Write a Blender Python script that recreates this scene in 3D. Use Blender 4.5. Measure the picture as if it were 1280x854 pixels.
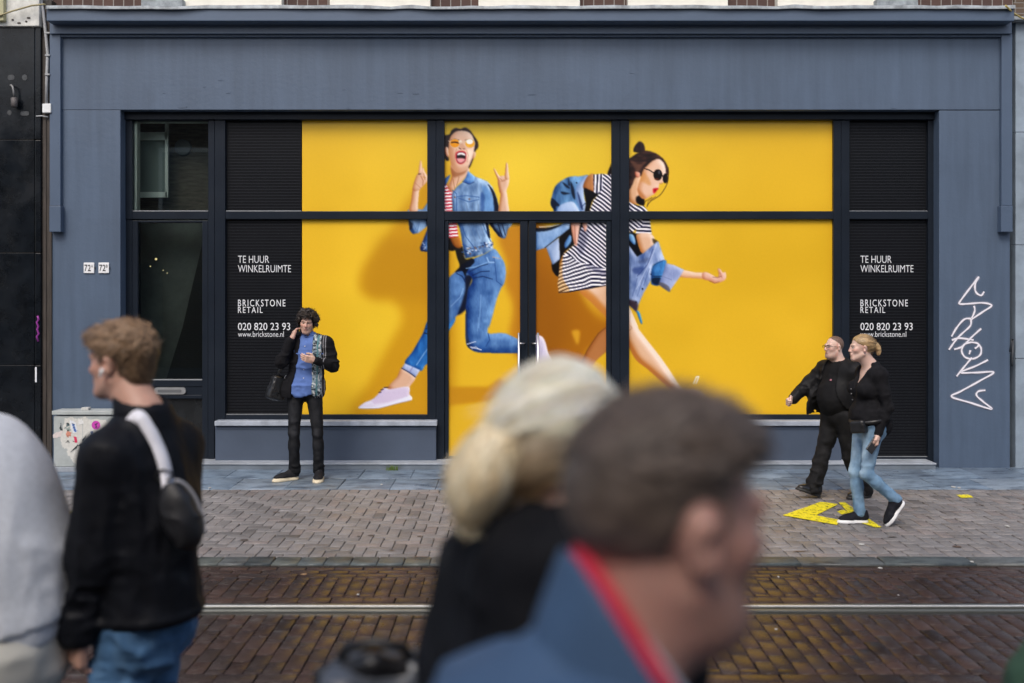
import bpy, bmesh, math, random
import numpy as np
from mathutils import Vector, Matrix
for _o in list(bpy.data.objects): bpy.data.objects.remove(_o)
random.seed(7)
SC = bpy.context.scene
COL = SC.collection
R = math.radians
# ---------------------------------------------------------------- camera: 35 mm, eye height 1.92 m, looking straight at the shop
FPX, EYE, HOR = 1244.0, 1.92, 370.0
cam_d = bpy.data.cameras.new('camera'); cam = bpy.data.objects.new('camera', cam_d); COL.objects.link(cam)
cam.location = (0, 0, EYE); cam.rotation_euler = (R(90), 0, 0)
cam_d.sensor_width = 36.0; cam_d.lens = FPX/1280*36.0
cam_d.shift_y = -(427.0-HOR)/1280.0
cam_d.clip_start = 0.05; cam_d.clip_end = 500
cam_d.dof.use_dof = True; cam_d.dof.focus_distance = 10.7; cam_d.dof.aperture_fstop = 1.6
SC.camera = cam
# ---------------------------------------------------------------- overcast daylight
W = bpy.data.worlds.new('World'); SC.world = W; W.use_nodes = True
_nt = W.node_tree; _bg = _nt.nodes['Background']
_sky = _nt.nodes.new('ShaderNodeTexSky'); _sky.sky_type = 'NISHITA'; _sky.sun_disc = False
SUN_EL, SUN_AZ = 50.0, 196.0
_sky.sun_elevation = R(SUN_EL); _sky.sun_rotation = R(SUN_AZ)
_sky.dust_density = 4.0; _sky.air_density = 1.0; _sky.ozone_density = 1.0
_nt.links.new(_sky.outputs[0], _bg.inputs[0]); _bg.inputs[1].default_value = 0.15
sun_d = bpy.data.lights.new('sun', 'SUN'); sun_d.energy = 1.0; sun_d.angle = R(22); sun_d.color = (1.0, .97, .93)
sun = bpy.data.objects.new('sun', sun_d); COL.objects.link(sun)
# azimuth measured clockwise from +Y (as the sky's sun_rotation): the sun stands behind the camera, a little to its left
_az, _el = R(SUN_AZ), R(SUN_EL)
_dir = Vector((math.sin(_az)*math.cos(_el), math.cos(_az)*math.cos(_el), math.sin(_el)))
sun.rotation_euler = _dir.to_track_quat('Z', 'Y').to_euler()
sun.location = _dir*40
SC.view_settings.view_transform = 'Standard'; SC.view_settings.look = 'None'
SC.view_settings.exposure = 0.36; SC.view_settings.gamma = 1.0; SC.view_settings.use_curve_mapping = False
# ---------------------------------------------------------------- naming helpers
def tag(o, label=None, cat=None, group=None, kind=None):
    if label: o['label'] = label
    if cat: o['category'] = cat
    if group: o['group'] = group
    if kind: o['kind'] = kind
    return o
def empty(name, loc=(0, 0, 0), rz=0.0):
    o = bpy.data.objects.new(name, None); COL.objects.link(o)
    o.location = loc; o.rotation_euler = (0, 0, rz); o.empty_display_size = .1
    return o
def link(name, me, mat=None, parent=None):
    o = bpy.data.objects.new(name, me); COL.objects.link(o)
    if mat is not None:
        for m in (mat if isinstance(mat, (list, tuple)) else [mat]): me.materials.append(m)
    if parent is not None: o.parent = parent
    return o
def np_mesh(name, V, Fq, mat=None, parent=None, smooth=True, col=None, attrs=None, mi=None):
    V = np.ascontiguousarray(V, np.float32); Fq = np.ascontiguousarray(Fq, np.int32)
    me = bpy.data.meshes.new(name); k = Fq.shape[1]
    me.vertices.add(len(V)); me.vertices.foreach_set('co', V.ravel())
    me.loops.add(Fq.size); me.loops.foreach_set('vertex_index', Fq.ravel())
    me.polygons.add(len(Fq)); me.polygons.foreach_set('loop_start', np.arange(0, Fq.size, k, dtype=np.int32))
    if mi is not None: me.polygons.foreach_set('material_index', np.ascontiguousarray(mi, np.int32))
    me.update(calc_edges=True)
    if smooth: me.shade_smooth()
    if col is not None:
        a = me.color_attributes.new('Col', 'FLOAT_COLOR', 'POINT')
        c = np.ones((len(V), 4), np.float32); c[:, :3] = col; a.data.foreach_set('color', c.ravel())
    for n, v in (attrs or {}).items():
        a = me.attributes.new(n, 'FLOAT', 'POINT'); a.data.foreach_set('value', np.ascontiguousarray(v, np.float32))
    return link(name, me, mat, parent)
class MB:
    """collects boxes, bars and tubes that become ONE mesh"""
    def __init__(s): s.bm = bmesh.new()
    def box(s, lo, hi, bev=0.0, rot=None, piv=None, mi=0):
        vs = [s.bm.verts.new((x, y, z)) for x in (lo[0], hi[0]) for y in (lo[1], hi[1]) for z in (lo[2], hi[2])]
        fs = [s.bm.faces.new([vs[i] for i in f]) for f in ((0, 1, 3, 2), (4, 6, 7, 5), (0, 4, 5, 1), (2, 3, 7, 6), (0, 2, 6, 4), (1, 5, 7, 3))]
        for f in fs: f.material_index = mi
        if rot is not None:
            p = Vector(piv if piv is not None else [(a+b)/2 for a, b in zip(lo, hi)])
            for v in vs: v.co = rot @ (v.co-p)+p
        if bev > 0:
            es = list({e for f in fs for e in f.edges})
            bmesh.ops.bevel(s.bm, geom=es, offset=bev, segments=2, affect='EDGES', profile=.5)
        return s
    def tube(s, pts, r, n=10, mi=0):
        pts = [Vector(p) for p in pts]; rs = r if isinstance(r, (list, tuple)) else [r]*len(pts)
        rings = []; ref = None
        for i, p in enumerate(pts):
            d = (pts[min(i+1, len(pts)-1)]-pts[max(i-1, 0)]).normalized()
            if ref is None: ref = d.orthogonal().normalized()
            u = (ref-d*ref.dot(d))
            if u.length < 1e-5: u = d.orthogonal()
            u.normalize(); ref = u; v = d.cross(u)
            rings.append([s.bm.verts.new(p+(u*math.cos(2*math.pi*k/n)+v*math.sin(2*math.pi*k/n))*rs[i]) for k in range(n)])
        for a, b in zip(rings[:-1], rings[1:]):
            for k in range(n):
                f = s.bm.faces.new((a[k], a[(k+1) % n], b[(k+1) % n], b[k])); f.smooth = True; f.material_index = mi
        for q in (rings[0][::-1], rings[-1]):
            f = s.bm.faces.new(q); f.material_index = mi
        return s
    def poly(s, pts, mi=0):
        f = s.bm.faces.new([s.bm.verts.new(p) for p in pts]); f.material_index = mi; return s
    def prism(s, pts, off, mi=0):
        """flat outline extruded along off"""
        off = Vector(off); a = [s.bm.verts.new(p) for p in pts]; b = [s.bm.verts.new(Vector(p)+off) for p in pts]
        n = len(a); fs = [s.bm.faces.new(a), s.bm.faces.new(b[::-1])]
        fs += [s.bm.faces.new((a[i], b[i], b[(i+1) % n], a[(i+1) % n])) for i in range(n)]
        for f in fs: f.material_index = mi
        return s
    def build(s, name, mat=None, parent=None):
        bmesh.ops.recalc_face_normals(s.bm, faces=s.bm.faces[:])
        me = bpy.data.meshes.new(name); s.bm.to_mesh(me); s.bm.free()
        return link(name, me, mat, parent)
# ---------------------------------------------------------------- pixel of the reference frame (1280 wide) at depth d -> metres
def X(px, d): return (px-640.0)*d/FPX
def Z(py, d): return EYE-(py-HOR)*d/FPX
def GD(py): return EYE*FPX/(py-HOR)               # depth of the ground seen at row py
# ---------------------------------------------------------------- materials
def mat(name, col, rough=.6, metal=0., spec=.5, var=0., scale=8., bump=0., bscale=40., attr=False, coat=0., stretch=(1, 1, 1), rvar=0., sss=0., extra=None, sheen=0.):
    m = bpy.data.materials.new(name); m.use_nodes = True
    nt = m.node_tree; N = nt.nodes; L = nt.links; b = N['Principled BSDF']
    b.inputs['Roughness'].default_value = rough; b.inputs['Metallic'].default_value = metal
    b.inputs['Specular IOR Level'].default_value = spec; b.inputs['Coat Weight'].default_value = coat
    b.inputs['Coat Roughness'].default_value = .15
    if sss:
        b.inputs['Subsurface Weight'].default_value = sss; b.inputs['Subsurface Scale'].default_value = .012
        b.inputs['Subsurface Radius'].default_value = (1., .35, .2)
    if sheen: b.inputs['Sheen Weight'].default_value = sheen; b.inputs['Sheen Roughness'].default_value = .4
    tc = N.new('ShaderNodeTexCoord'); mp = N.new('ShaderNodeMapping'); mp.inputs['Scale'].default_value = stretch
    L.new(tc.outputs['Object'], mp.inputs[0])
    def noise(sc, det=5., ro=.6):
        n = N.new('ShaderNodeTexNoise'); n.inputs['Scale'].default_value = sc; n.inputs['Detail'].default_value = det; n.inputs['Roughness'].default_value = ro
        L.new(mp.outputs[0], n.inputs['Vector']); return n
    if attr:
        a = N.new('ShaderNodeAttribute'); a.attribute_name = 'Col'
        mx = N.new('ShaderNodeMix'); mx.data_type = 'RGBA'; mx.blend_type = 'MULTIPLY'; mx.inputs['Factor'].default_value = 1
        L.new(a.outputs['Color'], mx.inputs['A']); mx.inputs['B'].default_value = (*col, 1); src = mx.outputs['Result']
    else:
        rgb = N.new('ShaderNodeRGB'); rgb.outputs[0].default_value = (*col, 1); src = rgb.outputs[0]
    if var:
        n = noise(scale); mr = N.new('ShaderNodeMapRange')
        mr.inputs['From Min'].default_value = .3; mr.inputs['From Max'].default_value = .7
        mr.inputs['To Min'].default_value = 1-var; mr.inputs['To Max'].default_value = 1+var
        L.new(n.outputs['Fac'], mr.inputs['Value'])
        h = N.new('ShaderNodeVectorMath'); h.operation = 'SCALE'; L.new(src, h.inputs[0]); L.new(mr.outputs[0], h.inputs['Scale']); src = h.outputs[0]
    if extra: src = extra(m, N, L, mp, src, noise, b)
    L.new(src, b.inputs['Base Color'])
    if rvar:
        n = noise(scale*.7, 4); mr = N.new('ShaderNodeMapRange'); mr.inputs['From Min'].default_value = .3; mr.inputs['From Max'].default_value = .7
        mr.inputs['To Min'].default_value = max(.03, rough-rvar); mr.inputs['To Max'].default_value = min(1, rough+rvar)
        L.new(n.outputs['Fac'], mr.inputs['Value']); L.new(mr.outputs[0], b.inputs['Roughness'])
    if bump:
        n = noise(bscale, 6); bp = N.new('ShaderNodeBump'); bp.inputs['Strength'].default_value = 1.; bp.inputs['Distance'].default_value = bump
        L.new(n.outputs['Fac'], bp.inputs['Height']); L.new(bp.outputs[0], b.inputs['Normal'])
    return m
def s2l(c):
    c = np.asarray(c, np.float64); return np.where(c <= .04045, c/12.92, ((c+.055)/1.055)**2.4)
def text_mesh(name, body, x0, x1, z0, z1, y, mat_, parent=None, shear=0., bold=0., depth=.0006, space=1.):
    """lettering as a mesh, scaled to fill x0..x1, z0..z1 on the plane Y = y, facing -Y"""
    cu = bpy.data.curves.new(name, 'FONT'); cu.body = body; cu.extrude = 0.01; cu.offset = bold; cu.resolution_u = 4; cu.shear = shear; cu.space_character = space
    t = bpy.data.objects.new(name, cu); COL.objects.link(t)
    dg = bpy.context.evaluated_depsgraph_get(); me = bpy.data.meshes.new_from_object(t.evaluated_get(dg))
    bpy.data.objects.remove(t); bpy.data.curves.remove(cu)
    n = len(me.vertices); co = np.empty(n*3, np.float32); me.vertices.foreach_get('co', co); co = co.reshape(-1, 3)
    lo, hi = co.min(0), co.max(0); out = np.empty_like(co)
    out[:, 0] = x0+(co[:, 0]-lo[0])/(hi[0]-lo[0])*(x1-x0)
    out[:, 2] = z0+(co[:, 1]-lo[1])/(hi[1]-lo[1])*(z1-z0)
    out[:, 1] = y-(co[:, 2]-lo[2])/(hi[2]-lo[2])*depth
    me.vertices.foreach_set('co', out.ravel()); me.name = name; me.materials.clear()
    me.update()
    return link(name, me, mat_, parent)
# ---------------------------------------------------------------- signed-distance modelling for people, clothes, hair and bags
_T = np.random.RandomState(11).rand(48, 48, 48).astype(np.float32)
def vn3(P):
    i = np.floor(P).astype(np.int64); f = (P-i).astype(np.float32); f = f*f*(3-2*f); i %= 48; j = (i+1) % 48
    a, b = i.T, j.T; fx, fy, fz = f.T
    c00 = _T[a[0], a[1], a[2]]*(1-fx)+_T[b[0], a[1], a[2]]*fx; c10 = _T[a[0], b[1], a[2]]*(1-fx)+_T[b[0], b[1], a[2]]*fx
    c01 = _T[a[0], a[1], b[2]]*(1-fx)+_T[b[0], a[1], b[2]]*fx; c11 = _T[a[0], b[1], b[2]]*(1-fx)+_T[b[0], b[1], b[2]]*fx
    return (c00*(1-fy)+c10*fy)*(1-fz)+(c01*(1-fy)+c11*fy)*fz
def v3(*a): return np.array(a, np.float64)
def cap(a, b, ra, rb=None): return ('cap', np.array(a, float), np.array(b, float), ra, ra if rb is None else rb)
def ell(c, r, M=None): return ('ell', np.array(c, float), np.array(r, float), M)
def rbox(c, h, rad, M=None): return ('box', np.array(c, float), np.array(h, float), rad, M)
def axis(lo, hi, step, fine=()):
    out = [lo]
    while out[-1] < hi:
        s = step
        for a, b, fs in fine:
            if a-step <= out[-1] <= b: s = min(s, fs)
        out.append(out[-1]+s)
    return np.array(out, np.float64)
def prim_box(p, m):
    if p[0] == 'cap': r = max(p[3], p[4])+m; return np.minimum(p[1], p[2])-r, np.maximum(p[1], p[2])+r
    if p[0] == 'ell':
        e = p[2] if p[3] is None else np.abs(p[3]) @ p[2]
        return p[1]-e-m, p[1]+e+m
    e = p[2]+p[3]; e = e if p[4] is None else np.abs(p[4]) @ e
    return p[1]-e-m, p[1]+e+m
def prim_d(p, x, y, z):
    if p[0] == 'cap':
        a, b = p[1], p[2]; ab = b-a; L = ab @ ab+1e-12
        px, py, pz = x-a[0], y-a[1], z-a[2]
        t = np.clip((px*ab[0]+py*ab[1]+pz*ab[2])/L, 0, 1)
        return np.sqrt((px-t*ab[0])**2+(py-t*ab[1])**2+(pz-t*ab[2])**2)-(p[3]+(p[4]-p[3])*t)
    c = p[1]; px, py, pz = x-c[0], y-c[1], z-c[2]
    M = p[3] if p[0] == 'ell' else p[4]
    if M is not None:
        px, py, pz = (M[0, 0]*px+M[1, 0]*py+M[2, 0]*pz, M[0, 1]*px+M[1, 1]*py+M[2, 1]*pz, M[0, 2]*px+M[1, 2]*py+M[2, 2]*pz)
    r = p[2]
    if p[0] == 'ell':
        k0 = np.sqrt((px/r[0])**2+(py/r[1])**2+(pz/r[2])**2); k1 = np.sqrt((px/r[0]**2)**2+(py/r[1]**2)**2+(pz/r[2]**2)**2)+1e-9
        return k0*(k0-1)/k1
    qx, qy, qz = np.abs(px)-r[0], np.abs(py)-r[1], np.abs(pz)-r[2]
    return np.sqrt(np.maximum(qx, 0)**2+np.maximum(qy, 0)**2+np.maximum(qz, 0)**2)+np.minimum(np.maximum(np.maximum(qx, qy), qz), 0)-p[3]
class Field:
    def __init__(s, lo, hi, step, fine=((), (), ())):
        s.ax = [axis(lo[i], hi[i], step, fine[i]) for i in range(3)]
        s.D = np.full([len(a) for a in s.ax], .3, np.float32)
    def _blk(s, p, m):
        lo, hi = prim_box(p, m); sl = []
        for i in range(3):
            a, b = np.searchsorted(s.ax[i], [lo[i], hi[i]]); a = max(0, a-1); b = min(len(s.ax[i]), b+1)
            if b <= a: return None, None
            sl.append(slice(a, b))
        g = (s.ax[0][sl[0]].astype(np.float32)[:, None, None], s.ax[1][sl[1]].astype(np.float32)[None, :, None], s.ax[2][sl[2]].astype(np.float32)[None, None, :])
        return tuple(sl), g
    def add(s, p, k=.03):
        sl, g = s._blk(p, k+.05)
        if sl is None: return s
        d = prim_d(p, *g); A = s.D[sl]
        h = np.clip(.5+.5*(A-d)/k, 0, 1); s.D[sl] = A*(1-h)+d*h-k*h*(1-h)
        return s
    def sub(s, p, k=.01):
        sl, g = s._blk(p, k+.02)
        if sl is None: return s
        d = -prim_d(p, *g); A = s.D[sl]
        h = np.clip(.5-.5*(A-d)/k, 0, 1); s.D[sl] = A*(1-h)+d*h+k*h*(1-h)
        return s
    def cut(s, fn, k=.008):
        """keep where fn(x, y, z) < 0"""
        d = fn(s.ax[0].astype(np.float32)[:, None, None], s.ax[1].astype(np.float32)[None, :, None], s.ax[2].astype(np.float32)[None, None, :])
        d = np.broadcast_to(d, s.D.shape); h = np.clip(.5-.5*(s.D-d)/k, 0, 1); s.D = (s.D*(1-h)+d*h+k*h*(1-h)).astype(np.float32)
        return s
    def disp(s, fn, band=.04):
        i = np.nonzero(np.abs(s.D) < band)
        P = np.stack([s.ax[k][i[k]] for k in range(3)], 1)
        s.D[i] += fn(P).astype(np.float32)
        return s
    def mesh(s):
        D = s.D; n = D.shape; S = D < 0
        c = np.zeros([k-1 for k in n], np.uint8)
        for a in (0, 1):
            for b in (0, 1):
                for d in (0, 1): c += S[a:n[0]-1+a, b:n[1]-1+b, d:n[2]-1+d]
        idx = np.nonzero((c > 0) & (c < 8)); N = len(idx[0])
        vid = np.full(c.shape, -1, np.int32); vid[idx] = np.arange(N)
        acc = np.zeros((N, 3)); cnt = np.zeros(N)
        cor = {(a, b, d): D[idx[0]+a, idx[1]+b, idx[2]+d] for a in (0, 1) for b in (0, 1) for d in (0, 1)}
        for ax in range(3):
            o = [k for k in range(3) if k != ax]
            for u in (0, 1):
                for v in (0, 1):
                    k0 = [0, 0, 0]; k0[o[0]] = u; k0[o[1]] = v; k1 = list(k0); k1[ax] = 1
                    A, B = cor[tuple(k0)], cor[tuple(k1)]; m = (A < 0) != (B < 0)
                    t = A[m]/(A[m]-B[m]); p = np.zeros((m.sum(), 3)); p[:] = k0; p[:, ax] = t
                    acc[m] += p; cnt[m] += 1
        f = acc/cnt[:, None]; V = np.empty((N, 3))
        for k in range(3):
            a = s.ax[k]; V[:, k] = a[idx[k]]+f[:, k]*(a[idx[k]+1]-a[idx[k]])
        Q = []
        for ax in range(3):
            o = [(ax+1) % 3, (ax+2) % 3]
            lo = [slice(None)]*3; hi = [slice(None)]*3
            lo[ax] = slice(0, -1); hi[ax] = slice(1, None)
            for k in o: lo[k] = slice(1, -1); hi[k] = slice(1, -1)
            A, B = S[tuple(lo)], S[tuple(hi)]
            e = np.nonzero(A != B); flip = A[e]
            p = [None]*3; p[ax] = e[ax]; p[o[0]] = e[o[0]]+1; p[o[1]] = e[o[1]]+1
            def at(du, dv):
                q = list(p); q[o[0]] = q[o[0]]-du; q[o[1]] = q[o[1]]-dv; return vid[q[0], q[1], q[2]]
            q = np.stack([at(1, 1), at(0, 1), at(0, 0), at(1, 0)], 1)
            q[~flip] = q[~flip][:, ::-1]; Q.append(q)
        Q = np.concatenate(Q)
        return V, Q[(Q >= 0).all(1)]
def relax(V, Q, it=2, lam=.5):
    e = np.concatenate([Q[:, [0, 1]], Q[:, [1, 2]], Q[:, [2, 3]], Q[:, [3, 0]]]); n = len(V)
    for _ in range(it):
        s = np.zeros_like(V); c = np.zeros(n)
        for k in range(3): s[:, k] = np.bincount(e[:, 0], V[e[:, 1], k], n)+np.bincount(e[:, 1], V[e[:, 0], k], n)
        c = np.bincount(e[:, 0], minlength=n)+np.bincount(e[:, 1], minlength=n)
        V = V+lam*(s/np.maximum(c, 1)[:, None]-V)
    return V
def Rm(yaw=0, pitch=0, roll=0):
    """columns are the rotated axes; +Y forward; pitch > 0 looks up; yaw > 0 turns to the left"""
    return np.array(Matrix.Rotation(R(yaw), 3, 'Z') @ Matrix.Rotation(R(pitch), 3, 'X') @ Matrix.Rotation(R(roll), 3, 'Y'))
# ---------------------------------------------------------------- materials of the place
def _weave(sc):
    return dict(bump=.0006, bscale=sc)
M = {}
def streaks(m, N, L, mp, src, noise, b):
    # rain marks and faint patched paint that run down the wall
    m2 = N.new('ShaderNodeMapping'); m2.inputs['Scale'].default_value = (5, 5, .35); tc = N.new('ShaderNodeTexCoord'); L.new(tc.outputs['Object'], m2.inputs[0])
    n = N.new('ShaderNodeTexNoise'); n.inputs['Scale'].default_value = 1.6; n.inputs['Detail'].default_value = 7; n.inputs['Roughness'].default_value = .65; L.new(m2.outputs[0], n.inputs['Vector'])
    mr = N.new('ShaderNodeMapRange'); mr.inputs['From Min'].default_value = .38; mr.inputs['From Max'].default_value = .7; mr.inputs['To Min'].default_value = 1.04; mr.inputs['To Max'].default_value = .84; L.new(n.outputs['Fac'], mr.inputs['Value'])
    v = N.new('ShaderNodeTexVoronoi'); v.inputs['Scale'].default_value = 1.1; v.distance = 'CHEBYCHEV'; L.new(mp.outputs[0], v.inputs['Vector']); sp = N.new('ShaderNodeSeparateColor'); L.new(v.outputs['Color'], sp.inputs[0])
    m3 = N.new('ShaderNodeMapRange'); m3.inputs['To Min'].default_value = .97; m3.inputs['To Max'].default_value = 1.03; L.new(sp.outputs[0], m3.inputs['Value'])
    mu = N.new('ShaderNodeMath'); mu.operation = 'MULTIPLY'; L.new(mr.outputs[0], mu.inputs[0]); L.new(m3.outputs[0], mu.inputs[1])
    h = N.new('ShaderNodeVectorMath'); h.operation = 'SCALE'; L.new(src, h.inputs[0]); L.new(mu.outputs[0], h.inputs['Scale']); return h.outputs[0]
M['paint'] = mat('blue_grey_masonry_paint', (.077, .113, .173), .5, var=.07, scale=1.3, bump=.0022, bscale=22, rvar=.08, extra=streaks)
M['paint_trim'] = mat('blue_grey_trim_paint', (.075, .110, .170), .42, var=.06, scale=2, bump=.0015, bscale=18)
M['frame'] = mat('anthracite_powder_coat', (.013, .018, .027), .36, spec=.16, var=.12, scale=3, rvar=.08)
M['sill'] = mat('light_grey_stone_sill', (.36, .40, .46), .5, var=.25, scale=7, bump=.001, bscale=60)
M['bulk'] = mat('dark_grey_painted_panel', (.064, .086, .128), .5, var=.1, scale=2.2, bump=.001, bscale=30)
M['stepstone'] = mat('grey_step_stone', (.32, .35, .39), .55, var=.25, scale=5, bump=.002, bscale=45)
M['lead'] = mat('weathered_lead', (.26, .29, .31), .55, var=.5, scale=9, bump=.006, bscale=22)
M['steel'] = mat('brushed_steel', (.62, .63, .65), .28, metal=1., stretch=(30, 30, 1), bump=.0002, bscale=30)
M['black_film'] = mat('black_window_film', (.0065, .0072, .009), .35, spec=.12, var=.15, scale=3)
M['white_print'] = mat('white_lettering', (.78, .8, .83), .5)
M['marble'] = mat('black_marble_slab', (.007, .009, .012), .2, spec=.3, var=.5, scale=4, rvar=.14, bump=.0006, bscale=20)
M['oldwood'] = mat('dark_brown_wood', (.045, .036, .03), .6, var=.4, scale=8, stretch=(4, 4, .4), bump=.002)
M['whitestone'] = mat('pale_weathered_stone', (.62, .62, .58), .8, var=.22, scale=11, bump=.003, bscale=30)
M['whitewood'] = mat('cream_window_wood', (.78, .75, .66), .55, var=.08, scale=6)
M['bluestone'] = mat('blue_grey_cladding_stone', (.25, .31, .37), .55, var=.3, scale=2.2, bump=.002, bscale=30)
M['pipe'] = mat('grey_conduit', (.36, .37, .38), .5, var=.15)
M['plaster'] = mat('white_plastic_box', (.72, .74, .74), .45, var=.08)
M['filler'] = mat('grey_filler', (.045, .05, .055), .6, var=.4, scale=30)
M['glass_dark'] = mat('dim_room_wall', (.34, .36, .32), .8, var=.3, scale=2)
M['cab'] = mat('pale_grey_cabinet_paint', (.40, .43, .42), .5, var=.16, scale=6, bump=.0008, bscale=50)
M['sand'] = mat('joint_sand', (.045, .04, .034), .75, var=.4, scale=30, bump=.004, bscale=140)
M['sand_wet'] = mat('wet_joint_sand', (.016, .012, .009), .3, var=.4, scale=30, bump=.004, bscale=140)
def brickmat(name, tint, rough, rv, bump, bscale, wet, spec=.5):
    def extra(m, N, L, mp, src, noise, b):
        # stains, gum and damp patches with a shape of their own
        n = noise(2.6, 6, .7); mr = N.new('ShaderNodeMapRange'); mr.inputs['From Min'].default_value = .35; mr.inputs['From Max'].default_value = .72
        mr.inputs['To Min'].default_value = 1.12; mr.inputs['To Max'].default_value = .66
        L.new(n.outputs['Fac'], mr.inputs['Value'])
        h = N.new('ShaderNodeVectorMath'); h.operation = 'SCALE'; L.new(src, h.inputs[0]); L.new(mr.outputs[0], h.inputs['Scale'])
        n2 = noise(90, 3, .6); m2 = N.new('ShaderNodeMapRange'); m2.inputs['From Min'].default_value = .3; m2.inputs['From Max'].default_value = .7
        m2.inputs['To Min'].default_value = .8; m2.inputs['To Max'].default_value = 1.2; L.new(n2.outputs['Fac'], m2.inputs['Value'])
        h2 = N.new('ShaderNodeVectorMath'); h2.operation = 'SCALE'; L.new(h.outputs[0], h2.inputs[0]); L.new(m2.outputs[0], h2.inputs['Scale'])
        return h2.outputs[0]
    m = mat(name, tint, rough, attr=True, bump=bump, bscale=bscale, rvar=rv, scale=wet, extra=extra, spec=spec)
    return m
M['pavebrick'] = brickmat('damp_pavement_brick', (1, 1, 1), .5, .14, .0016, 120, 3.0)
M['roadbrick'] = brickmat('wet_road_brick', (1, 1, 1), .27, .12, .0014, 70, 3.0, .24)
def slatemat():
    m = brickmat('blue_grey_stone_slab', (1, 1, 1), .40, .16, .004, 30, 4.0); N, L = m.node_tree.nodes, m.node_tree.links; b = N['Principled BSDF']
    src = b.inputs['Base Color'].links[0].from_socket; tc = N.new('ShaderNodeTexCoord'); mp = N.new('ShaderNodeMapping'); mp.inputs['Scale'].default_value = (1, 2.6, 1); L.new(tc.outputs['Object'], mp.inputs[0])
    n = N.new('ShaderNodeTexNoise'); n.inputs['Scale'].default_value = 3.1; n.inputs['Detail'].default_value = 9; n.inputs['Roughness'].default_value = .72; L.new(mp.outputs[0], n.inputs['Vector'])
    r = N.new('ShaderNodeValToRGB'); e = r.color_ramp.elements; e[0].position = .36; e[0].color = (.28, .30, .34, 1); e[1].position = .50; e[1].color = (1, 1, 1, 1); k = r.color_ramp.elements.new(.66); k.color = (1.25, 1.22, 1.2, 1)
    L.new(n.outputs['Fac'], r.inputs[0]); x = N.new('ShaderNodeMix'); x.data_type = 'RGBA'; x.blend_type = 'MULTIPLY'; x.inputs['Factor'].default_value = 1
    L.new(src, x.inputs['A']); L.new(r.outputs[0], x.inputs['B']); L.new(x.outputs['Result'], b.inputs['Base Color']); return m
M['slate'] = slatemat()
def worn(name, col):
    m = mat(name, col, .6)
    nt = m.node_tree; N, L = nt.nodes, nt.links; b = N['Principled BSDF']
    tc = N.new('ShaderNodeTexCoord'); n = N.new('ShaderNodeTexNoise'); n.inputs['Scale'].default_value = 26; n.inputs['Detail'].default_value = 8; n.inputs['Roughness'].default_value = .75
    L.new(tc.outputs['Object'], n.inputs['Vector'])
    mr = N.new('ShaderNodeMapRange'); mr.inputs['From Min'].default_value = .40; mr.inputs['From Max'].default_value = .47
    L.new(n.outputs['Fac'], mr.inputs['Value']); L.new(mr.outputs[0], b.inputs['Alpha'])
    return m
M['yellow'] = worn('worn_yellow_road_paint', (.84, .72, .02))
def glassmat(name, tint=(1, 1, 1), ior=1.5, base=.0):
    m = bpy.data.materials.new(name); m.use_nodes = True; nt = m.node_tree; N, L = nt.nodes, nt.links
    out = N['Material Output']; N.remove(N['Principled BSDF'])
    t = N.new('ShaderNodeBsdfTransparent'); t.inputs[0].default_value = (*tint, 1)
    g = N.new('ShaderNodeBsdfGlossy'); g.inputs['Roughness'].default_value = .01
    f = N.new('ShaderNodeFresnel'); f.inputs[0].default_value = ior
    ad = N.new('ShaderNodeMath'); ad.operation = 'MULTIPLY_ADD'; ad.inputs[1].default_value = 2.0; ad.inputs[2].default_value = base
    L.new(f.outputs[0], ad.inputs[0])
    x = N.new('ShaderNodeMixShader'); L.new(ad.outputs[0], x.inputs[0]); L.new(t.outputs[0], x.inputs[1]); L.new(g.outputs[0], x.inputs[2]); L.new(x.outputs[0], out.inputs[0])
    return m
M['glass'] = glassmat('window_glass', (.96, 1, .975))
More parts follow.
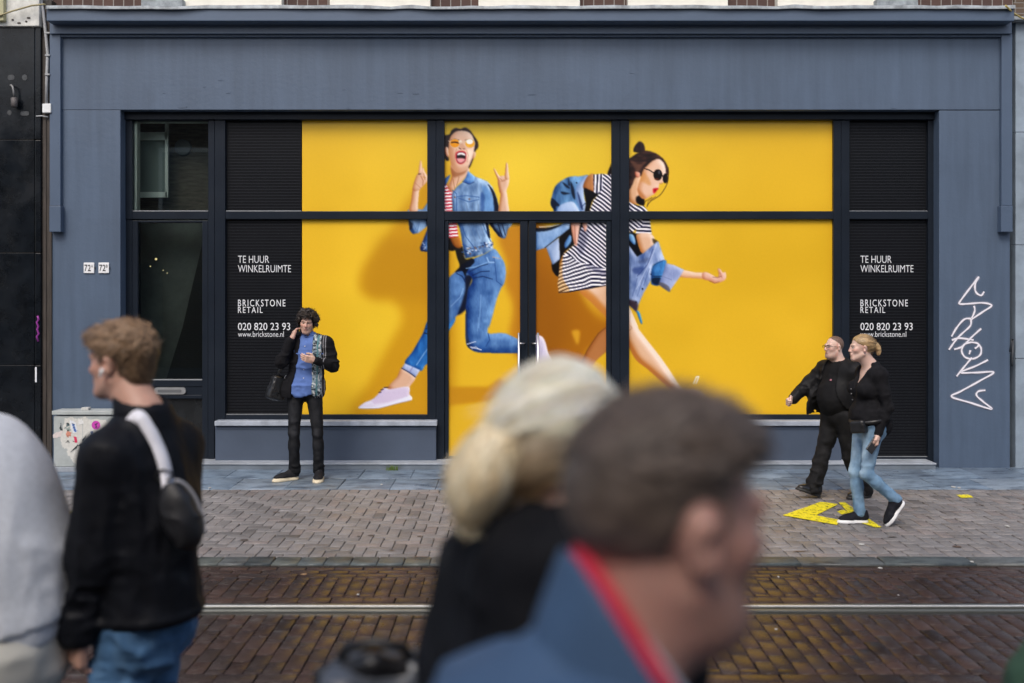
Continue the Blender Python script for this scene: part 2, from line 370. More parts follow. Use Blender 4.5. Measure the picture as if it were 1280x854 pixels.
# ---------------------------------------------------------------- ground: one sheet to the horizon, then brick by brick where the photo looks
KERB_D0, KERB_D1 = 7.12, 7.32
RAIL_Y = 6.165
SLATE_D0, SLATE_D1 = 9.87, 11.16
mb = MB(); mb.box((-120, -120, -.4), (120, 120, -.034)); tag(mb.build('ground', M['sand_wet']), kind='structure')
mb = MB(); mb.box((-14, KERB_D0, -.30), (14, 11.20, -.012)); tag(mb.build('pavement_bed', M['sand']), kind='structure')
rb = np.random.RandomState(3)
def bricks(name, rects, mat_, pal, gap, bevel, tilt, hvar, z0=0.0, odd=.045):
    """every paving brick is its own bevelled block with its own height, tilt and fired colour; the whole laid field is one ground sheet"""
    r = np.array(rects, float); n = len(r)
    x0, y0, x1, y1 = (r[:, 0]+gap/2, r[:, 1]+gap/2, r[:, 2]-gap/2, r[:, 3]-gap/2)
    j = (rb.rand(n, 2)-.5)*gap*.7; x0 += j[:, 0]; x1 += j[:, 0]; y0 += j[:, 1]; y1 += j[:, 1]
    h = rb.randn(n)*hvar; tx = rb.randn(n)*tilt; ty = rb.randn(n)*tilt
    cx, cy = (x0+x1)/2, (y0+y1)/2
    def ring(ins, z):
        P = []
        for sx, sy in ((0, 0), (1, 0), (1, 1), (0, 1)):
            xx = np.where(sx, x1-ins, x0+ins); yy = np.where(sy, y1-ins, y0+ins)
            P.append(np.stack([xx, yy, z0+z+h+(xx-cx)*tx+(yy-cy)*ty], 1))
        return np.stack(P, 1)
    V = np.concatenate([ring(bevel, 0.), ring(bevel*.3, -bevel*.35), ring(0, -bevel*1.1), ring(0, -.03)], 1).reshape(-1, 3)
    f = [[0, 1, 2, 3]]
    for k in range(3):
        for a in range(4): f.append([k*4+4+a, k*4+4+(a+1) % 4, k*4+(a+1) % 4, k*4+a])
    Fq = (np.array(f)[None]+(np.arange(n)*16)[:, None, None]).reshape(-1, 4)
    pal = np.array(pal); w = rb.rand(n, 1)*2.-.5
    c = pal[rb.randint(len(pal), size=n)]*(.90+.20*rb.rand(n, 1))
    c = c*np.where(rb.rand(n, 1) < odd, .62+.2*rb.rand(n, 1), 1.)
    o = np_mesh(name, V, Fq, mat_, smooth=False, col=np.repeat(c, 16, 0))
    return tag(o, kind='structure')
def herring(xa, xb, ya, yb, w):
    out = []; nx = int((xb-xa)/w)+6; ny = int((yb-ya)/w)+6
    for i in range(-4, nx):
        for jn in range(-4, ny):
            s = (i+jn) % 4      # 90-degree herringbone of 2:1 bricks, its stairs going down to the right
            if s == 0: q = (xa+i*w, ya+jn*w, xa+(i+1)*w, ya+(jn+2)*w)
            elif s == 2: q = (xa+i*w, ya+jn*w, xa+(i+2)*w, ya+(jn+1)*w)
            else: continue
            q = (max(q[0], xa), max(q[1], ya), min(q[2], xb), min(q[3], yb))
            if q[2]-q[0] > .025 and q[3]-q[1] > .025: out.append(q)
    return out
def runbond(xa, xb, ya, yb, w, L=.2):
    out = []; i = 0; x = xa
    while x < xb:
        y = ya-(L/2 if i % 2 else 0)-.03
        while y < yb:
            q = (x, max(y, ya), x+w, min(y+L, yb))
            if q[3]-q[1] > .03: out.append(q)
            y += L
        x += w; i += 1
    return out
def course(xa, xb, ya, yb, L, off=0.):
    out = []; x = xa-off
    while x < xb: out.append((x, ya, x+L, yb)); x += L
    return out
pave_pal = [(.226, .212, .208), (.236, .218, .213), (.216, .205, .203), (.242, .226, .222), (.224, .214, .214), (.234, .205, .196), (.190, .180, .177)]
bricks('pavement', herring(-8.2, 8.2, KERB_D1, SLATE_D0, .0985), M['pavebrick'], pave_pal, .008, .0045, .008, .0012)
road_pal = [(.050, .032, .028), (.057, .035, .030), (.043, .030, .027), (.062, .039, .033), (.050, .036, .033)]
RD = -.016
rr = course(-7, 7, 7.03, 7.12, .205)+course(-7, 7, 6.94, 7.03, .205, .09)+course(-7, 7, 6.85, 6.94, .205, .02)
rr += runbond(-7, 7, 6.40, 6.85, .0985)+course(-7, 7, 6.285, 6.40, .205, .1)
rr += runbond(-7, 7, 5.10, 6.05, .0985)+course(-7, 7, 4.98, 5.10, .205, .04)+course(-7, 7, 4.86, 4.98, .205, .13)
rr += runbond(-5, 5, 2.4, 4.60, .0985)
bricks('road', rr, M['roadbrick'], road_pal, .0065, .0045, .0035, .0010, RD)
# kerb stones: square blocks on the left, longer stones on the right
kr = []; x = -8.
while x < 8.2:
    L = .19 if x < 1.2 else .55+.3*rb.rand()
    kr.append((x, KERB_D0, x+L, KERB_D1)); x += L
bricks('kerb', kr, M['slate'], [(.095, .108, .10), (.115, .12, .10), (.08, .097, .10), (.105, .115, .115)], .007, .008, .003, .001, .004)
sl = []
for ya, yb, L, o in ((SLATE_D0, 10.45, .50, 0), (10.45, SLATE_D1, .50, .23)):
    x = -8.-o
    while x < 8.4:
        l = L*(.9+.25*rb.rand()); sl.append((x, ya, x+l, yb)); x += l
bricks('stone_strip', sl, M['slate'], [(.165, .225, .30), (.20, .265, .34), (.15, .20, .265), (.185, .25, .33), (.24, .30, .37)], .008, .004, .002, .001, .002)
# tram rail: head, groove and lip, set flush in the road
def rail(yc, name, label):
    t = empty(name, (0, yc, RD)); tag(t, label, 'tram rail')
    m_ = mat('polished_rail_steel', (.24, .25, .235), .36, metal=.8, stretch=(.2, 12, 1), bump=.0008, bscale=12, var=.12)
    mr = mat('rusty_wet_rail_flange', (.10, .085, .07), .3, metal=.4, var=.3, scale=9)
    mb = MB(); mb.box((-14, .022, -.06), (14, .082, .006), .006); mb.build('rail_head', m_, t)
    mb = MB(); mb.box((-14, .026, 0), (14, .040, .0085), .002); mb.build('highlight_strip', mat('pale_highlight_steel', (.85, .86, .86), .45, metal=.5), t)  # added pale strip; the highlight line of the rail is put into its colour
    mb = MB(); mb.box((-14, -.052, -.06), (14, -.022, .003), .004).box((-14, -.036, 0), (14, -.024, .0045), .0015); mb.build('guard_lip', m_, t)
    mb = MB(); mb.box((-14, -.024, -.08), (14, .024, -.030)); mb.build('groove', mr, t)
    mb = MB(); mb.box((-14, .080, -.07), (14, .122, -.010)).box((-14, -.112, -.07), (14, -.05, -.010)); mb.build('asphalt_strip', mat('wet_bitumen_joint', (.03, .03, .028), .22, var=.3, scale=14, bump=.002, bscale=60), t)
    return t
rail(RAIL_Y, 'tram_rail', 'steel tram rail set in the wet brick road, nearest the pavement kerb')
rail(RAIL_Y-1.435, 'tram_rail', 'steel tram rail nearer the viewer, just below the picture edge')
# ---------------------------------------------------------------- the shop building
D0 = 11.10; DF = 11.25; DG = 11.305
shop = empty('shop_building', (0, D0, 0)); tag(shop, 'blue grey painted shop front with dark window frames and a projecting cornice', 'shop building')
def local(o, p): o.parent = p; o.matrix_parent_inverse = Matrix.Translation(-Vector(p.location)); return o
def part(mb, name, m, p=None, label=None):
    p = p or shop; o = mb.build(name, m)
    root = p
    off = Vector((0, 0, 0))
    while root is not None: off += Vector(root.location); root = root.parent
    o.data.transform(Matrix.Translation(-off)); o.parent = p
    if label: o['label'] = label
    return o
def P(mb, d, x0, y0, x1, y1, d2, bev=0.004, d_ref=None):
    """a block whose front face (at depth d) covers the given rectangle of the reference frame"""
    r = d_ref or d; mb.box((X(x0, r), d, Z(y1, r)), (X(x1, r), d2, Z(y0, r)), bev); return mb
GZ = -.02
def Pg(mb, d, x0, y0, x1, d2, bev=.004):
    mb.box((X(x0, d), d, GZ), (X(x1, d), d2, Z(y0, d)), bev); return mb
for a_ in ((65, 137.6, 150.5), (1174, 138.2, 1262.5)): part(Pg(MB(), D0+.004, *a_, 11.7), 'pilaster', M['paint'])
part(P(MB(), D0, 64, 40, 1263.5, 137.3, 11.7), 'frieze', M['paint'])
# raised surround of the frieze, the bead under the cornice, and the end brackets
mb = MB()
P(mb, D0-.085, 62, 26, 1265, 42.2, D0+.01); P(mb, D0-.05, 62, 42.7, 75.5, 257, D0+.01); P(mb, D0-.05, 1252, 42.7, 1265.5, 257, D0+.01)
part(mb, 'fascia_surround', M['paint_trim'])
mb = MB(); P(mb, D0-.045, 75.6, 43.6, 1251.8, 46.0, D0+.01, .005); part(mb, 'moulding', M['paint_trim'])
for a_ in ((75.6, 78), (1249.5, 1251.8)): part(P(MB(), D0-.012, a_[0], 47.5, a_[1], 136, D0+.01, .003), 'moulding', M['paint_trim'])
for x0, x1 in ((61.5, 75.8), (1251.5, 1266)): part(P(MB(), D0-.085, x0, 257.2, x1, 290, D0+.01, .006), 'bracket', M['paint_trim'])
part(P(MB(), 10.86, 58, 10.4, 1268, 26.2, 11.6, .006), 'cornice', M['paint_trim'])
# lead flashing: a dented sheet along the top of the cornice
xs = np.linspace(X(57, 10.83), X(1269.5, 10.83), 240); rf = np.random.RandomState(8)
w1 = np.interp(np.arange(240), np.arange(0, 241, 8), rf.randn(31))*.006; w2 = np.interp(np.arange(240), np.arange(0, 241, 5), rf.randn(49))*.005
prof = [(11.5, .09), (10.86, .03), (10.825, .018), (10.825, -.016)]
V = []
for i, x in enumerate(xs):
    for k, (y, z) in enumerate(prof): V.append((x, y+(w1[i] if k > 1 else 0), Z(10.4, 10.86)+z+w1[i]*.5+w2[i]*(1 if k != 3 else .4)))
V = np.array(V); V[:, 1] -= D0
Fq = np.array([[i*4+k, i*4+4+k, i*4+5+k, i*4+1+k] for i in range(239) for k in range(3)])
np_mesh('flashing', V, Fq, M['lead'], shop)
# step along the foot of the front
part(MB().box((X(238, 10.98), 10.985, GZ), (X(1170, 10.98), 11.4, Z(581, 10.98)), .004), 'step', mat('dark_step_riser', (.15, .18, .215), .55, var=.2, scale=6))
part(MB().box((X(237.5, 10.98), 10.975, Z(581.2, 10.98)), (X(1170.5, 10.98), 11.4, Z(579, 10.98)), .004), 'step_nosing', M['stepstone'])
# bulkheads (stall risers) with light sills
for x0, x1 in ((269, 545), (776, 1052)):
    mb = MB(); a = X(x0, 11.16); b = X(x1, 11.16); z1 = Z(533, 11.16)
    mb.box((a, 11.16, Z(580.5, 11.16)), (b, 11.5, z1), .004)
    mb.box((a+.0, 11.155, z1-.035), (b, 11.17, z1-.004), .003)
    part(mb, 'stall_riser', M['bulk'])
    part(MB().box((X(x0-1, 11.12), 11.12, Z(532.5, 11.12)), (X(x1+1, 11.12), 11.4, Z(526.5, 11.12)), .005), 'sill', M['sill'])
# frames
def frame(name, members, holder=None, d=DF, m=None, bev=.005, label=None):
    mb = MB()
    for k, (x0, y0, x1, y1) in enumerate(members): P(mb, d+(k % 5)*.0022, x0, y0, x1, y1, DG+.06, bev, d_ref=DF)
    return part(mb, name, m or M['frame'], holder, label)
frame('head_rail', [(151, 139, 1174, 150)], d=DF-.03)
# entrance at the far left: fanlight and door
win = frame('window', [(155, 150, 165, 274), (260, 150, 268, 579), (165, 264, 260, 274)], label='narrow clear fanlight over the side door')
win_d = frame('side_door', [(155, 274, 164.5, 579), (164.6, 275.5, 171.5, 578), (252, 275.5, 259.5, 578), (171.5, 275.5, 252, 278), (171.5, 475, 252, 483.5), (171.5, 494, 252, 498.5), (171.5, 569, 252, 578)], d=DF+.012, label='glazed side door with a letter plate')
part(MB().box((X(171, DF), DF+.03, Z(499, DF)), (X(253, DF), DG, Z(483, DF))), 'mid_rail', M['frame'], win_d)
def plate(mb, cx, cz, w, h, y0, y1, n=20, r=None):
    r = r or h/2
    pts = []
    for k in range(n):
        a = 2*math.pi*(k+.5)/n; sx = 1 if math.cos(a) > 0 else -1; sz = 1 if math.sin(a) > 0 else -1
        pts.append((cx+sx*(w/2-r)+r*math.cos(a), y0, cz+sz*(h/2-r)+r*math.sin(a)))
    return mb.prism(pts, (0, y1-y0, 0))
cxm, czm = X(212, DF), Z(488.8, DF)
lp = part(plate(MB(), cxm, czm, .36, .078, DF+.002, DF+.03, 28), 'letter_plate', mat('cast_aluminium', (.5, .51, .52), .4, metal=.8, var=.1), win_d)
part(plate(MB(), cxm, czm, .27, .034, DF-.003, DF+.01, 24), 'letter_flap', mat('shaded_aluminium', (.28, .29, .3), .4, metal=.8), lp)
part(MB().box((X(171, DF), DG-.006, Z(569.5, DF)), (X(252.5, DF), DG+.004, Z(498, DF))), 'kick_panel', mat('dark_kick_panel', (.012, .014, .016), .25, var=.4, scale=5), win_d)
part(MB().box((X(164, DF), DG-.003, Z(265, DF)), (X(261, DF), DG+.003, Z(149, DF))), 'pane', M['glass'], win)
part(MB().box((X(171, DF), DG-.003, Z(476, DF)), (X(252.5, DF), DG+.003, Z(277, DF))), 'pane', M['glass'], win_d)
# display window at the left, double doors, display window at the right, black end bay
wl = frame('window', [(268.4, 150, 281.5, 534), (534, 139.5, 545, 579), (281.5, 264, 534, 274), (281.5, 518.5, 534, 529)], label='display window with a black notice strip on its left')
dr = frame('door_frame', [(545.2, 139.5, 555.5, 579), (764.5, 139.5, 775, 579), (555.5, 264, 764.5, 275.5), (555.5, 150, 764.5, 151)])
DD = DF+.014
for (a, b, hx, c0, c1) in ((556, 659.6, 648.5, 560.6, 650), (661.2, 764, 672.5, 670, 758)):
    leaf = frame('door', [(a, 276, c0, 578.5), (c1, 276, b, 578.5), (c0, 276, c1, 278.3), (c0, 571, c1, 578.5)], d=DD)
    hd = empty('handle', (0, 0, 0)); hd.parent = leaf
    mb = MB(); y = DD-.075
    xh = X(hx, y); mb.tube([(xh, y, Z(416, y)), (xh, y, Z(531, y))], .0135, 12)
    part(mb, 'handle_bar', M['steel'], hd)
    s = 1 if hx < 660 else -1
    for py in (429.5, 517): part(MB().tube([(xh, y, Z(py, y)), (xh+s*.055, y+.02, Z(py, y)), (xh+s*.075, DD+.004, Z(py, y))], .0085, 8), 'handle_bracket', M['steel'], hd)
part(MB().box((X(659.4, DF), DF+.04, Z(578, DF)), (X(661.4, DF), DF+.06, Z(276, DF))), 'door_seal', mat('black_rubber_seal', (.006, .006, .007), .7), dr)
wr = frame('window', [(775.2, 139.5, 786.5, 579), (1042, 139.5, 1051.5, 579), (786.5, 264, 1042, 274), (786.5, 518.5, 1042, 529)], label='widest display window, plain yellow on its right half')
we = frame('window', [(1051.7, 139.5, 1062, 579), (1160.5, 139.5, 1172, 579), (1062, 264, 1160.5, 274), (1062, 571.5, 1160.5, 579)], label='black glazed end bay reaching down to the step')
for w_, rects in ((wl, ((281, 149, 534.5, 265), (281, 273, 534.5, 519.5))), (wr, ((786, 149, 1042.5, 265), (786, 273, 1042.5, 519.5))), (we, ((1061.5, 149, 1161, 265), (1061.5, 273, 1161, 572)))):
    for x0, y0, x1, y1 in rects: part(MB().box((X(x0, DF), DG+.006, Z(y1, DF)), (X(x1, DF), DG+.014, Z(y0, DF))), 'pane', M['glass'], w_)
part(MB().box((X(555, DF), DG+.006, Z(265, DF)), (X(765, DF), DG+.014, Z(150, DF))), 'pane', M['glass'], dr)
# little bright beads along the rails
bead = mat('worn_aluminium_bead', (.36, .38, .4), .4, metal=.3)
for x0, x1, y in ((165, 260, 263.4), (282, 376, 263.4), (1062, 1160, 263.6), (282, 376, 518.2), (1062, 1160, 571.2), (171.5, 252, 474.6)):
    part(MB().box((X(x0, DF), DF+.02, Z(y+1.0, DF)), (X(x1, DF), DF+.035, Z(y-.3, DF))), 'glazing_bead', bead)
# room behind the side door, and the dark space behind the filmed panes
mb = MB(); xl, xr_ = X(150, DF)-.25, X(268, DF)+.1
mb.box((xl-.1, 11.36, -.1), (xl, 15.5, 4.6)).box((xr_, 11.36, -.1), (xr_+.1, 15.5, 4.6)).box((xl, 15.4, -.1), (xr_, 15.5, 4.6)).box((xl, 11.36, 4.5), (xr_, 15.4, 4.6)).box((xl, 11.36, -.1), (xr_, 15.4, 0))
part(mb, 'hallway', M['glass_dark'])
mb = MB(); mb.box((X(281, DF), DG+.2, -.02), (X(1168, DF), DG+.22, 4.4)); part(mb, 'blackout_wall', mat('blackout', (.01, .01, .01), .9))
mb = MB(); dg = DG+.06  # opposite facade's reflection built as shapes behind the fanlight, plus a white post
P(mb, DG+.02, 164, 148, 171.3, 266, dg+.06); P(mb, dg+.3, 171, 165, 209, 175, dg+.34); P(mb, dg+.3, 206, 148, 210, 247, dg+.34); P(mb, dg+.3, 171, 240, 209, 247, dg+.34); P(mb, dg+.1, 171, 149, 262, 154, dg+.14)
part(mb, 'reflected_window_frame', mat('pale_green_woodwork', (.85, .92, .88), .5), win)
part(P(MB(), dg+.35, 166, 174, 208, 243, dg+.37), 'reflected_window_pane', mat('grey_green_pane', (.22, .28, .27), .6), win)
mb = MB(); dv = dg+.5; mb.prism([(X(228+10*math.cos(a), dv), dv, Z(184+10*math.sin(a), dv)) for a in [2*math.pi*k/24 for k in range(24)]], (0, .06, 0)); part(mb, 'reflected_vent', mat('grey_vent', (.16, .18, .2), .5), win)
part(P(MB(), dg+.56, 160, 140, 266, 270, dg+.58), 'reflected_brick_wall', mat('dim_brown_wall', (.15, .125, .095), .8, var=.5, scale=6, stretch=(1, 1, 6)), win)
part(P(MB(), dg+.55, 160, 274, 262, 500, dg+.57), 'added_backing_wall', mat('grey_green_backing', (.13, .15, .14), .6, var=.35, scale=2.5), win_d)  # wall added close behind the door so the glass looks lighter
mb = MB(); ds = dg+.22; mb.prism([(X(254, ds), ds, Z(300, ds)), (X(254, ds), ds, Z(480, ds)), (X(206, ds), ds, Z(480, ds)), (X(228, ds), ds, Z(410, ds))], (0, .02, 0)); part(mb, 'sloped_panel', mat('black_sloped_panel', (.006, .007, .008), .3), win_d)  # sloped black panel for the dark diagonal in the door glass
bulb = mat('warm_bulb', (1, .85, .5), .5); bulb.node_tree.nodes['Principled BSDF'].inputs['Emission Color'].default_value = (1, .78, .35, 1); bulb.node_tree.nodes['Principled BSDF'].inputs['Emission Strength'].default_value = .7
for px, py, r in ((195, 324, .014), (188, 333, .007), (204, 338, .006), (209, 341.5, .006)):
    mb = MB(); c = Vector((X(px, 11.75), 11.75, Z(py, 11.75))); bmesh.ops.create_uvsphere(mb.bm, u_segments=10, v_segments=6, radius=r, matrix=Matrix.Translation(c)); part(mb, 'pendant_bulb', bulb, win_d)
# small fixing marks on the frieze
mb = MB()
for px, py, w, h in ((228, 133, .10, .035), (255, 108, .03, .02), (275, 100, .05, .014), (285, 116, .05, .012), (205, 116, .03, .012), (500, 116, .06, .012), (520, 117, .07, .012), (430, 112, .05, .01), (790, 91, .05, .02), (665, 118, .08, .01), (1117, 134, .05, .03), (435, 135, .04, .02), (548, 135, .04, .02), (660, 136, .05, .02), (774, 136, .06, .02), (888, 135, .05, .02)):
    part(plate(MB(), X(px, D0), Z(py, D0), w, h, D0-.004, D0+.004, 12), 'filler_patch', M['paint'])
# upper wall: brick between cream window frames, standing on the cornice
def bandbrick(name, c1, c2, mortar, bw=.2, bh=.06):
    m = bpy.data.materials.new(name); m.use_nodes = True; N, L = m.node_tree.nodes, m.node_tree.links; b = N['Principled BSDF']; b.inputs['Roughness'].default_value = .8
    tc = N.new('ShaderNodeTexCoord'); sp = N.new('ShaderNodeSeparateXYZ'); cb = N.new('ShaderNodeCombineXYZ'); L.new(tc.outputs['Object'], sp.inputs[0]); L.new(sp.outputs['X'], cb.inputs['X']); L.new(sp.outputs['Z'], cb.inputs['Y'])
    t = N.new('ShaderNodeTexBrick'); t.inputs['Scale'].default_value = 1; t.inputs['Brick Width'].default_value = bw; t.inputs['Row Height'].default_value = bh; t.inputs['Mortar Size'].default_value = .006
    t.inputs['Color1'].default_value = (*c1, 1); t.inputs['Color2'].default_value = (*c2, 1); t.inputs['Mortar'].default_value = (*mortar, 1)
    L.new(cb.outputs[0], t.inputs['Vector']); L.new(t.outputs['Color'], b.inputs['Base Color'])
    bp = N.new('ShaderNodeBump'); bp.inputs['Distance'].default_value = .006; bp.invert = True; L.new(t.outputs['Fac'], bp.inputs['Height']); L.new(bp.outputs[0], b.inputs['Normal'])
    return m
M['brick'] = bandbrick('dark_red_brick', (.062, .034, .028), (.09, .048, .038), (.26, .24, .22), .115, .24)
M['brick2'] = bandbrick('brown_brick', (.11, .075, .05), (.085, .06, .042), (.2, .18, .16))
part(MB().box((X(58, 11.2), 11.2, Z(12, 11.2)), (X(1266, 11.2), 12.2, 12.0)), 'upper_wall', M['brick'])
for a, b in ((180, 352), (412, 538), (598, 725), (785, 910), (972, 1146)):
    d = 11.08; z0 = Z(9, d); z1 = z0+2.1
    mb = MB(); x0, x1 = X(a, d), X(b, d); t = .16
    mb.box((x0, d, z0), (x1, 11.25, z0+t), .006).box((x0, d, z1-t), (x1, 11.25, z1), .006).box((x0, d+.003, z0+t), (x0+t, 11.25, z1-t), .006).box((x1-t, d+.003, z0+t), (x1, 11.25, z1-t), .006).box(((x0+x1)/2-.04, d+.03, z0+t), ((x0+x1)/2+.04, 11.25, z1-t), .004)
    wf = part(mb, 'upper_window', M['whitewood'])
    part(MB().box((x0+t*.6, 11.16, z0+t*.6), (x1-t*.6, 11.165, z1-t*.6)), 'pane', mat('dark_reflecting_pane', (.02, .024, .028), .06), wf)
for a, b in ((176, 228), (1096, 1148)): part(MB().box((X(a, 10.98), 10.98, Z(8.5, 10.98)), (X(b, 10.98), 11.3, Z(-2, 10.98)), .01), 'stone_block', M['lead'])
# ---------------------------------------------------------------- neighbours
lb = empty('neighbour_building', (X(20, 11), 11.05, 0)); tag(lb, 'black marble clad corner of the building left of the shop, pale stone above', 'building')
mb = MB()
for y0, y1 in ((33, 174.4), (174.9, 315.6), (316.1, 456.2), (456.7, 600)): P(mb, 11.05, -260, y0, 43, y1, 11.8, .004); P(mb, 11.05, 43.3, y0, 51, y1, 11.8, .010)
part(mb, 'marble_cladding', M['marble'], lb)
part(P(MB(), 11.085, 51.3, 0, 64.5, 600, 11.4, .004), 'brown_post', M['oldwood'], lb)
part(MB().box((X(54, 11.075), 11.075, GZ), (X(57.5, 11.075), 11.2, Z(150, 11.075))), 'brown_batten', M['oldwood'], lb)
part(MB().box((X(-260, 11.0), 11.0, Z(32.7, 11.0)), (X(49, 11.0), 11.8, 9.0), .008), 'pale_stone_wall', M['whitestone'], lb)
part(MB().box((X(-6, 10.94), 10.94, Z(26, 10.94)), (X(4.5, 10.94), 11.1, 9.0), .01), 'window_post', mat('olive_window_post', (.42, .40, .24), .6), lb)
mb = MB(); rs = np.random.RandomState(5)
for px, py in ((16, 25), (36, 22.5), (33, 27), (24, 29)): part(plate(MB(), X(px, 11), Z(py, 11), .022+.02*rs.rand(), .02, 10.995, 11.01, 8), 'fixing_hole', M['oldwood'], lb)
# small plates on the marble and the iron hook
mb = MB()
for px, py, w, h in ((14, 97, .08, .06), (31, 97, .06, .07), (31, 142, .10, .05), (12, 141, .05, .06)): part(plate(MB(), X(px, 11.05), Z(py, 11.05), w, h, 11.046, 11.06, 14), 'filler_patch', M['filler'], lb)
hk = empty('wall_fixture', (X(16, 11.0), 11.05, Z(108, 11.05))); tag(hk, 'small rusty iron hook fixture hanging on the black marble', 'wall hook')
mb = MB(); q = lambda px, py, d: (X(px, d), d, Z(py, d))
mb.tube([q(13, 107, 11.04), q(14, 106.5, 10.99), q(16, 109, 10.98), q(17, 115, 10.98), q(18, 122, 10.99)], .011, 8); part(mb, 'hook', mat('old_iron', (.22, .22, .22), .6, metal=.4, var=.3), hk)
mb = MB(); mb.tube([q(18, 122, 10.99), q(18, 123, 10.99), q(18, 133, 10.99), q(18, 134.5, 10.99)], [.022, .038, .036, .02], 12); part(mb, 'socket', mat('tarnished_metal', (.11, .10, .10), .6, metal=.3, var=.3), hk)
tg = MB(); rt = np.random.RandomState(2)
pts = [(47, 395), (48.5, 399), (46, 403), (48, 408), (46.5, 412), (48.6, 417), (46, 421), (48, 427)]
tg.tube([(X(a, 11.047), 11.047, Z(b, 11.047)) for a, b in pts], .012, 6)
part(tg, 'purple_spray_tag', mat('purple_spray_paint', (.25, .03, .25), .5), lb)
part(MB().box((X(43.5, 11.04), 11.046, Z(478, 11.04)), (X(45.5, 11.04), 11.052, Z(459, 11.04))), 'white_paper_scrap', M['white_print'], lb)
cd = empty('cable_conduit', (X(56, 11.1), 11.1, 0)); tag(cd, 'thin grey conduit running down to a white junction box at the corner of the shop', 'conduit')
mb = MB(); mb.tube([q(50, -4, 11.06), q(54, 15, 11.06), q(57, 40, 11.055), q(59.5, 66, 11.06), q(58.5, 100, 11.06), q(58, 132, 11.06)], .017, 10); part(mb, 'pipe', M['pipe'], cd)
for py in (40, 68, 92): part(P(MB(), 11.035, 56, py, 62, py+2, 11.1, .002), 'pipe_clip', M['pipe'], cd)
part(P(MB(), 11.03, 52.5, 129.5, 63.5, 141, 11.3, .008), 'junction_box', M['plaster'], cd)
part(MB().tube([q(45, 145.5, 11.04), q(52, 145, 11.05), q(60, 146.5, 11.06)], .008, 8), 'cable', M['pipe'], cd)
tag(MB().tube([q(-4, 21, 10.93), q(15, 14, 10.92), q(40, 7, 10.93), q(56, 5.5, 10.8)], .009, 6).build('overhead_cable', mat('yellowed_cable', (.36, .31, .17), .6)), 'thin yellowed cable slung along the pale stone at the top left corner', 'cable')
rbd = empty('neighbour_building', (X(1275, 11.1), 11.12, 0)); tag(rbd, 'blue grey stone clad building at the right edge with brown brick above', 'building')
mb = MB()
for y0, y1 in ((24, 165), (165.6, 306), (306.6, 448), (448.6, 600)): P(mb, 11.12, 1269.5, y0, 1500, y1, 11.8, .004)
part(mb, 'stone_cladding', M['bluestone'], rbd)
part(P(MB(), 11.02, 1267.5, 20.5, 1500, 25, 11.8, .006), 'ledge', M['lead'], rbd)
part(MB().box((X(1267, 11.2), 11.2, Z(20, 11.2)), (X(1500, 11.2), 12, 11.)), 'brick_wall', M['brick2'], rbd)
part(MB().box((X(1262.3, 11.5), 11.4, GZ), (X(1271, 11.5), 11.8, Z(10, 11.5))), 'dark_gap', mat('dark_recess', (.015, .015, .015), .9), rbd)
part(MB().tube([q(1262.8, 440, 11.1), q(1264.5, 428, 11.09), q(1266, 424, 11.09), q(1265.4, 450, 11.09), q(1265, 458, 11.09)], .012, 6), 'cable_loop', mat('dark_cable', (.03, .035, .04), .5), rbd)
tag(MB().tube([q(1257, 7, 10.75), q(1266, 16, 10.9), q(1276, 22, 10.95), q(1290, 28, 11)], .010, 6).build('overhead_cable', mat('yellow_cable', (.5, .40, .14), .6)), 'yellow cable hanging over the end of the cornice at the top right', 'cable')
# the other side of the street, behind the viewer: it shades the canyon and shows in the panes
ob = empty('opposite_building', (0, -4.2, 0)); tag(ob, 'brown brick row across the street behind the viewer, seen only in the panes', 'building')
part(MB().box((-16, -5.2, -.1), (16, -4.2, 7.2)), 'wall', M['brick2'], ob)
for i in range(7):
    for z0 in (3.9,):
        x0 = -13.2+i*3.7; f_ = part(MB().box((x0, -4.2, z0), (x0+1.5, -4.12, z0+2.0), .01), 'window', M['whitewood'], ob)
        part(MB().box((x0+.12, -4.14, z0+.12), (x0+1.38, -4.1, z0+1.88)), 'pane', mat('grey_pane', (.10, .12, .13), .1), f_)
for i in range(5): part(MB().box((-13+i*5.6, -4.19, .3), (-9.4+i*5.6, -4.1, 2.8), .01), 'shop_window', mat('dim_shop_glass', (.06, .065, .07), .12), ob)
mb = MB(); mb.box((-16, -4.2, -.1), (16, 2.3, -.02)); tag(mb.build('near_pavement', mat('grey_flagstones', (.13, .13, .13), .5, var=.2, scale=3)), kind='structure')
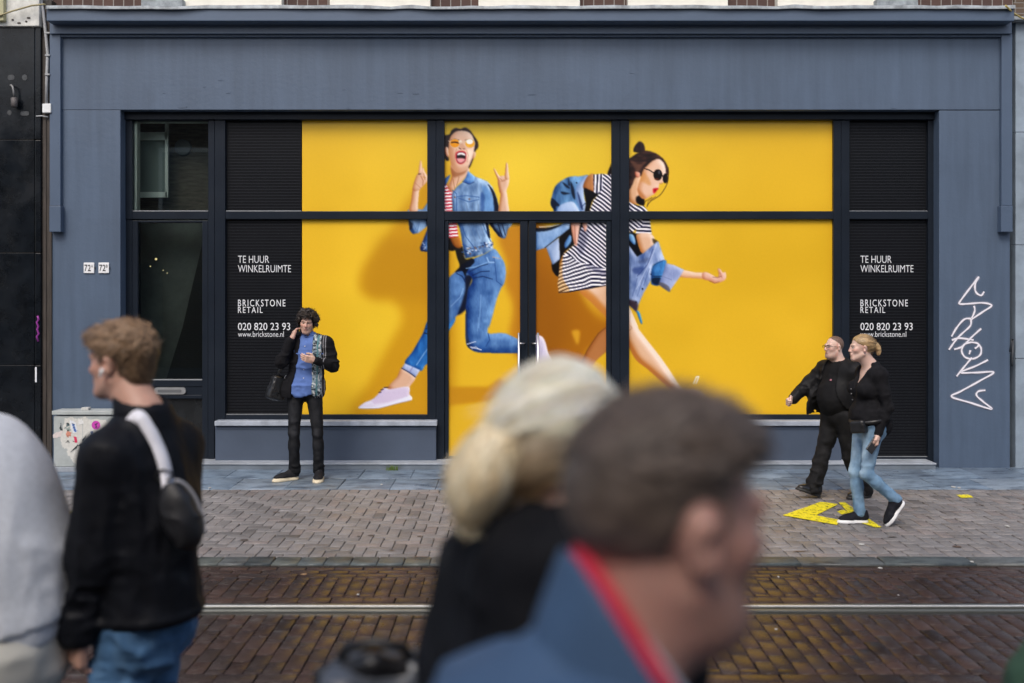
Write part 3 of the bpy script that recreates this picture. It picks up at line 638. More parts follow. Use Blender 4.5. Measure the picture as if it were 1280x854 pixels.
# ---------------------------------------------------------------- the printed window film (a flat poster, drawn in numpy)
PX0, PY0, PW, PH = 374, 146, 672, 430
def paint_poster():
    SS = 2
    W, H = PW*SS, PH*SS
    yy, xx = np.mgrid[0:H, 0:W].astype(np.float32)
    xx = xx/SS + PX0; yy = yy/SS + PY0
    rng = np.random.RandomState(4)
    def vnoise(sx, sy, seed=0):
        r = np.random.RandomState(seed)
        gw, gh = int(PW/sx)+3, int(PH/sy)+3
        g = r.rand(gh, gw).astype(np.float32)
        u = (xx-PX0)/sx; v = (yy-PY0)/sy
        i = u.astype(int); j = v.astype(int); fu = u-i; fv = v-j
        fu = fu*fu*(3-2*fu); fv = fv*fv*(3-2*fv)
        return (g[j, i]*(1-fu)+g[j, i+1]*fu)*(1-fv)+(g[j+1, i]*(1-fu)+g[j+1, i+1]*fu)*fv
    img = np.zeros((H, W, 3), np.float32)
    who = np.zeros((H, W), np.int8)
    def C(*c): return np.array(c, np.float32)/255.
    def o(ox, oy, pts, k=8.533): return [(ox+u/k, oy+v/k) for u, v in pts]
    def smooth(p, n=6):
        p = np.array(p, float); N = len(p); out = []
        for i in range(N):
            a, b, c, d = p[i-1], p[i], p[(i+1) % N], p[(i+2) % N]
            for t in np.linspace(0, 1, n, endpoint=False):
                out.append(.5*((2*b)+(c-a)*t+(2*a-5*b+4*c-d)*t*t+(3*b-a-3*c+d)*t**3))
        return np.array(out)
    def blur(m, r):
        r = max(1, int(round(r*SS)))
        for _ in range(2):
            for ax in (0, 1):
                p = np.pad(m, [(r+1, r) if k == ax else (0, 0) for k in (0, 1)], mode='edge')
                c = np.cumsum(p, axis=ax, dtype=np.float64)
                n = m.shape[ax]
                a = np.take(c, range(2*r+1, 2*r+1+n), axis=ax); b = np.take(c, range(0, n), axis=ax)
                m = ((a-b)/(2*r+1)).astype(np.float32)
        return m
    def mask(p, sm=True):
        p = smooth(p) if sm else np.array(p, float)
        x0, x1 = p[:, 0].min()-2, p[:, 0].max()+2; y0, y1 = p[:, 1].min()-2, p[:, 1].max()+2
        i0, i1 = max(0, int((x0-PX0)*SS)), min(W, int((x1-PX0)*SS)+1)
        j0, j1 = max(0, int((y0-PY0)*SS)), min(H, int((y1-PY0)*SS)+1)
        m = np.zeros((H, W), np.float32)
        if i1 <= i0 or j1 <= j0: return m
        X = xx[j0:j1, i0:i1]; Y = yy[j0:j1, 0:1]
        inside = np.zeros(X.shape, bool)
        q = np.roll(p, -1, axis=0)
        for (ax, ay), (bx, by) in zip(p, q):
            if ay == by: continue
            row = ((ay > Y) != (by > Y))
            if not row.any(): continue
            xi = (bx-ax)*(Y-ay)/(by-ay)+ax
            inside ^= row & (X < xi)
        m[j0:j1, i0:i1] = inside
        return m
    def put(m, col, alpha=1., w=None):
        a = (m*alpha)[..., None]
        img[...] = img*(1-a)+col*a
        if w is not None: who[m > .5] = w
    def body(p, light, dark, w, edge=3., lx=.8, ly=-.5, amp=1.4, tex=None, sm=True, soft=.4):
        """filled outline with a printed roundness: brighter towards the flash, darker at the far rim"""
        m = mask(p, sm); b = blur(m, edge)
        gy, gx = np.gradient(b)
        s = -(gx*lx+gy*ly)*edge*SS*amp
        t = np.clip(.62+s-(1-b)*.35, 0, 1)
        if tex is not None: t = np.clip(t+tex, 0, 1.15)
        col = dark+(light-dark)*t[..., None]
        mm = blur(m, soft) if soft else m
        put(mm, col); who[m > .5] = w
        return m
    def stroke(pts, wd, col, alpha=1., clip=None, w=None):
        p = np.array(pts, float)
        x0, y0 = p.min(0)-wd-2; x1, y1 = p.max(0)+wd+2
        i0, i1 = max(0, int((x0-PX0)*SS)), min(W, int((x1-PX0)*SS)+1)
        j0, j1 = max(0, int((y0-PY0)*SS)), min(H, int((y1-PY0)*SS)+1)
        if i1 <= i0 or j1 <= j0: return
        X = xx[j0:j1, i0:i1]; Y = yy[j0:j1, i0:i1]
        d = np.full(X.shape, 1e9)
        for (ax, ay), (bx, by) in zip(p[:-1], p[1:]):
            L = (bx-ax)**2+(by-ay)**2+1e-9
            t = np.clip(((X-ax)*(bx-ax)+(Y-ay)*(by-ay))/L, 0, 1)
            d = np.minimum(d, np.hypot(X-ax-t*(bx-ax), Y-ay-t*(by-ay)))
        a = np.clip((wd/2-d)*SS*.8+.5, 0, 1)*alpha
        if clip is not None: a = a*clip[j0:j1, i0:i1]
        img[j0:j1, i0:i1] = img[j0:j1, i0:i1]*(1-a[..., None])+col*a[..., None]
        if w is not None: who[j0:j1, i0:i1][a > .5] = w
    def ell(cx, cy, rx, ry, col, alpha=1., w=None, soft=.4):
        d = np.hypot((xx-cx)/rx, (yy-cy)/ry)
        m = np.clip((1-d)*min(rx, ry)*SS*soft*2+.5, 0, 1)
        put(m, col, alpha, w)
    # ---- yellow studio paper with the shadows that were printed on it
    n1 = vnoise(90, 90, 1); n2 = vnoise(30, 30, 2)
    base = C(232, 184, 38)+(n1[..., None]-.5)*C(14, 12, 8)+(n2[..., None]-.5)*C(5, 5, 3)
    gl = np.exp(-(((xx-660)/190)**2+((yy-190)/110)**2))[..., None]
    base = base+gl*C(10, 22, 16)
    gl = np.exp(-(((xx-470)/60)**2+((yy-400)/90)**2))[..., None]
    base = base+gl*C(8, 14, 8)
    img[...] = base
    sh = blur(mask([(534, 215), (512, 245), (497, 268), (478, 300), (452, 335), (449, 362), (468, 374), (490, 376), (502, 398), (486, 430), (462, 475), (440, 522), (560, 522), (560, 215)]), 6)
    put(sh, C(206, 148, 20), .85)
    put(blur(mask([(470, 300), (500, 296), (540, 300), (540, 372), (490, 372), (455, 365)]), 9), C(188, 132, 18), .55)
    put(blur(mask([(556, 484), (609, 484), (625, 473), (637, 489), (608, 502), (556, 508)], False), 2), C(200, 138, 22), .9)
    put(blur(mask([(622, 290), (633, 330), (630, 352), (641, 383), (636, 420), (640, 440), (664, 440), (664, 290)]), 4), C(196, 128, 26), .9)
    put(blur(mask([(661, 286), (700, 300), (735, 380), (766, 402), (766, 425), (735, 440), (728, 462), (661, 462)]), 5), C(172, 104, 14), .97)
    put(blur(mask([(664, 330), (690, 345), (712, 400), (700, 450), (664, 450)]), 12), C(150, 88, 14), .7)
    put(blur(mask([(715, 414), (724, 413), (725, 420), (722, 431), (718, 424)]), 1.5), C(224, 164, 38), .9)
    put(blur(mask([(735, 350), (757, 358), (766, 400), (745, 395)]), 6), C(205, 140, 26), .7)
    # ---- cloth textures
    twill = (vnoise(1.6, 3.5, 5)-.5)*.16+(vnoise(7, 11, 6)-.5)*.34
    fold = (vnoise(5, 16, 7)-.5)*.7
    crease = (vnoise(13, 5, 8)-.5)*.6
    JL, JD = C(172, 205, 240), C(38, 70, 120)       # jacket denim
    NL, ND = C(116, 160, 212), C(22, 56, 118)       # jeans denim
    SL, SD = C(240, 212, 192), C(176, 112, 70)      # skin
    K = C(20, 22, 32)
    A = lambda *p: o(500, 150, p)
    B = lambda *p: o(500, 230, p)
    Cc = lambda *p: o(500, 310, p)
    D = lambda *p: o(440, 390, p)
    E = lambda *p: o(440, 440, p)
    F = lambda *p: o(560, 390, p)
    # ======== woman 1: jumping, rock sign
    # far lower leg, cuff, ankle, shoe
    body(D((530, 600), (670, 690), (610, 800), (600, 850), (470, 850), (375, 810), (470, 700)), SL, SD, 1, 2.5)
    body(D((1010, 60), (905, 40), (800, 95), (750, 225), (640, 420), (556, 552), (722, 632), (770, 575), (830, 520), (960, 300), (1100, 80)), C(70, 150, 225), C(16, 62, 130), 1, 3, tex=twill+fold*.5)
    stroke(D((810, 380), (745, 470), (680, 570)), .8, C(170, 205, 240), .8)
    stroke(D((760, 225), (805, 235)), 1.2, K, .8); stroke(D((775, 180), (805, 178)), 1., K, .7)
    body(D((556, 550), (722, 622), (672, 697), (522, 602)), C(196, 208, 238), C(110, 130, 180), 1, 1.5, tex=twill, sm=False)
    stroke(D((522, 602), (600, 645), (668, 697)), 1.2, C(40, 45, 75), .9)
    stroke(D((640, 590), (610, 640)), 1., C(120, 110, 160), .7)
    m = body(E((70, 582), (130, 540), (220, 500), (305, 412), (338, 380), (400, 398), (590, 374), (606, 450), (622, 512), (450, 560), (250, 605), (85, 607)), C(236, 232, 244), C(192, 182, 208), 1, 2)
    st = (np.sin((xx*1.0+yy*.35)*2.9) > .1).astype(np.float32)
    put(blur(m*st*mask(E((200, 530), (320, 400), (600, 380), (605, 470), (350, 545), (230, 560)), False), .3), C(168, 132, 178), .55)
    body(E((72, 585), (200, 590), (350, 560), (480, 520), (612, 472), (624, 520), (480, 553), (280, 606), (80, 609)), C(240, 240, 250), C(196, 198, 222), 1, 1.2)
    stroke(E((80, 611), (280, 608), (480, 556), (622, 522)), 1., C(150, 110, 40), .6)
    for q in ((335, 385, 375, 380), (300, 410, 325, 400), (280, 437, 300, 430)): stroke(E(q[:2], q[2:]), 1.3, C(60, 35, 50))
    # her lifted back foot behind the handle
    body([(668, 421), (676, 420), (681, 426), (685, 440), (690, 456), (666, 458)], C(236, 228, 246), C(190, 180, 215), 1, 2)
    # thighs
    body(Cc((440, 420), (520, 312), (590, 250), (660, 215), (780, 240), (745, 360), (720, 480), (700, 640), (610, 715), (520, 803), (400, 880)), NL, ND, 1, 4, tex=twill+crease*.35)
    put(blur(mask(Cc((690, 300), (770, 300), (730, 440), (706, 640), (610, 715), (650, 590), (690, 440))), .9), C(22, 26, 46), .93)
    stroke(Cc((670, 430), (640, 520), (540, 620)), .9, C(170, 200, 235), .6)
    leg = [Cc((640, 200), (760, 120), (900, 60), (1000, 5), (1060, 70), (1112, 160), (1127, 260), (1112, 365), (1075, 430), (1030, 545), (990, 700), (945, 853)),
           F((430, 130), (424, 226), (520, 226), (610, 230), (700, 268), (800, 312), (900, 330), (940, 400), (900, 436), (770, 441), (600, 441), (480, 440), (320, 432), (240, 402), (192, 345), (180, 200), (184, 0)),
           Cc((696, 640), (705, 560), (722, 440), (765, 320))]
    m = body(sum(leg, []), NL, ND, 1, 5, tex=twill+crease*.3, amp=1.7)
    put(blur(m*mask(F((424, 226), (450, 300), (420, 380), (360, 420), (300, 360), (380, 300)), True), 2), C(40, 88, 160), .45)
    stroke(Cc((860, 500), (850, 700), (835, 853)), 1.3, C(150, 190, 235), .45); stroke(F((320, 60), (310, 200)), 1.3, C(150, 190, 235), .4)
    put(m*mask(F((180, 0), (205, 0), (200, 200), (240, 400), (190, 345))), C(46, 52, 70), .6)
    stroke(F((200, 345), (260, 325), (290, 318)), 1., C(225, 232, 245), .9); stroke(F((235, 375), (300, 390), (350, 405)), 1.3, C(225, 225, 235), .85)
    stroke(F((250, 395), (290, 370), (330, 400)), .9, C(225, 225, 235), .7)
    stroke(F((425, 228), (440, 300), (400, 370)), .9, C(20, 50, 110), .8)
    for q in (((770, 290), (860, 250), (950, 245)), ((740, 250), (850, 190), (930, 170)), ((660, 230), (700, 300), (690, 330)), ((780, 320), (880, 300), (980, 330)), ((600, 270), (660, 300), (690, 360))):
        stroke(Cc(*q), 1.2, C(14, 36, 80), .75)
    put(blur(mask(Cc((590, 0), (660, -20), (690, 112), (765, 104), (790, 150), (722, 225), (690, 300), (660, 245), (580, 255), (630, 190), (600, 90))), .6), C(14, 18, 32), .9, 1)
    stroke(Cc((1000, 95), (1020, 250), (1025, 350), (1090, 400)), .8, C(30, 66, 130), .8); stroke(Cc((985, 92), (1070, 112)), .9, C(200, 170, 150), .8)
    stroke(Cc((925, 100), (945, 150), (1000, 150)), 1.6, C(160, 196, 236), .8)
    stroke(Cc((700, 215), (800, 200), (930, 150)), 1.4, C(150, 190, 232), .6)
    # belly, tee
    put(blur(mask(B((512, 575), (560, 570), (600, 690), (512, 700))), .5), K, .95, 1)
    body(B((528, 560), (615, 550), (655, 665), (580, 668)), C(196, 126, 52), C(120, 66, 26), 1, 2)
    m = mask(A((440, 660), (500, 690), (560, 755)) + B((552, 300), (600, 410), (618, 556), (515, 572), (440, 400)), False)
    stp = (np.sin((yy+.08*xx)*2*np.pi/4.15) > 0).astype(np.float32)[..., None]
    put(blur(m, .4), C(200, 30, 62)*stp+C(240, 226, 230)*(1-stp), 1, 1)
    # neck
    body(A((535, 470), (548, 600), (500, 700), (555, 765), (590, 710), (700, 600), (735, 540), (715, 480), (620, 520)), SL, SD, 1, 3)
    put(blur(mask(A((540, 500), (600, 545), (680, 535), (725, 500), (690, 560), (600, 600), (550, 590))), .9), C(150, 92, 56), .75)
    for q in (((560, 620), (580, 740)), ((625, 600), (600, 690)), ((545, 600), (535, 690))): stroke(A(*q), .9, C(160, 100, 62), .7)
    # jacket body + collar + flap
    jb = A((552, 770), (600, 705), (668, 650), (740, 640), (800, 598), (862, 620), (930, 648), (985, 712), (1030, 830)) + B((1052, 240), (1050, 310), (985, 380), (940, 430), (960, 560), (985, 640), (993, 690), (890, 745), (800, 772), (695, 792), (672, 690), (650, 560), (632, 470), (600, 390), (556, 310), (548, 110))
    m = body(jb, JL, JD, 1, 4, tex=twill*1.3+fold*.55, amp=1.2, sm=False)
    put(blur(m*mask(B((930, -10), (985, 50), (1045, 170), (1058, 310), (1003, 310), (990, 150), (965, 60))), .5), C(18, 22, 40), .95)
    put(blur(m*mask(B((860, 80), (900, 130), (900, 260), (870, 330), (850, 200))), .8), C(30, 70, 140), .6)
    put(blur(m*mask(B((870, 20), (930, 40), (985, 150), (1000, 310), (905, 310), (900, 130))), 1), C(96, 152, 216), .55)
    for q in (((600, 130), (700, 118), (840, 135)), ((620, 145), (730, 185), (835, 160)), ((640, 400), (700, 560), (800, 690)), ((660, 640), (760, 690), (980, 620)), ((870, 400), (920, 520), (980, 640)), ((555, 60), (600, 100), (600, 300)), ((660, 590), (690, 785))):
        stroke(B(*q), 1.1, C(40, 84, 150), .75)
    for q in (((700, 200), (720, 300)), ((770, 200), (765, 300)), ((650, 220), (680, 300)), ((830, 210), (835, 300)), ((720, 410), (800, 600)), ((780, 410), (850, 580)), ((850, 420), (900, 560))):
        stroke(B(*q), .8, C(96, 116, 150), .6)
    for i in range(46):
        t = rng.rand(); bx = 660+330*t; by = 755-110*t+rng.randn()*26-18
        ell(500+bx/8.533, 230+by/8.533, .9+rng.rand(), .7+rng.rand()*.7, [C(52, 84, 140), C(225, 232, 245), C(24, 48, 96), C(120, 100, 92)][i % 4], .7)
    for bx, by in ((580, 135), (735, 155), (745, 740)): ell(500+bx/8.533, 230+by/8.533, 1.2, 1.2, C(120, 92, 84), .9)
    body(A((722, 536), (802, 600), (782, 655), (735, 677), (662, 648), (700, 600)), C(140, 190, 240), C(30, 74, 150), 1, 2, sm=False, tex=twill)
    stroke(A((662, 650), (735, 679), (785, 655)), .9, C(26, 50, 100), .8)
    body(A((455, 640), (480, 610), (530, 580), (505, 650), (470, 700)), C(80, 130, 200), C(16, 40, 90), 1, 2)
    put(m*mask(B((905, 380), (940, 430), (962, 560), (935, 560), (912, 440))), C(12, 20, 44), .85)
    # elbow of the raised arm
    m = body(B((930, 370), (1050, 330), (1195, 400), (1150, 480), (1122, 572), (1062, 562), (1000, 490)), C(150, 190, 232), C(26, 40, 70), 1, 3, tex=twill+fold)
    for q in (((980, 420), (1050, 550)), ((1040, 420), (1090, 560)), ((1090, 430), (1120, 540)), ((960, 420), (1010, 500))): stroke(B(*q), 1.2, C(16, 22, 44), .8)
    # right forearm and hand
    body(A((1040, 660), (1050, 600), (1100, 588), (1160, 600), (1157, 680), (1135, 745), (1142, 800)) + B((1150, 190), (1158, 330), (1050, 330), (1068, 120)) + A((1060, 760),), SL, SD, 1, 2.2)
    body(A((996, 518), (1010, 515), (1040, 565), (1075, 618), (1048, 640)), SL, SD, 1, 1.2); body(A((1128, 458), (1147, 458), (1155, 540), (1160, 615), (1118, 615)), SL, SD, 1, 1.2)
    stroke(A((1062, 612), (1085, 640), (1120, 632)), 1., C(170, 104, 70), .7); stroke(A((1075, 650), (1118, 645)), .8, C(170, 104, 70), .5)
    stroke(A((1045, 670), (1062, 760)), 1., C(160, 96, 60), .5)
    # left arm, hand, sleeve
    m = body(B((60, 300), (88, 262), (120, 300), (170, 285), (185, 262), (235, 268), (292, 186), (330, 150), (340, 440), (292, 440), (190, 520), (130, 531), (95, 490), (84, 380)), JL, JD, 1, 3, tex=twill+fold*.5, sm=False)
    put(m*blur(mask(B((80, 390), (130, 420), (120, 480), (90, 470))), .5), K, .7); put(m*blur(mask(B((270, 380), (310, 380), (300, 440), (280, 450))), .5), K, .8)
    stroke(B((130, 400), (160, 480)), .8, C(50, 90, 150), .6); stroke(B((200, 390), (180, 500)), .8, C(50, 90, 150), .6)
    body(B((300, 440), (205, 680), (214, 712), (320, 725), (340, 440)), C(110, 160, 220), C(20, 40, 90), 1, 2.5, tex=twill*2, sm=False)
    for k in range(14): ell(526+rng.rand()*9, 303+rng.rand()*9, .9, .8, [C(210, 220, 236), C(26, 50, 100)][k % 2], .7)
    body(A((112, 860), (128, 735), (160, 690), (196, 720), (188, 860)) + B((182, 280), (140, 300), (92, 285)), SL, SD, 1, 2.2)
    body(A((158, 610), (190, 560), (240, 498), (256, 540), (292, 600), (285, 650), (235, 700), (195, 742), (128, 740)), SL, SD, 1, 2)
    body(A((206, 440), (214, 420), (224, 440), (230, 520), (216, 562), (188, 572)), C(246, 224, 208), C(190, 126, 84), 1, 1.3)
    stroke(A((190, 570), (212, 568)), 1.2, C(60, 30, 24), .8); stroke(A((215, 590), (240, 640), (235, 690)), .9, C(170, 100, 60), .8); stroke(A((245, 560), (262, 630)), .9, C(170, 100, 60), .7); stroke(A((240, 600), (268, 610)), .9, C(196, 140, 40), .7)
    stroke(A((150, 660), (215, 720)), .9, C(176, 110, 74), .5)
    # head
    body(A((450, 175), (520, 145), (545, 100), (590, 75), (640, 86), (690, 70), (742, 100), (786, 160), (826, 220), (831, 280), (802, 322), (788, 380), (748, 485), (722, 490), (700, 300), (520, 300), (518, 424), (465, 388)), C(62, 46, 46), C(16, 12, 18), 1, 2, tex=(vnoise(2, 5, 9)-.5)*.5)
    body(A((475, 286), (508, 288), (516, 384), (490, 372), (472, 330)), SL, C(170, 100, 70), 1, 1.5); body(A((780, 330), (806, 344), (796, 390), (768, 406)), SL, SD, 1, 1.5)
    fm = body(A((522, 205), (545, 152), (600, 110), (680, 104), (745, 132), (784, 200), (790, 290), (772, 380), (738, 470), (700, 522), (650, 547), (590, 540), (548, 485), (526, 400), (512, 300)), C(244, 218, 200), C(186, 124, 86), 1, 4, amp=1.1)
    put(blur(fm*mask(A((512, 280), (560, 300), (570, 420), (600, 520), (560, 520), (525, 400))), 1.2), C(196, 140, 100), .55)
    put(blur(fm*mask(A((560, 470), (640, 500), (720, 480), (700, 525), (640, 548), (580, 535))), 1.), C(206, 156, 122), .5)
    put(blur(fm*mask(A((700, 310), (770, 320), (750, 400), (715, 420))), 1.2), C(252, 232, 214), .6)
    stroke(A((540, 205), (580, 192), (622, 204)), 1.2, C(96, 60, 46), .8); stroke(A((690, 205), (740, 196), (780, 212)), 1., C(120, 84, 70), .6)
    ell(568, 178, 6.0, 5.2, C(232, 150, 20), .95); ell(587, 178.6, 5.8, 5.2, C(236, 168, 44), .95)
    stroke(A((545, 232), (580, 226), (618, 236)), 1.7, C(60, 34, 20), .9); ell(575, 176.5, 2.2, 2.0, C(250, 240, 226), .85); ell(586.5, 176, 4.2, 3.2, C(252, 246, 240), .95); ell(584.5, 181, 1.6, 1.5, C(240, 180, 70), .8)
    th = np.linspace(0, 2*np.pi, 22)
    for cx, rx in ((568, 6.4), (587, 6.2)): stroke([(cx+rx*np.cos(t), 178.2+5.6*np.sin(t)) for t in th], .7, C(214, 190, 150), .8)
    stroke(A((640, 225), (690, 228)), .9, C(214, 190, 160), .8); stroke(A((512, 215), (530, 225)), .8, C(230, 210, 190), .9)
    put(blur(fm*mask(A((640, 230), (625, 285), (650, 300), (690, 300), (690, 280), (660, 240))), .6), C(196, 146, 116), .6)
    stroke(A((625, 290), (645, 302)), 1.1, C(96, 50, 40), .9); stroke(A((668, 300), (688, 300)), 1., C(110, 60, 48), .8)
    stroke(A((600, 300), (575, 370), (580, 440)), .9, C(186, 128, 96), .6); stroke(A((705, 310), (725, 370), (712, 440)), .9, C(186, 128, 96), .6)
    put(blur(mask(A((588, 362), (598, 336), (645, 320), (692, 334), (704, 370), (692, 430), (650, 463), (610, 450), (591, 410))), .3), C(196, 26, 46), 1)
    put(blur(mask(A((600, 366), (612, 345), (645, 336), (688, 348), (695, 375), (684, 425), (650, 450), (615, 440), (600, 405))), .3), C(30, 14, 20), 1)
    put(blur(mask(A((602, 362), (615, 346), (645, 338), (685, 348), (693, 374), (650, 362), (612, 368))), .3), C(244, 240, 238), 1)
    put(blur(mask(A((602, 402), (645, 398), (690, 408), (682, 428), (650, 450), (615, 440))), .4), C(226, 156, 158), 1)
    # ======== woman 2: striding, striped dress
    G = lambda *p: o(750, 170, p)
    Hh = lambda *p: o(660, 200, p)
    I = lambda *p: o(660, 280, p)
    J = lambda *p: o(770, 270, p)
    Kk = lambda *p: o(700, 350, p)
    L = lambda *p: o(720, 390, p, 7.11)
    W1, W0 = C(238, 236, 246), C(24, 26, 62)
    def stripes(m, f, tint=None):
        s = np.clip(np.sin(f)*3.2+.35, 0, 1)[..., None]
        col = W1*s+W0*(1-s)
        if tint is not None: col = col*tint
        put(blur(m, .35), col, 1, 2)
    body(G((140, 280), (110, 320), (84, 400), (140, 440), (200, 400)), C(50, 34, 34), C(18, 12, 16), 2, 2)
    # legs
    body(L((330, 100), (280, 130), (200, 190), (100, 340), (40, 470), (20, 560), (110, 560), (170, 450), (280, 350), (400, 280)), C(206, 146, 96), C(140, 78, 30), 2, 3)
    stroke(L((280, 130), (200, 192), (100, 342), (50, 460)), 1.2, C(110, 62, 26), .6)
    body(Kk((210, 110), (400, 80), (560, 40), (700, 200), (830, 480)) + L((560, 150), (650, 268), (780, 436), (910, 632), (960, 720), (880, 720), (800, 655), (640, 512), (540, 432), (470, 312), (380, 150)) + Kk((510, 405), (430, 330), (330, 230)), C(242, 218, 200), C(186, 116, 56), 2, 5, amp=1.9)
    put(blur(mask(Kk((215, 125), (300, 100), (510, 330), (512, 410), (430, 335), (330, 235))), 2), C(204, 134, 60), .8)
    stroke(L((492, 125), (500, 145), (478, 165)), 1., C(186, 130, 92), .8)
    body(L((860, 640), (960, 690), (1060, 690), (1150, 740), (1100, 760), (900, 750)), C(236, 205, 186), C(190, 128, 84), 2, 2)
    stroke(L((1050, 640), (1075, 580), (1098, 575), (1072, 640)), 1.3, C(240, 240, 244), .95, w=2)
    # flying jacket, left
    m = body(Hh((243, 470), (252, 390), (300, 262), (430, 176), (560, 166), (645, 158), (600, 260), (600, 400), (616, 460), (606, 560), (610, 640), (520, 700), (300, 600), (270, 520)), C(134, 186, 232), C(28, 62, 110), 2, 4, tex=twill+fold*.6, sm=True)
    for p in (((365, 225), (430, 270), (450, 300), (400, 280)), ((350, 330), (450, 350), (380, 365)), ((455, 215), (500, 330), (500, 420), (465, 350)), ((255, 400), (340, 480), (300, 490), (285, 530), (245, 470)), ((430, 180), (450, 260), (430, 260))):
        put(blur(m*mask(Hh(*p)), .5), C(16, 26, 44), .85)
    body(Hh((645, 158), (600, 165), (520, 270), (500, 330), (520, 440), (560, 560), (612, 560), (616, 460), (596, 390), (592, 260)), C(182, 202, 234), C(90, 124, 176), 2, 2, sm=False, tex=twill)
    put(blur(mask(Hh((525, 330), (560, 400), (590, 520), (560, 500))), .6), C(30, 48, 96), .8); stroke(Hh((612, 455), (570, 500)), 1., C(40, 60, 110), .8)
    ell(660+520/8.533, 200+237/8.533, 1., 1., C(30, 40, 60))
    body(Hh((305, 560), (330, 490), (400, 450), (480, 442), (530, 500), (556, 570), (520, 620), (360, 620)), C(188, 208, 238), C(130, 160, 206), 2, 3, tex=twill)
    # bare upper arm
    body(Hh((640, 165), (705, 150), (712, 335), (600, 305), (596, 245)), C(206, 146, 96), C(140, 80, 36), 2, 2.5)
    put(blur(mask(Hh((596, 300), (660, 315), (710, 335), (770, 350), (690, 430), (650, 560), (605, 560), (617, 455))), .4), C(16, 16, 22), 1, 2)
    # tail of the jacket below the transom
    put(blur(mask(I((340, 120), (470, -60), (640, -60), (570, 120), (470, 240), (400, 290), (340, 400), (325, 560), (250, 440))), .4), C(26, 24, 26), 1, 2)
    m = body(I((70, 44), (180, 44), (340, 6), (462, -60), (440, 45), (330, 132), (180, 252), (70, 285)), C(176, 206, 240), C(76, 116, 172), 2, 3, sm=False, tex=twill+crease*.25)
    put(blur(mask(I((70, 38), (200, 34), (345, 2), (330, 25), (200, 70), (70, 74))), .4), C(20, 24, 36), .92, 2)
    stroke(I((120, 26), (230, 22), (330, 0)), 1., C(236, 240, 246), .9)
    body(I((190, 240), (330, 140), (338, 300), (340, 372), (262, 434)), C(186, 204, 232), C(110, 136, 180), 2, 2, tex=twill+fold*.3, sm=False)
    body(I((392, 200), (450, 112), (462, 180), (400, 256)), C(130, 180, 226), C(50, 90, 150), 2, 1.5)
    stroke(I((330, 132), (180, 250)), 1.2, C(30, 36, 50), .8)
    # dress
    d1 = mask(Hh((700, 152), (800, 142), (900, 150)) + G((200, 560), (310, 690), (400, 735), (470, 740), (530, 820)) + J((360, 35), (382, 190), (214, 190), (226, 130), (170, 182), (120, 150)) + [(786, 300), (775, 360)] + I((860, 650), (640, 692), (440, 724), (332, 732), (318, 640), (338, 480), (378, 320), (480, 232), (530, 175), (560, 60), (600, -20)) + Hh((650, 560), (700, 420), (765, 350), (708, 340)), False)
    wob = (vnoise(16, 16, 12)-.5)*9+(vnoise(7, 9, 13)-.5)*3
    up = (xx*.62-yy*.80+wob*.25)*2*np.pi/4.3
    sk = np.clip((yy-308)/26, 0, 1); sk = sk*sk*(3-2*sk)
    low = (xx*.17+yy*.98-.0036*(xx-735)**2+wob*.35)*2*np.pi/4.6
    stripes(d1, np.where(yy < 318+(xx-700)*.32+wob*.6, -up, low))
    slv = mask(Hh((698, 150), (800, 140), (800, 300), (745, 350), (708, 340)), False)
    stripes(slv, (xx+.04*yy+wob*.1)*2*np.pi/4.4)
    sl2 = mask(J((300, 20), (365, 35), (384, 192), (212, 190), (228, 125), (290, 110)), False)
    stripes(sl2, (yy-.05*xx)*2*np.pi/4.7)
    put(blur(d1*mask(I((300, 480), (372, 330), (372, 560), (440, 690), (430, 740), (300, 740))), .7), C(226, 150, 30), .45)
    put(blur(d1*mask(I((560, 60), (640, 40), (620, 200), (560, 330), (530, 200))), 1.4), C(40, 42, 70), .35)
    put(blur(d1*mask(I((640, 430), (860, 520), (860, 560), (700, 500))), 1.2), C(60, 60, 90), .35)
    stroke(I((330, 730), (440, 722), (640, 690), (850, 648)), 1.2, C(30, 24, 40), .8)
    # hand on the hip
    body(I((460, -60), (560, -60), (548, 50), (526, 215), (500, 216), (478, 140)), C(238, 200, 184), C(190, 126, 100), 2, 1.8)
    body(I((580, -60), (632, -60), (627, 60), (600, 62)), C(238, 200, 184), C(190, 126, 100), 2, 1.5)
    stroke(I((500, 10), (505, 200)), .9, C(150, 80, 60), .8)
    # jacket, right
    put(blur(mask(J((60, 200), (210, 180), (252, 330), (290, 392), (232, 436), (60, 380))), .4), C(20, 22, 30), 1, 2)
    body(J((120, 190), (190, 200), (212, 300), (160, 270)), C(150, 196, 236), C(60, 110, 170), 2, 1.5)
    body(J((228, 192), (382, 188), (415, 300), (290, 395), (250, 320)), C(240, 214, 194), C(186, 120, 70), 2, 3)
    put(blur(mask(J((392, 238), (455, 268), (420, 310))), .4), C(70, 56, 30), .9, 2)
    m = body(J((60, 280), (135, 300), (230, 432), (300, 390), (440, 272), (458, 268), (520, 450), (526, 470), (402, 520), (398, 650), (280, 853)) + Kk((905, 120), (842, 260), (822, 345), (735, 262), (640, 200)), C(172, 190, 226), C(66, 92, 148), 2, 4, sm=False, tex=twill*1.4+fold*.8)
    put(blur(m*mask(Kk((640, 180), (735, 205), (830, 240), (822, 345), (735, 265))), .8), C(56, 38, 44), .85)
    put(blur(m*mask(J((180, 560), (300, 540), (260, 620), (190, 600))), 1.), C(40, 60, 120), .6); put(blur(m*mask(J((240, 480), (350, 440), (330, 490), (260, 500))), .8), C(66, 76, 110), .5)
    stroke(J((400, 350), (340, 520), (230, 640)), 1., C(44, 62, 120), .7); stroke(J((440, 290), (400, 400), (330, 560), (220, 780)), .9, C(205, 215, 238), .6)
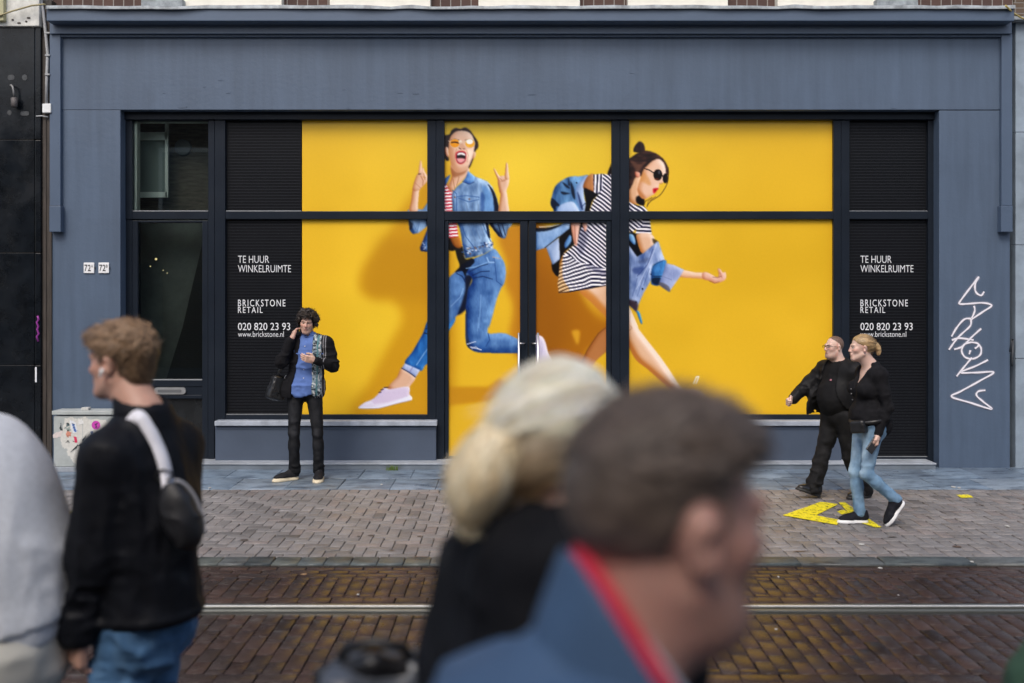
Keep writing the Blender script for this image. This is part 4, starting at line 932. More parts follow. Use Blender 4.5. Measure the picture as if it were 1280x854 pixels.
    for q in (((300, 650), (230, 853)), ((230, 660), (180, 853)), ((360, 560), (300, 740)), ((160, 500), (150, 700))): stroke(J(*q), .9, C(60, 84, 140), .6)
    for u, v in ((380, 618), (287, 775)): ell(770+u/8.533, 270+v/8.533, 1.1, 1.1, C(20, 22, 40))
    for u, v in ((885, 95), (815, 235)): ell(700+u/8.533, 350+v/8.533, 1.0, 1.0, C(20, 22, 40))
    body(Kk((822, 340), (852, 345), (882, 450), (866, 462)), C(70, 170, 230), C(20, 90, 160), 2, 1.)
    m = body(J((395, 530), (520, 468), (545, 505), (500, 650), (470, 735), (400, 735), (378, 700)), C(84, 158, 226), C(20, 56, 110), 2, 2.5, tex=twill+crease*.4)
    put(blur(m*mask(J((395, 660), (480, 655), (465, 730), (390, 710))), .6), C(18, 30, 50), .85); stroke(J((400, 640), (490, 640)), 1.2, C(16, 36, 70), .8); stroke(J((410, 520), (510, 470)), 1., C(16, 50, 100), .6)
    body(J((705, 575), (850, 598), (935, 606), (945, 664), (860, 664), (680, 645)), C(246, 224, 206), C(196, 130, 80), 2, 2)
    body(J((930, 604), (985, 600), (1085, 650), (1102, 612), (1092, 560), (1120, 562), (1150, 602), (1172, 590), (1182, 622), (1170, 682), (1070, 716), (1010, 692), (930, 666)), C(242, 208, 194), C(190, 120, 84), 2, 1.8)
    stroke(J((1040, 650), (1090, 655), (1130, 640)), .9, C(130, 70, 50), .7); stroke(J((1120, 600), (1140, 660)), .8, C(170, 100, 80), .6); stroke(J((1000, 690), (1060, 716), (1110, 700)), 1., C(140, 80, 50), .6)
    body(J((538, 500), (620, 518), (732, 570), (692, 640), (572, 808), (468, 735), (470, 700), (510, 600)), C(180, 192, 226), C(104, 120, 172), 2, 2.5, sm=False, tex=twill+fold*.25)
    put(blur(mask(J((468, 700), (560, 740), (585, 790), (570, 806), (468, 738))), .6), C(84, 74, 70), .6); stroke(J((500, 640), (600, 680)), .8, C(100, 110, 160), .6)
    # head
    body(G((300, 500), (310, 680), (390, 722), (440, 690), (436, 600), (440, 420), (390, 410)), C(240, 206, 176), C(186, 122, 70), 2, 3)
    put(blur(mask(G((388, 650), (440, 625), (478, 670), (470, 735), (400, 712))), .4), C(22, 18, 20), 1, 2)
    body(G((362, 158), (374, 100), (420, 50), (460, 64), (482, 110), (480, 170), (430, 168)), C(70, 50, 46), C(18, 14, 18), 2, 1.6, tex=(vnoise(2, 4, 15)-.5)*.6)
    body(G((240, 300), (310, 238), (400, 176), (470, 150), (540, 154), (622, 188), (692, 250), (732, 330), (736, 402), (690, 420), (520, 420), (430, 420), (380, 440), (345, 520), (310, 560), (240, 500)), C(74, 50, 44), C(20, 14, 18), 2, 2.5, tex=(vnoise(6, 2, 16)-.5)*.7)
    put(blur(mask(G((320, 240), (420, 290), (500, 260), (440, 340), (400, 380), (350, 300))), .8), C(128, 88, 70), .6)
    fm = body(G((470, 350), (500, 318), (560, 262), (632, 236), (690, 288), (708, 370), (700, 440), (680, 490), (640, 502), (634, 545), (620, 556), (585, 612), (552, 632), (482, 668), (430, 642), (404, 560), (430, 470)), C(246, 222, 206), C(196, 130, 84), 2, 3.5, amp=1.3)
    put(blur(fm*mask(G((430, 400), (480, 380), (545, 490), (530, 520), (450, 480), (410, 520))), 1.2), C(206, 140, 70), .6)
    put(blur(fm*mask(G((404, 560), (440, 640), (490, 665), (470, 620))), .8), C(186, 116, 60), .6)
    body(G((380, 375), (432, 388), (424, 432), (388, 428)), C(238, 180, 156), C(180, 96, 70), 2, 1.2)
    stroke(G((480, 340), (530, 356), (582, 388)), 1.2, C(24, 14, 14)); ell(822.9, 217.8, 5.6, 7.1, C(22, 14, 14)); ell(832.3, 222.2, 3.3, 6.2, C(22, 14, 14))
    stroke(G((664, 415), (684, 418)), 1., C(24, 14, 14)); ell(824.5, 214.5, 1.4, 2.6, C(96, 100, 112), .7); ell(821.3, 223.2, 3, 1.2, C(150, 76, 40), .6)
    put(blur(mask(G((568, 562), (600, 549), (630, 551), (612, 576), (580, 608))), .3), C(206, 24, 44), 1); ell(819.5, 237.3, 1.1, .9, C(90, 6, 16), .8)
    stroke(G((640, 500), (655, 505), (670, 495)), .9, C(180, 120, 96), .7)
    stroke(smooth(G((734, 330), (736, 400), (722, 500), (650, 620), (545, 690), (505, 750), (545, 690), (650, 620), (722, 500), (736, 400)))[:36], .9, C(46, 28, 22), .9, w=2)
    stroke(G((470, 735), (490, 690), (560, 650)), .9, C(70, 44, 24), .8, w=2); stroke(G((505, 745), (520, 690), (600, 640)), .8, C(90, 60, 26), .7)
    # fine halftone-like grain of the print, down to one value per grid cell
    img[...] *= (1+(rng.rand(H, W, 1)-.5)*.03)
    a = img.reshape(PH, SS, PW, SS, 3).mean((1, 3))
    return np.clip(a, 0, 1), who[::SS, ::SS].copy()
# ---------------------------------------------------------------- what is stuck, printed or painted on the front
def build_poster():
    a, who = paint_poster()
    d = DG-.003
    ys, xs = np.mgrid[0:PH, 0:PW]
    px, py = xs+PX0+.5, ys+PY0+.5
    V = np.stack([(px-640)*DF/FPX, np.zeros(px.shape), EYE-(py-HOR)*DF/FPX], -1).reshape(-1, 3)
    f = (who > 0)[..., None]; g = a.mean(-1, keepdims=True); b = np.clip(.5+(a-.5)*1.16, 0, 1); b = np.clip(b-(b-b.mean(-1, keepdims=True))*.07, 0, 1); a = np.where(f, b, a)
    lin = s2l(a.reshape(-1, 3))*POSTER_K
    i = (ys[:-1, :-1]*PW+xs[:-1, :-1]).ravel()
    Fq = np.stack([i, i+PW, i+PW+1, i+1], 1)
    cx, cy = px[:-1, :-1].ravel(), py[:-1, :-1].ravel()
    keep = np.zeros(len(Fq), bool)
    for x0, y0, x1, y1 in ((375.6, 149, 535, 265), (375.6, 273, 535, 519.5), (555, 149, 765, 265), (560, 277, 651, 572), (669, 277, 759, 572), (786, 149, 1042.5, 265), (786, 273, 1042.5, 519.5)):
        keep |= (cx > x0) & (cx < x1) & (cy > y0) & (cy < y1)
    w = who[:-1, :-1].ravel()
    m = mat('printed_window_film', (1, 1, 1), .3, attr=True, spec=.4, bump=.0008, bscale=2.2)
    ps = empty('window_poster', (0, d, 0)); tag(ps, 'yellow printed film of two jumping women in denim across the shop windows', 'poster')
    for k, nm, lab in ((0, 'printed_background', 'plain yellow paper background of the print'), (1, 'printed_woman', 'printed woman in denim jacket and jeans making rock signs'), (2, 'printed_woman', 'printed woman in striped dress and round sunglasses striding right')):
        f = Fq[keep & (w == k)]; u, inv = np.unique(f, return_inverse=True)
        o = np_mesh(nm, V[u], inv.reshape(-1, 4), m, ps, smooth=False, col=lin[u]); o['label'] = lab
POSTER_K = 1.0
build_poster()
M['thread'] = mat('film_thread', (.013, .0145, .018), .4, spec=.15)
def notice(x0, x1, ox, rects, lab, title):
    d = DG-.003
    t = empty('rental_notice', (0, d, 0)); tag(t, lab, 'window notice')
    mb = MB()
    # finely ribbed film: thin raised threads every few centimetres
    for a0, b0, a1, b1 in rects:
        mb.box((X(a0, DF), d, Z(b1, DF)), (X(a1, DF), d+.004, Z(b0, DF)))
        z = Z(b1, DF)+.01; zt = Z(b0, DF)
        while z < zt-.02: mb.box((X(a0, DF)+.002, d-.0016, z), (X(a1, DF)-.002, d+.001, z+.015), mi=1); z += .034
    part(mb, 'black_film', (M['black_film'], M['thread']), t)
    y = d-.0022
    for body, a0, a1, b0, b1, bold in (('TE HUUR', 0, 39, 319.6, 328.6, -.008), ('WINKELRUIMTE', 0, 66.5, 331.4, 340.4, -.008), ('BRICKSTONE', 0, 59.5, 374.6, 383.2, .0), ('RETAIL', 0, 31, 383.8, 391.4, .0), ('020 820 23 93', 0, 65.5, 403.8, 413, .0), ('www.brickstone.nl', 0, 57.5, 414.6, 421.4, -.006)):
        o = text_mesh('lettering', body, X(ox+a0, DF), X(ox+a1, DF), Z(b1, DF)-y*0, Z(b0, DF), y, M['white_print'], None, 0, bold, space=1.28 if body in ('BRICKSTONE', 'RETAIL') else 1.)
        o.data.transform(Matrix.Translation((0, -d, 0))); o.parent = t; o['label'] = 'white lettering reading '+body
    return t
notice(281.5, 376, 296, ((281.2, 149.5, 375.5, 264.6), (281.2, 273.5, 375.5, 519)), 'black to let notice with white lettering, on the left beside the man on the phone', 'l')
notice(1062, 1160, 1077.5, ((1061.8, 149.5, 1160.8, 264.6), (1061.8, 273.5, 1160.8, 571.8)), 'black to let notice with white lettering in the end bay, behind the walking couple', 'r')
# house numbers
for px, sub, lab in ((111, 'A', 'small white house number plate 72 A, left of the pair'), (129.5, 'B', 'small white house number plate 72 B, beside the dark window frame')):
    d = D0-.012; cx, cz = X(px, d), Z(335, d)
    t = empty('number_plate', (cx, D0, cz)); tag(t, lab, 'house number', 'house number plates on the pilaster')
    part(MB().box((cx-.059, d, cz-.059), (cx+.059, D0+.002, cz+.059), .005), 'plate', mat('white_enamel', (.82, .83, .84), .25), t)
    bk = mat('black_enamel', (.015, .015, .017), .4)
    for body, a0, a1, b0, b1, bo in (('7', -.048, -.016, -.036, .036, .012), ('2', -.012, .022, -.036, .036, .012), (sub, .027, .046, .004, .036, .01)):
        o = text_mesh('numeral', body, cx+a0, cx+a1, cz+b0, cz+b1, d-.0008, bk, None, 0, bo)
        o.data.transform(Matrix.Translation((-cx, -D0, -cz))); o.parent = t
    part(MB().box((cx+.058, d+.002, cz-.012), (cx+.068, D0+.002, cz+.012), .002), 'fixing', mat('dark_fixing', (.03, .03, .03), .5), t)
# sprayed tag on the right pilaster: paint strips with soft overspray
def spray(name, strokes, w, d, mcore, mhalo, lab):
    t = empty(name, (0, d, 0)); tag(t, lab, 'graffiti')
    for nm, wd, dy, m in (('overspray', w*2.6, .0015, mhalo), ('paint_line', w, .0032, mcore)):
        V, Fq, U, base = [], [], [], 0
        for si, st in enumerate(strokes):
            p = np.array(st, float); n = len(p)
            q = []
            for i in range(n-1):
                a, b, c, e = p[max(i-1, 0)], p[i], p[i+1], p[min(i+2, n-1)]
                for tt in np.linspace(0, 1, 9, endpoint=False): q.append(.5*(2*b+(c-a)*tt+(2*a-5*b+4*c-e)*tt*tt+(3*b-a-3*c+e)*tt**3))
            q.append(p[-1]); q = np.array(q)
            ww = np.stack([(q[:, 0]-640)*d/FPX, EYE-(q[:, 1]-HOR)*d/FPX], 1)
            tg = np.gradient(ww, axis=0); tg /= np.linalg.norm(tg, axis=1)[:, None]+1e-9; nr = np.stack([-tg[:, 1], tg[:, 0]], 1)
            hw = wd/2*(1.+.12*np.sin(np.arange(len(q))*.7))
            for i in range(len(q)):
                for s in (-1, -.4, .4, 1):
                    e = ww[i]+nr[i]*hw[i]*s; V.append((e[0], -dy-.0004*si, e[1])); U.append(1-abs(s))
            for i in range(len(q)-1):
                for s in range(3): Fq.append([base+i*4+s, base+i*4+s+1, base+i*4+5+s, base+i*4+4+s])
            base += len(q)*4
        np_mesh(nm, np.array(V), np.array(Fq), m, t, smooth=False, attrs={'Edge': np.array(U)})
core = mat('white_spray_paint', (.82, .80, .86), .5); halo = mat('white_overspray', (.74, .72, .82), .6)
for m_, k in ((core, 4.0), (halo, .28)):
    N, L = m_.node_tree.nodes, m_.node_tree.links; a = N.new('ShaderNodeAttribute'); a.attribute_name = 'Edge'
    f = N.new('ShaderNodeMath'); f.operation = 'MULTIPLY'; f.inputs[1].default_value = k; f.use_clamp = True; L.new(a.outputs['Fac'], f.inputs[0]); L.new(f.outputs[0], N['Principled BSDF'].inputs['Alpha'])
g = lambda *p: [(1170+u/4.27, 330+v/4.27) for u, v in p]
spray('graffiti', [
    g((228, 68), (208, 110), (212, 150), (240, 168), (256, 148)), g((228, 68), (180, 130), (128, 200), (130, 214), (180, 212), (250, 208), (296, 222), (250, 255), (186, 298)),
    g((202, 224), (206, 250), (190, 290)), g((186, 292), (150, 296), (110, 340), (82, 388)), g((186, 296), (182, 330), (140, 370), (110, 400), (88, 430), (68, 458)), g((84, 408), (120, 396), (200, 406)),
    g((240, 345), (190, 390), (140, 440), (96, 456)), g((186, 418), (150, 430), (136, 465), (155, 498), (195, 506), (232, 488), (240, 455), (222, 425), (186, 418)), g((206, 452), (222, 440), (224, 432)), g((182, 460), (176, 482)),
    g((190, 500), (150, 548), (108, 600)), g((276, 512), (210, 545), (130, 578), (210, 580), (306, 578), (230, 625), (130, 680), (82, 708), (180, 740), (294, 774), (250, 735), (215, 702), (225, 680), (262, 674))],
    .021, D0, core, halo, 'white sprayed graffiti tag running down the right pilaster')
# grass tufts in the step joint
def tuft(px, py, n, h, lab):
    r = np.random.RandomState(int(px)); d = 10.965; V, Fq, Cc = [], [], []
    x0 = X(px, d)
    for i in range(n):
        bx = x0+r.randn()*.035; by = d-.01-r.rand()*.02; a = r.rand()*6.28; L = h*(.5+.7*r.rand()); le = .6+.5*r.rand()
        dx, dy = math.cos(a)*L*.55*le, math.sin(a)*L*.4*le-.01; w = .004
        for k, t in enumerate((0, .5, 1)):
            c = np.array((bx+dx*t*t, by+dy*t*t, L*t*(1-.3*t)+.0)); ww = w*(1-t*.85)
            V += [c-(ww, 0, 0), c+(ww, 0, 0)]; g_ = (.09+.06*r.rand(), .16+.07*r.rand(), .03); Cc += [g_, g_] if k else [(.1, .14, .04)]*2
        b = i*6; Fq += [[b, b+1, b+3, b+2], [b+2, b+3, b+5, b+4]]
    o = np_mesh('grass_tuft', np.array(V), np.array(Fq), mat('weed_leaf', (1, 1, 1), .6, attr=True), col=np.array(Cc)); tag(o, lab, 'weed')
tuft(490, 583, 60, .085, 'green weed tuft at the foot of the step under the printed shoe')
tuft(1024, 582, 34, .06, 'small green weed at the step by the walking man')
# yellow arrows and squares on the pavement
def ground_paint(name, polys, z, lab, cat):
    mb = MB()
    for pl in polys:
        for tri in (pl,):
            mb.poly([((px-640)/FPX*GD(py), GD(py), z) for px, py in tri])
    o = mb.build(name, M['yellow'])
    for p in o.data.polygons:
        if p.normal.z < 0: p.flip()
    tag(o, lab, cat)
ground_paint('painted_arrow', [[(978, 645), (1026, 628), (1048, 631), (1020, 645), (1050, 651), (1046, 657)], [(1048, 629), (1056, 628.5), (1068, 637), (1102, 660), (1094, 660), (1078, 655), (1060, 641)], [(1046, 640), (1054, 638), (1062, 642), (1052, 644)]], .0062, 'worn yellow arrow painted on the pavement under the walking couple', 'road marking')
ground_paint('painted_arrow', [[(64, 646), (130, 629), (150, 632), (100, 645), (140, 655), (132, 659)]], .0062, 'worn yellow arrow painted on the pavement behind the boy in black', 'road marking')
ground_paint('painted_square', [[(1195, 619.3), (1211, 619), (1217, 622.6), (1202, 623.3)]], .0062, 'small yellow square painted on the pavement near the stone strip', 'road marking')
# litter and droppings on the bricks
def blots(name, spots, z, m, lab, cat):
    mb = MB(); r = np.random.RandomState(9)
    for px, py, w, h in spots:
        d = GD(py); c = ((px-640)/FPX*d, d)
        mb.prism([(c[0]+w*math.cos(a)*(.7+.5*r.rand()), c[1]+h*math.sin(a)*(.7+.5*r.rand()), z) for a in [2*math.pi*k/11 for k in range(11)]], (0, 0, .004))
    tag(mb.build(name, m), lab, cat)
def leaf(px, py, w, h, m, lab):
    flat = m.name.startswith(('old', 'brown'))
    r = np.random.RandomState(int(px*7+py)); d = GD(py); z = .008 if d > 7.1 else -.020
    mb = MB(); c = ((px-640)/FPX*d, d); w *= .75; h *= .75
    mb.prism([(c[0]+w*math.cos(a)*(.6+.6*r.rand()), c[1]+h*math.sin(a)*(.6+.6*r.rand()), z-(.003 if flat else 0)) for a in [2*math.pi*k/9 for k in range(9)]], (0, 0, .001 if flat else .005)); tag(mb.build('pavement_stain' if flat else 'litter_scrap', m), lab, 'stain' if flat else 'litter')
wl_ = mat('white_paper_litter', (.52, .52, .50), .7); br_ = mat('dry_leaf', (.30, .19, .10), .7)
for px, py, w, h, m, lab in ((1192, 610, .03, .05, wl_, 'white scrap of paper at the edge of the stone strip'), (1199, 611, .02, .03, wl_, 'tiny white scrap beside a larger paper scrap on the stone edge'), (262, 611, .02, .03, wl_, 'white speck of litter on the stone strip by the crossbody bag'), (477, 607, .018, .03, wl_, 'white speck on the stone strip right of the man on the phone'), (1077, 682, .025, .03, wl_, 'flat white scrap on the bricks below the walking woman'), (1259, 659, .02, .04, wl_, 'pale scrap on the pavement bricks at the right'), (1100, 707, .02, .02, wl_, 'white scrap at the kerb edge on the road'), (1215, 704, .02, .02, wl_, 'yellowish scrap lying along the kerb at the right'), (929, 801, .016, .02, br_, 'pale leaf scrap on the road beside the near man'), (970, 783, .012, .015, wl_, 'pale crumb on the road below the tram rail'), (1123, 741, .012, .015, wl_, 'white crumb on the road above the tram rail'), (380, 715, .03, .03, br_, 'brown leaf on the wet road by the kerb'), (447, 740, .014, .02, wl_, 'small white crumb on the road right of the boy'), (521, 735, .012, .02, br_, 'ochre crumb on the wet road beside the blonde woman'), (973, 718, .012, .02, wl_, 'white crumb on the road courses under the kerb')):
    leaf(px, py, w, h, m, lab)
gum = mat('old_gum_stain', (.085, .070, .062), .6, var=.3, scale=40); damp = mat('brown_damp_stain', (.12, .075, .052), .45, var=.4, scale=30)
for px, py, w, h, m, lab in ((305, 676, .055, .05, gum, 'dark round stain on the pavement bricks right of the crossbody bag'), (345, 641, .05, .02, damp, 'thin brown stain along the bricks below the man on the phone'), (463, 670, .035, .03, gum, 'dark gum spot on the pavement left of the blonde woman'), (474, 629, .03, .03, damp, 'reddish brown spot on the bricks near the stone strip'), (448, 671, .022, .02, gum, 'smaller gum spot beside the dark gum spot'), (524, 671, .03, .02, gum, 'gum spot on the bricks nearest the blonde ponytail'), (490, 689, .035, .014, damp, 'narrow brown stain near the kerb by the blonde woman'), (525, 697, .085, .012, damp, 'long brown stain along the kerb left of the blonde woman'), (1050, 637, .03, .02, gum, 'dark spot inside the yellow arrow'), (1115, 672, .05, .02, gum, 'dark stain on the bricks behind the shoe of the walking woman'), (1196, 684, .045, .03, damp, 'brown stain on the bricks at the right near the kerb'), (1000, 690, .10, .014, damp, 'long brown stain beside the kerb right of the near man'), (1225, 632, .06, .012, gum, 'dark streak on the bricks below the yellow square')):
    leaf(px, py, w, h, m, lab)
# ---------------------------------------------------------------- street cabinet covered in stickers
dc = 10.86
cb = empty('utility_cabinet', (X(105, dc), dc, 0)); tag(cb, 'pale grey street utility cabinet covered with torn stickers, behind the boy', 'utility cabinet')
part(MB().box((X(67, dc), dc, .055), (X(152, dc), dc+.2, Z(520, dc)), .006).box((X(103.2, dc), dc-.002, .06), (X(103.8, dc), dc+.01, Z(521, dc))), 'body', M['cab'], cb)
part(MB().box((X(65.5, dc), dc-.02, Z(518.5, dc)), (X(153.5, dc), dc+.22, Z(513.5, dc)), .006), 'lid', M['cab'], cb)
part(MB().box((X(65, dc), dc-.01, GZ), (X(154, dc), dc+.21, .052), .006), 'plinth', M['stepstone'], cb)
mb = MB(); mb.box((X(100, dc), dc+.03, Z(513.4, dc)), (X(109, dc), dc+.1, Z(510, dc)), .004); part(mb, 'paper_scrap', wl_, cb)
def sticker(pts, col, nm='sticker', layer=1, jag=0., seed=0):
    r = np.random.RandomState(seed+layer); p = np.array([(55+u/7.76, 490+v/7.76) for u, v in pts])
    if jag:
        q = []
        for i in range(len(p)):
            a, b = p[i], p[(i+1) % len(p)]
            for t in np.linspace(0, 1, 6, endpoint=False): q.append(a+(b-a)*t+r.randn(2)*jag)
        p = np.array(q)
    mb = MB(); mb.prism([(X(a, dc), dc-.0012*layer, Z(b, dc)) for a, b in p], (0, .0011, 0)); part(mb, nm, mat('sticker_paper', col, .6, var=.1, scale=40), cb)
sticker([(165, 480), (200, 260), (270, 245), (330, 260), (400, 235), (430, 265), (600, 270), (660, 330), (660, 470), (520, 520), (380, 580), (370, 700), (300, 705), (250, 640), (210, 560), (175, 530)], (.62, .61, .56), 'torn_poster', 1, .7, 1)
sticker([(85, 420), (120, 390), (180, 380), (165, 430), (120, 445), (90, 450)], (.66, .58, .55), 'sticker', 2, .4, 2)
sticker([(212, 306), (246, 300), (250, 330), (222, 336)], (.12, .17, .18), 'sticker', 2, .9, 3); sticker([(214, 346), (252, 340), (260, 372), (226, 380)], (.30, .36, .33), 'sticker', 2, .9, 33)
sticker([(250, 270), (310, 300), (325, 395), (285, 400), (262, 350)], (.70, .73, .76), 'sticker', 3, .3, 4)
sticker([(272, 306), (290, 308), (300, 338), (284, 340)], (.07, .17, .45), 'sticker', 4, .7, 5); sticker([(286, 346), (304, 344), (318, 380), (300, 386)], (.07, .17, .45), 'sticker', 4, .7, 55)
sticker([(215, 385), (260, 385), (258, 430), (220, 435)], (.62, .26, .18), 'sticker', 3, .6, 6)
sticker([(285, 430), (320, 440), (322, 495), (305, 490)], (.62, .03, .10), 'sticker', 4, .4, 7)
sticker([(330, 270), (375, 265), (385, 310), (340, 320)], (.70, .70, .68), 'sticker', 3, .5, 8)
sticker([(505+42*math.cos(a), 322+42*math.sin(a)) for a in [2*math.pi*k/20 for k in range(20)]], (.55, .05, .40), 'round_sticker', 3)
sticker([(490, 310), (522, 300), (510, 325), (520, 345), (492, 350), (504, 330)], (.12, .03, .12), 'sticker', 4, .3, 9)
sticker([(450, 385), (475, 375), (480, 410), (515, 400), (500, 440), (460, 430)], (.10, .15, .28), 'sticker', 4, .5, 10)
sticker([(150, 350), (165, 300), (170, 350), (185, 372), (160, 372)], (.04, .05, .05), 'sticker', 2, .3, 11)
for k, pl in enumerate((((258, 585), (300, 540), (330, 510), (312, 550)), ((355, 500), (375, 500), (378, 740), (362, 745), (360, 600)), ((370, 465), (415, 415), (380, 478)), ((375, 505), (410, 500), (438, 545), (408, 515)), ((330, 520), (370, 490), (350, 530)), ((210, 490), (235, 465), (250, 495), (235, 478)), ((280, 475), (300, 478), (285, 483)))):
    sticker(pl, (.02, .03, .03), 'ink_stroke', 5+k % 3, .25, 20+k)
# ================================================================ people
SKIN = dict(light=(.60, .385, .30), fair=(.66, .45, .37), tan=(.50, .30, .215), ruddy=(.55, .31, .235))
def skinmat(n): return mat('skin', (1, 1, 1), .48, attr=True, sss=.12, bump=.0003, bscale=260, spec=.4, var=.05, scale=14)
M['skin'] = skinmat('skin')
M['eyew'] = mat('eye', (1, 1, 1), .15, attr=True)
def clothmat(name, col, rough=.85, bs=420, bump=.0005, var=.12, scale=10, sheen=.0, attr=False, spec=.13):
    return mat(name, col, rough, bump=bump, bscale=bs, var=var, scale=scale, sheen=sheen, attr=attr, spec=spec)
def ridge(P, f, seed=0):
    n = vn3(P*np.array(f)+seed*7.3); return 1-np.abs(2*n-1)
def cloth(amp, f1, f2=None, seed=0, gate=None):
    def fn(P):
        d = -(ridge(P, f1, seed)**2-.35)*amp
        if f2 is not None: d -= (ridge(P, f2, seed+3)-.5)*amp*.5
        if gate is not None: d *= gate(P)
        return d
    return fn
def near(*spots):
    def g(P):
        w = np.full(len(P), .25)
        for c, r, a in spots: w = w+a*np.exp(-((P-np.array(c))**2).sum(1)/r**2)
        return w
    return g
def bounds(prims, m=.03):
    b = [prim_box(p[0], 0) for p in prims]
    return np.min([x[0] for x in b], 0)-m, np.max([x[1] for x in b], 0)+m
def solid(name, prims, step, m, parent, subs=(), cuts=(), disp=(), col=None, it=1, fine=((), (), ()), lo=None, hi=None, post=()):
    a, b = bounds(list(prims)+list(post)); a = a if lo is None else np.maximum(a, lo); b = b if hi is None else np.minimum(b, hi)
    F = Field(a, b, step, fine)
    for p, k in prims: F.add(p, k)
    for p, k in subs: F.sub(p, k)
    for c in cuts:
        if isinstance(c, tuple): F.cut(c[0], c[1])
        else: F.cut(c)
    for p, k in post: F.add(p, k)
    for d in disp: F.disp(d)
    V, Q = F.mesh()
    if it: V = relax(V, Q, it)
    c = None
    if col is not None: c = col(V)
    return np_mesh(name, V, Q, m, parent, col=c)
def lerp(a, b, t): return a+(b-a)*t
def sst(a, b, x): t = np.clip((x-a)/(b-a), 0, 1); return t*t*(3-2*t)
# ---- head, hands, body
def head_prims(c, Mx, s=1., fem=False, jowl=0.):
    h = lambda x, y, z: c+Mx @ (np.array((x, y, z))*s)
    e = lambda x, y, z, rx, ry, rz, T=None: ell(h(x, y, z), np.array((rx, ry, rz))*s, Mx if T is None else Mx @ T)
    jw = .049 if fem else .058
    P = [(e(0, -.014, .036, .075, .097, .089), .02), (e(0, .028, -.035, jw, .066, .083), .03), (cap(h(0, .070, -.094), h(0, .066, -.092), .021*s), .03)]
    for q in (-1, 1):
        P += [(cap(h(q*.050, .0, -.052), h(q*.020, .072, -.094), .020*s, .016*s), .025), (e(q*.038, .058, -.012, .021, .021, .020), .03),
              (cap(h(q*.044, .077, .030), h(q*.012, .090, .026), (.006 if fem else .010)*s), .018), (cap(h(q*.009, .104, -.026), h(q*.011, .100, -.026), .0075*s), .010)]
    if jowl: P += [(e(0, .03, -.09, .055+jowl, .05+jowl*.5, .04+jowl*.5), .03)]
    P += [(cap(h(0, .090, .022), h(0, .113 if not fem else .108, -.020 if not fem else -.022), .0085*s if not fem else .007*s, .0120*s if not fem else .0088*s), .012)]
    P += [(cap(h(-.021, .088, -.0515), h(.021, .088, -.0515), .0062*s), .008), (cap(h(-.008, .0945, -.0500), h(.008, .0945, -.0500), .0065*s), .010), (cap(h(-.014, .0900, -.0635), h(.014, .0900, -.0635), .0080*s), .009)]
    S = [(cap(h(-.024, .0975, -.0572), h(.024, .0975, -.0572), .0026*s), .004)]
    for q in (-1, 1): S += [(e(q*.031, .094, .010, .017, .012, .0125), .012)]
    E = []
    for q in (-1, 1):
        T = Rm(q*-28, 0, 0)
        E += [(e(q*.079, -.010, -.004, .0085, .019, .032, T), .008), (e(q*.0835, -.012, .012, .0075, .016, .016, T), .008)]
        S += [(e(q*.088, -.004, .002, .005, .009, .014, T), .006)]
    # upper lids close over the eyeballs
    L = [(cap(h(q*.043, .078, .0165), h(q*.019, .083, .0165), .0050*s), .005) for q in (-1, 1)]
    return P+E, S, L, h
def eyes(parent, h, s, name='eye', iris=(.10, .07, .045)):
    for q in (-1, 1):
        c = h(q*.031, .0745, .0085); f = h(q*.031, .0745+.0118, .0085)-c; f /= np.linalg.norm(f)
        n, m = 18, 12; V, C_ = [], []
        up = np.array((0, 0, 1.)); r_ = np.cross(f, up); r_ /= np.linalg.norm(r_); up = np.cross(r_, f)
        for i in range(m+1):
            th = math.pi*i/m
            for k in range(n):
                ph = 2*math.pi*k/n; d = f*math.cos(th)+(r_*math.cos(ph)+up*math.sin(ph))*math.sin(th)
                V.append(c+d*.0122*s); C_.append((.012, .01, .01) if i <= 1 else iris if i <= 2 else (.62, .58, .55))
        Q = [[i*n+k, i*n+(k+1) % n, (i+1)*n+(k+1) % n, (i+1)*n+k] for i in range(m) for k in range(n)]
        np_mesh(name, np.array(V), np.array(Q), M['eyew'], parent, col=np.array(C_))
def hand_prims(w, d, pn, s=1., thumb=1, curl=(.5, .7, .4), spread=.06, tcurl=.5, each=None):
    """w wrist, d towards the fingers, pn where the palm faces; thumb = +1/-1: which side of d x pn it leaves"""
    d = np.array(d, float); d /= np.linalg.norm(d); pn = np.array(pn, float); pn -= d*(pn @ d); pn /= np.linalg.norm(pn)
    t = np.cross(d, pn)*thumb
    Mh = np.stack([t, d, pn], 1); P = [(rbox(w+d*.052*s, np.array((.030, .036, .006))*s, .011*s, Mh), .012), (cap(w-d*.01, w+d*.03*s, .025*s, .024*s), .02)]
    rot = lambda a: d*math.cos(a)+pn*math.sin(a)
    for i, (off, L, r) in enumerate(((.030, .072, .0088), (.010, .080, .0092), (-.011, .074, .0088), (-.030, .058, .0078))):
        cc = each[i] if each else curl
        p = w+(d*.088+t*off*.95)*s; a = 0.; sd = t*off*spread/.03
        for k, fr in enumerate((.45, .31, .24)):
            a += cc[k]; q = p+(rot(a)+sd*(1 if k == 0 else .3))*L*fr*s; P.append((cap(p, q, r*s*(1-.06*k), r*s*(.94-.08*k)), .005)); p = q
    b = w+(d*.022+t*.026)*s; k1 = b+(d*.6+t*.75+pn*.25)*.040*s; k2 = k1+(d*(1-tcurl*.3)+t*(.25-tcurl*.6)+pn*tcurl*.5)*.032*s; k3 = k2+(d*(1-tcurl*.3)+t*(-.1-tcurl*.6)+pn*tcurl*.6)*.026*s
    P += [(cap(b, k1, .014*s, .012*s), .012), (cap(k1, k2, .0112*s, .0102*s), .006), (cap(k2, k3, .0100*s, .0085*s), .005)]
    return P
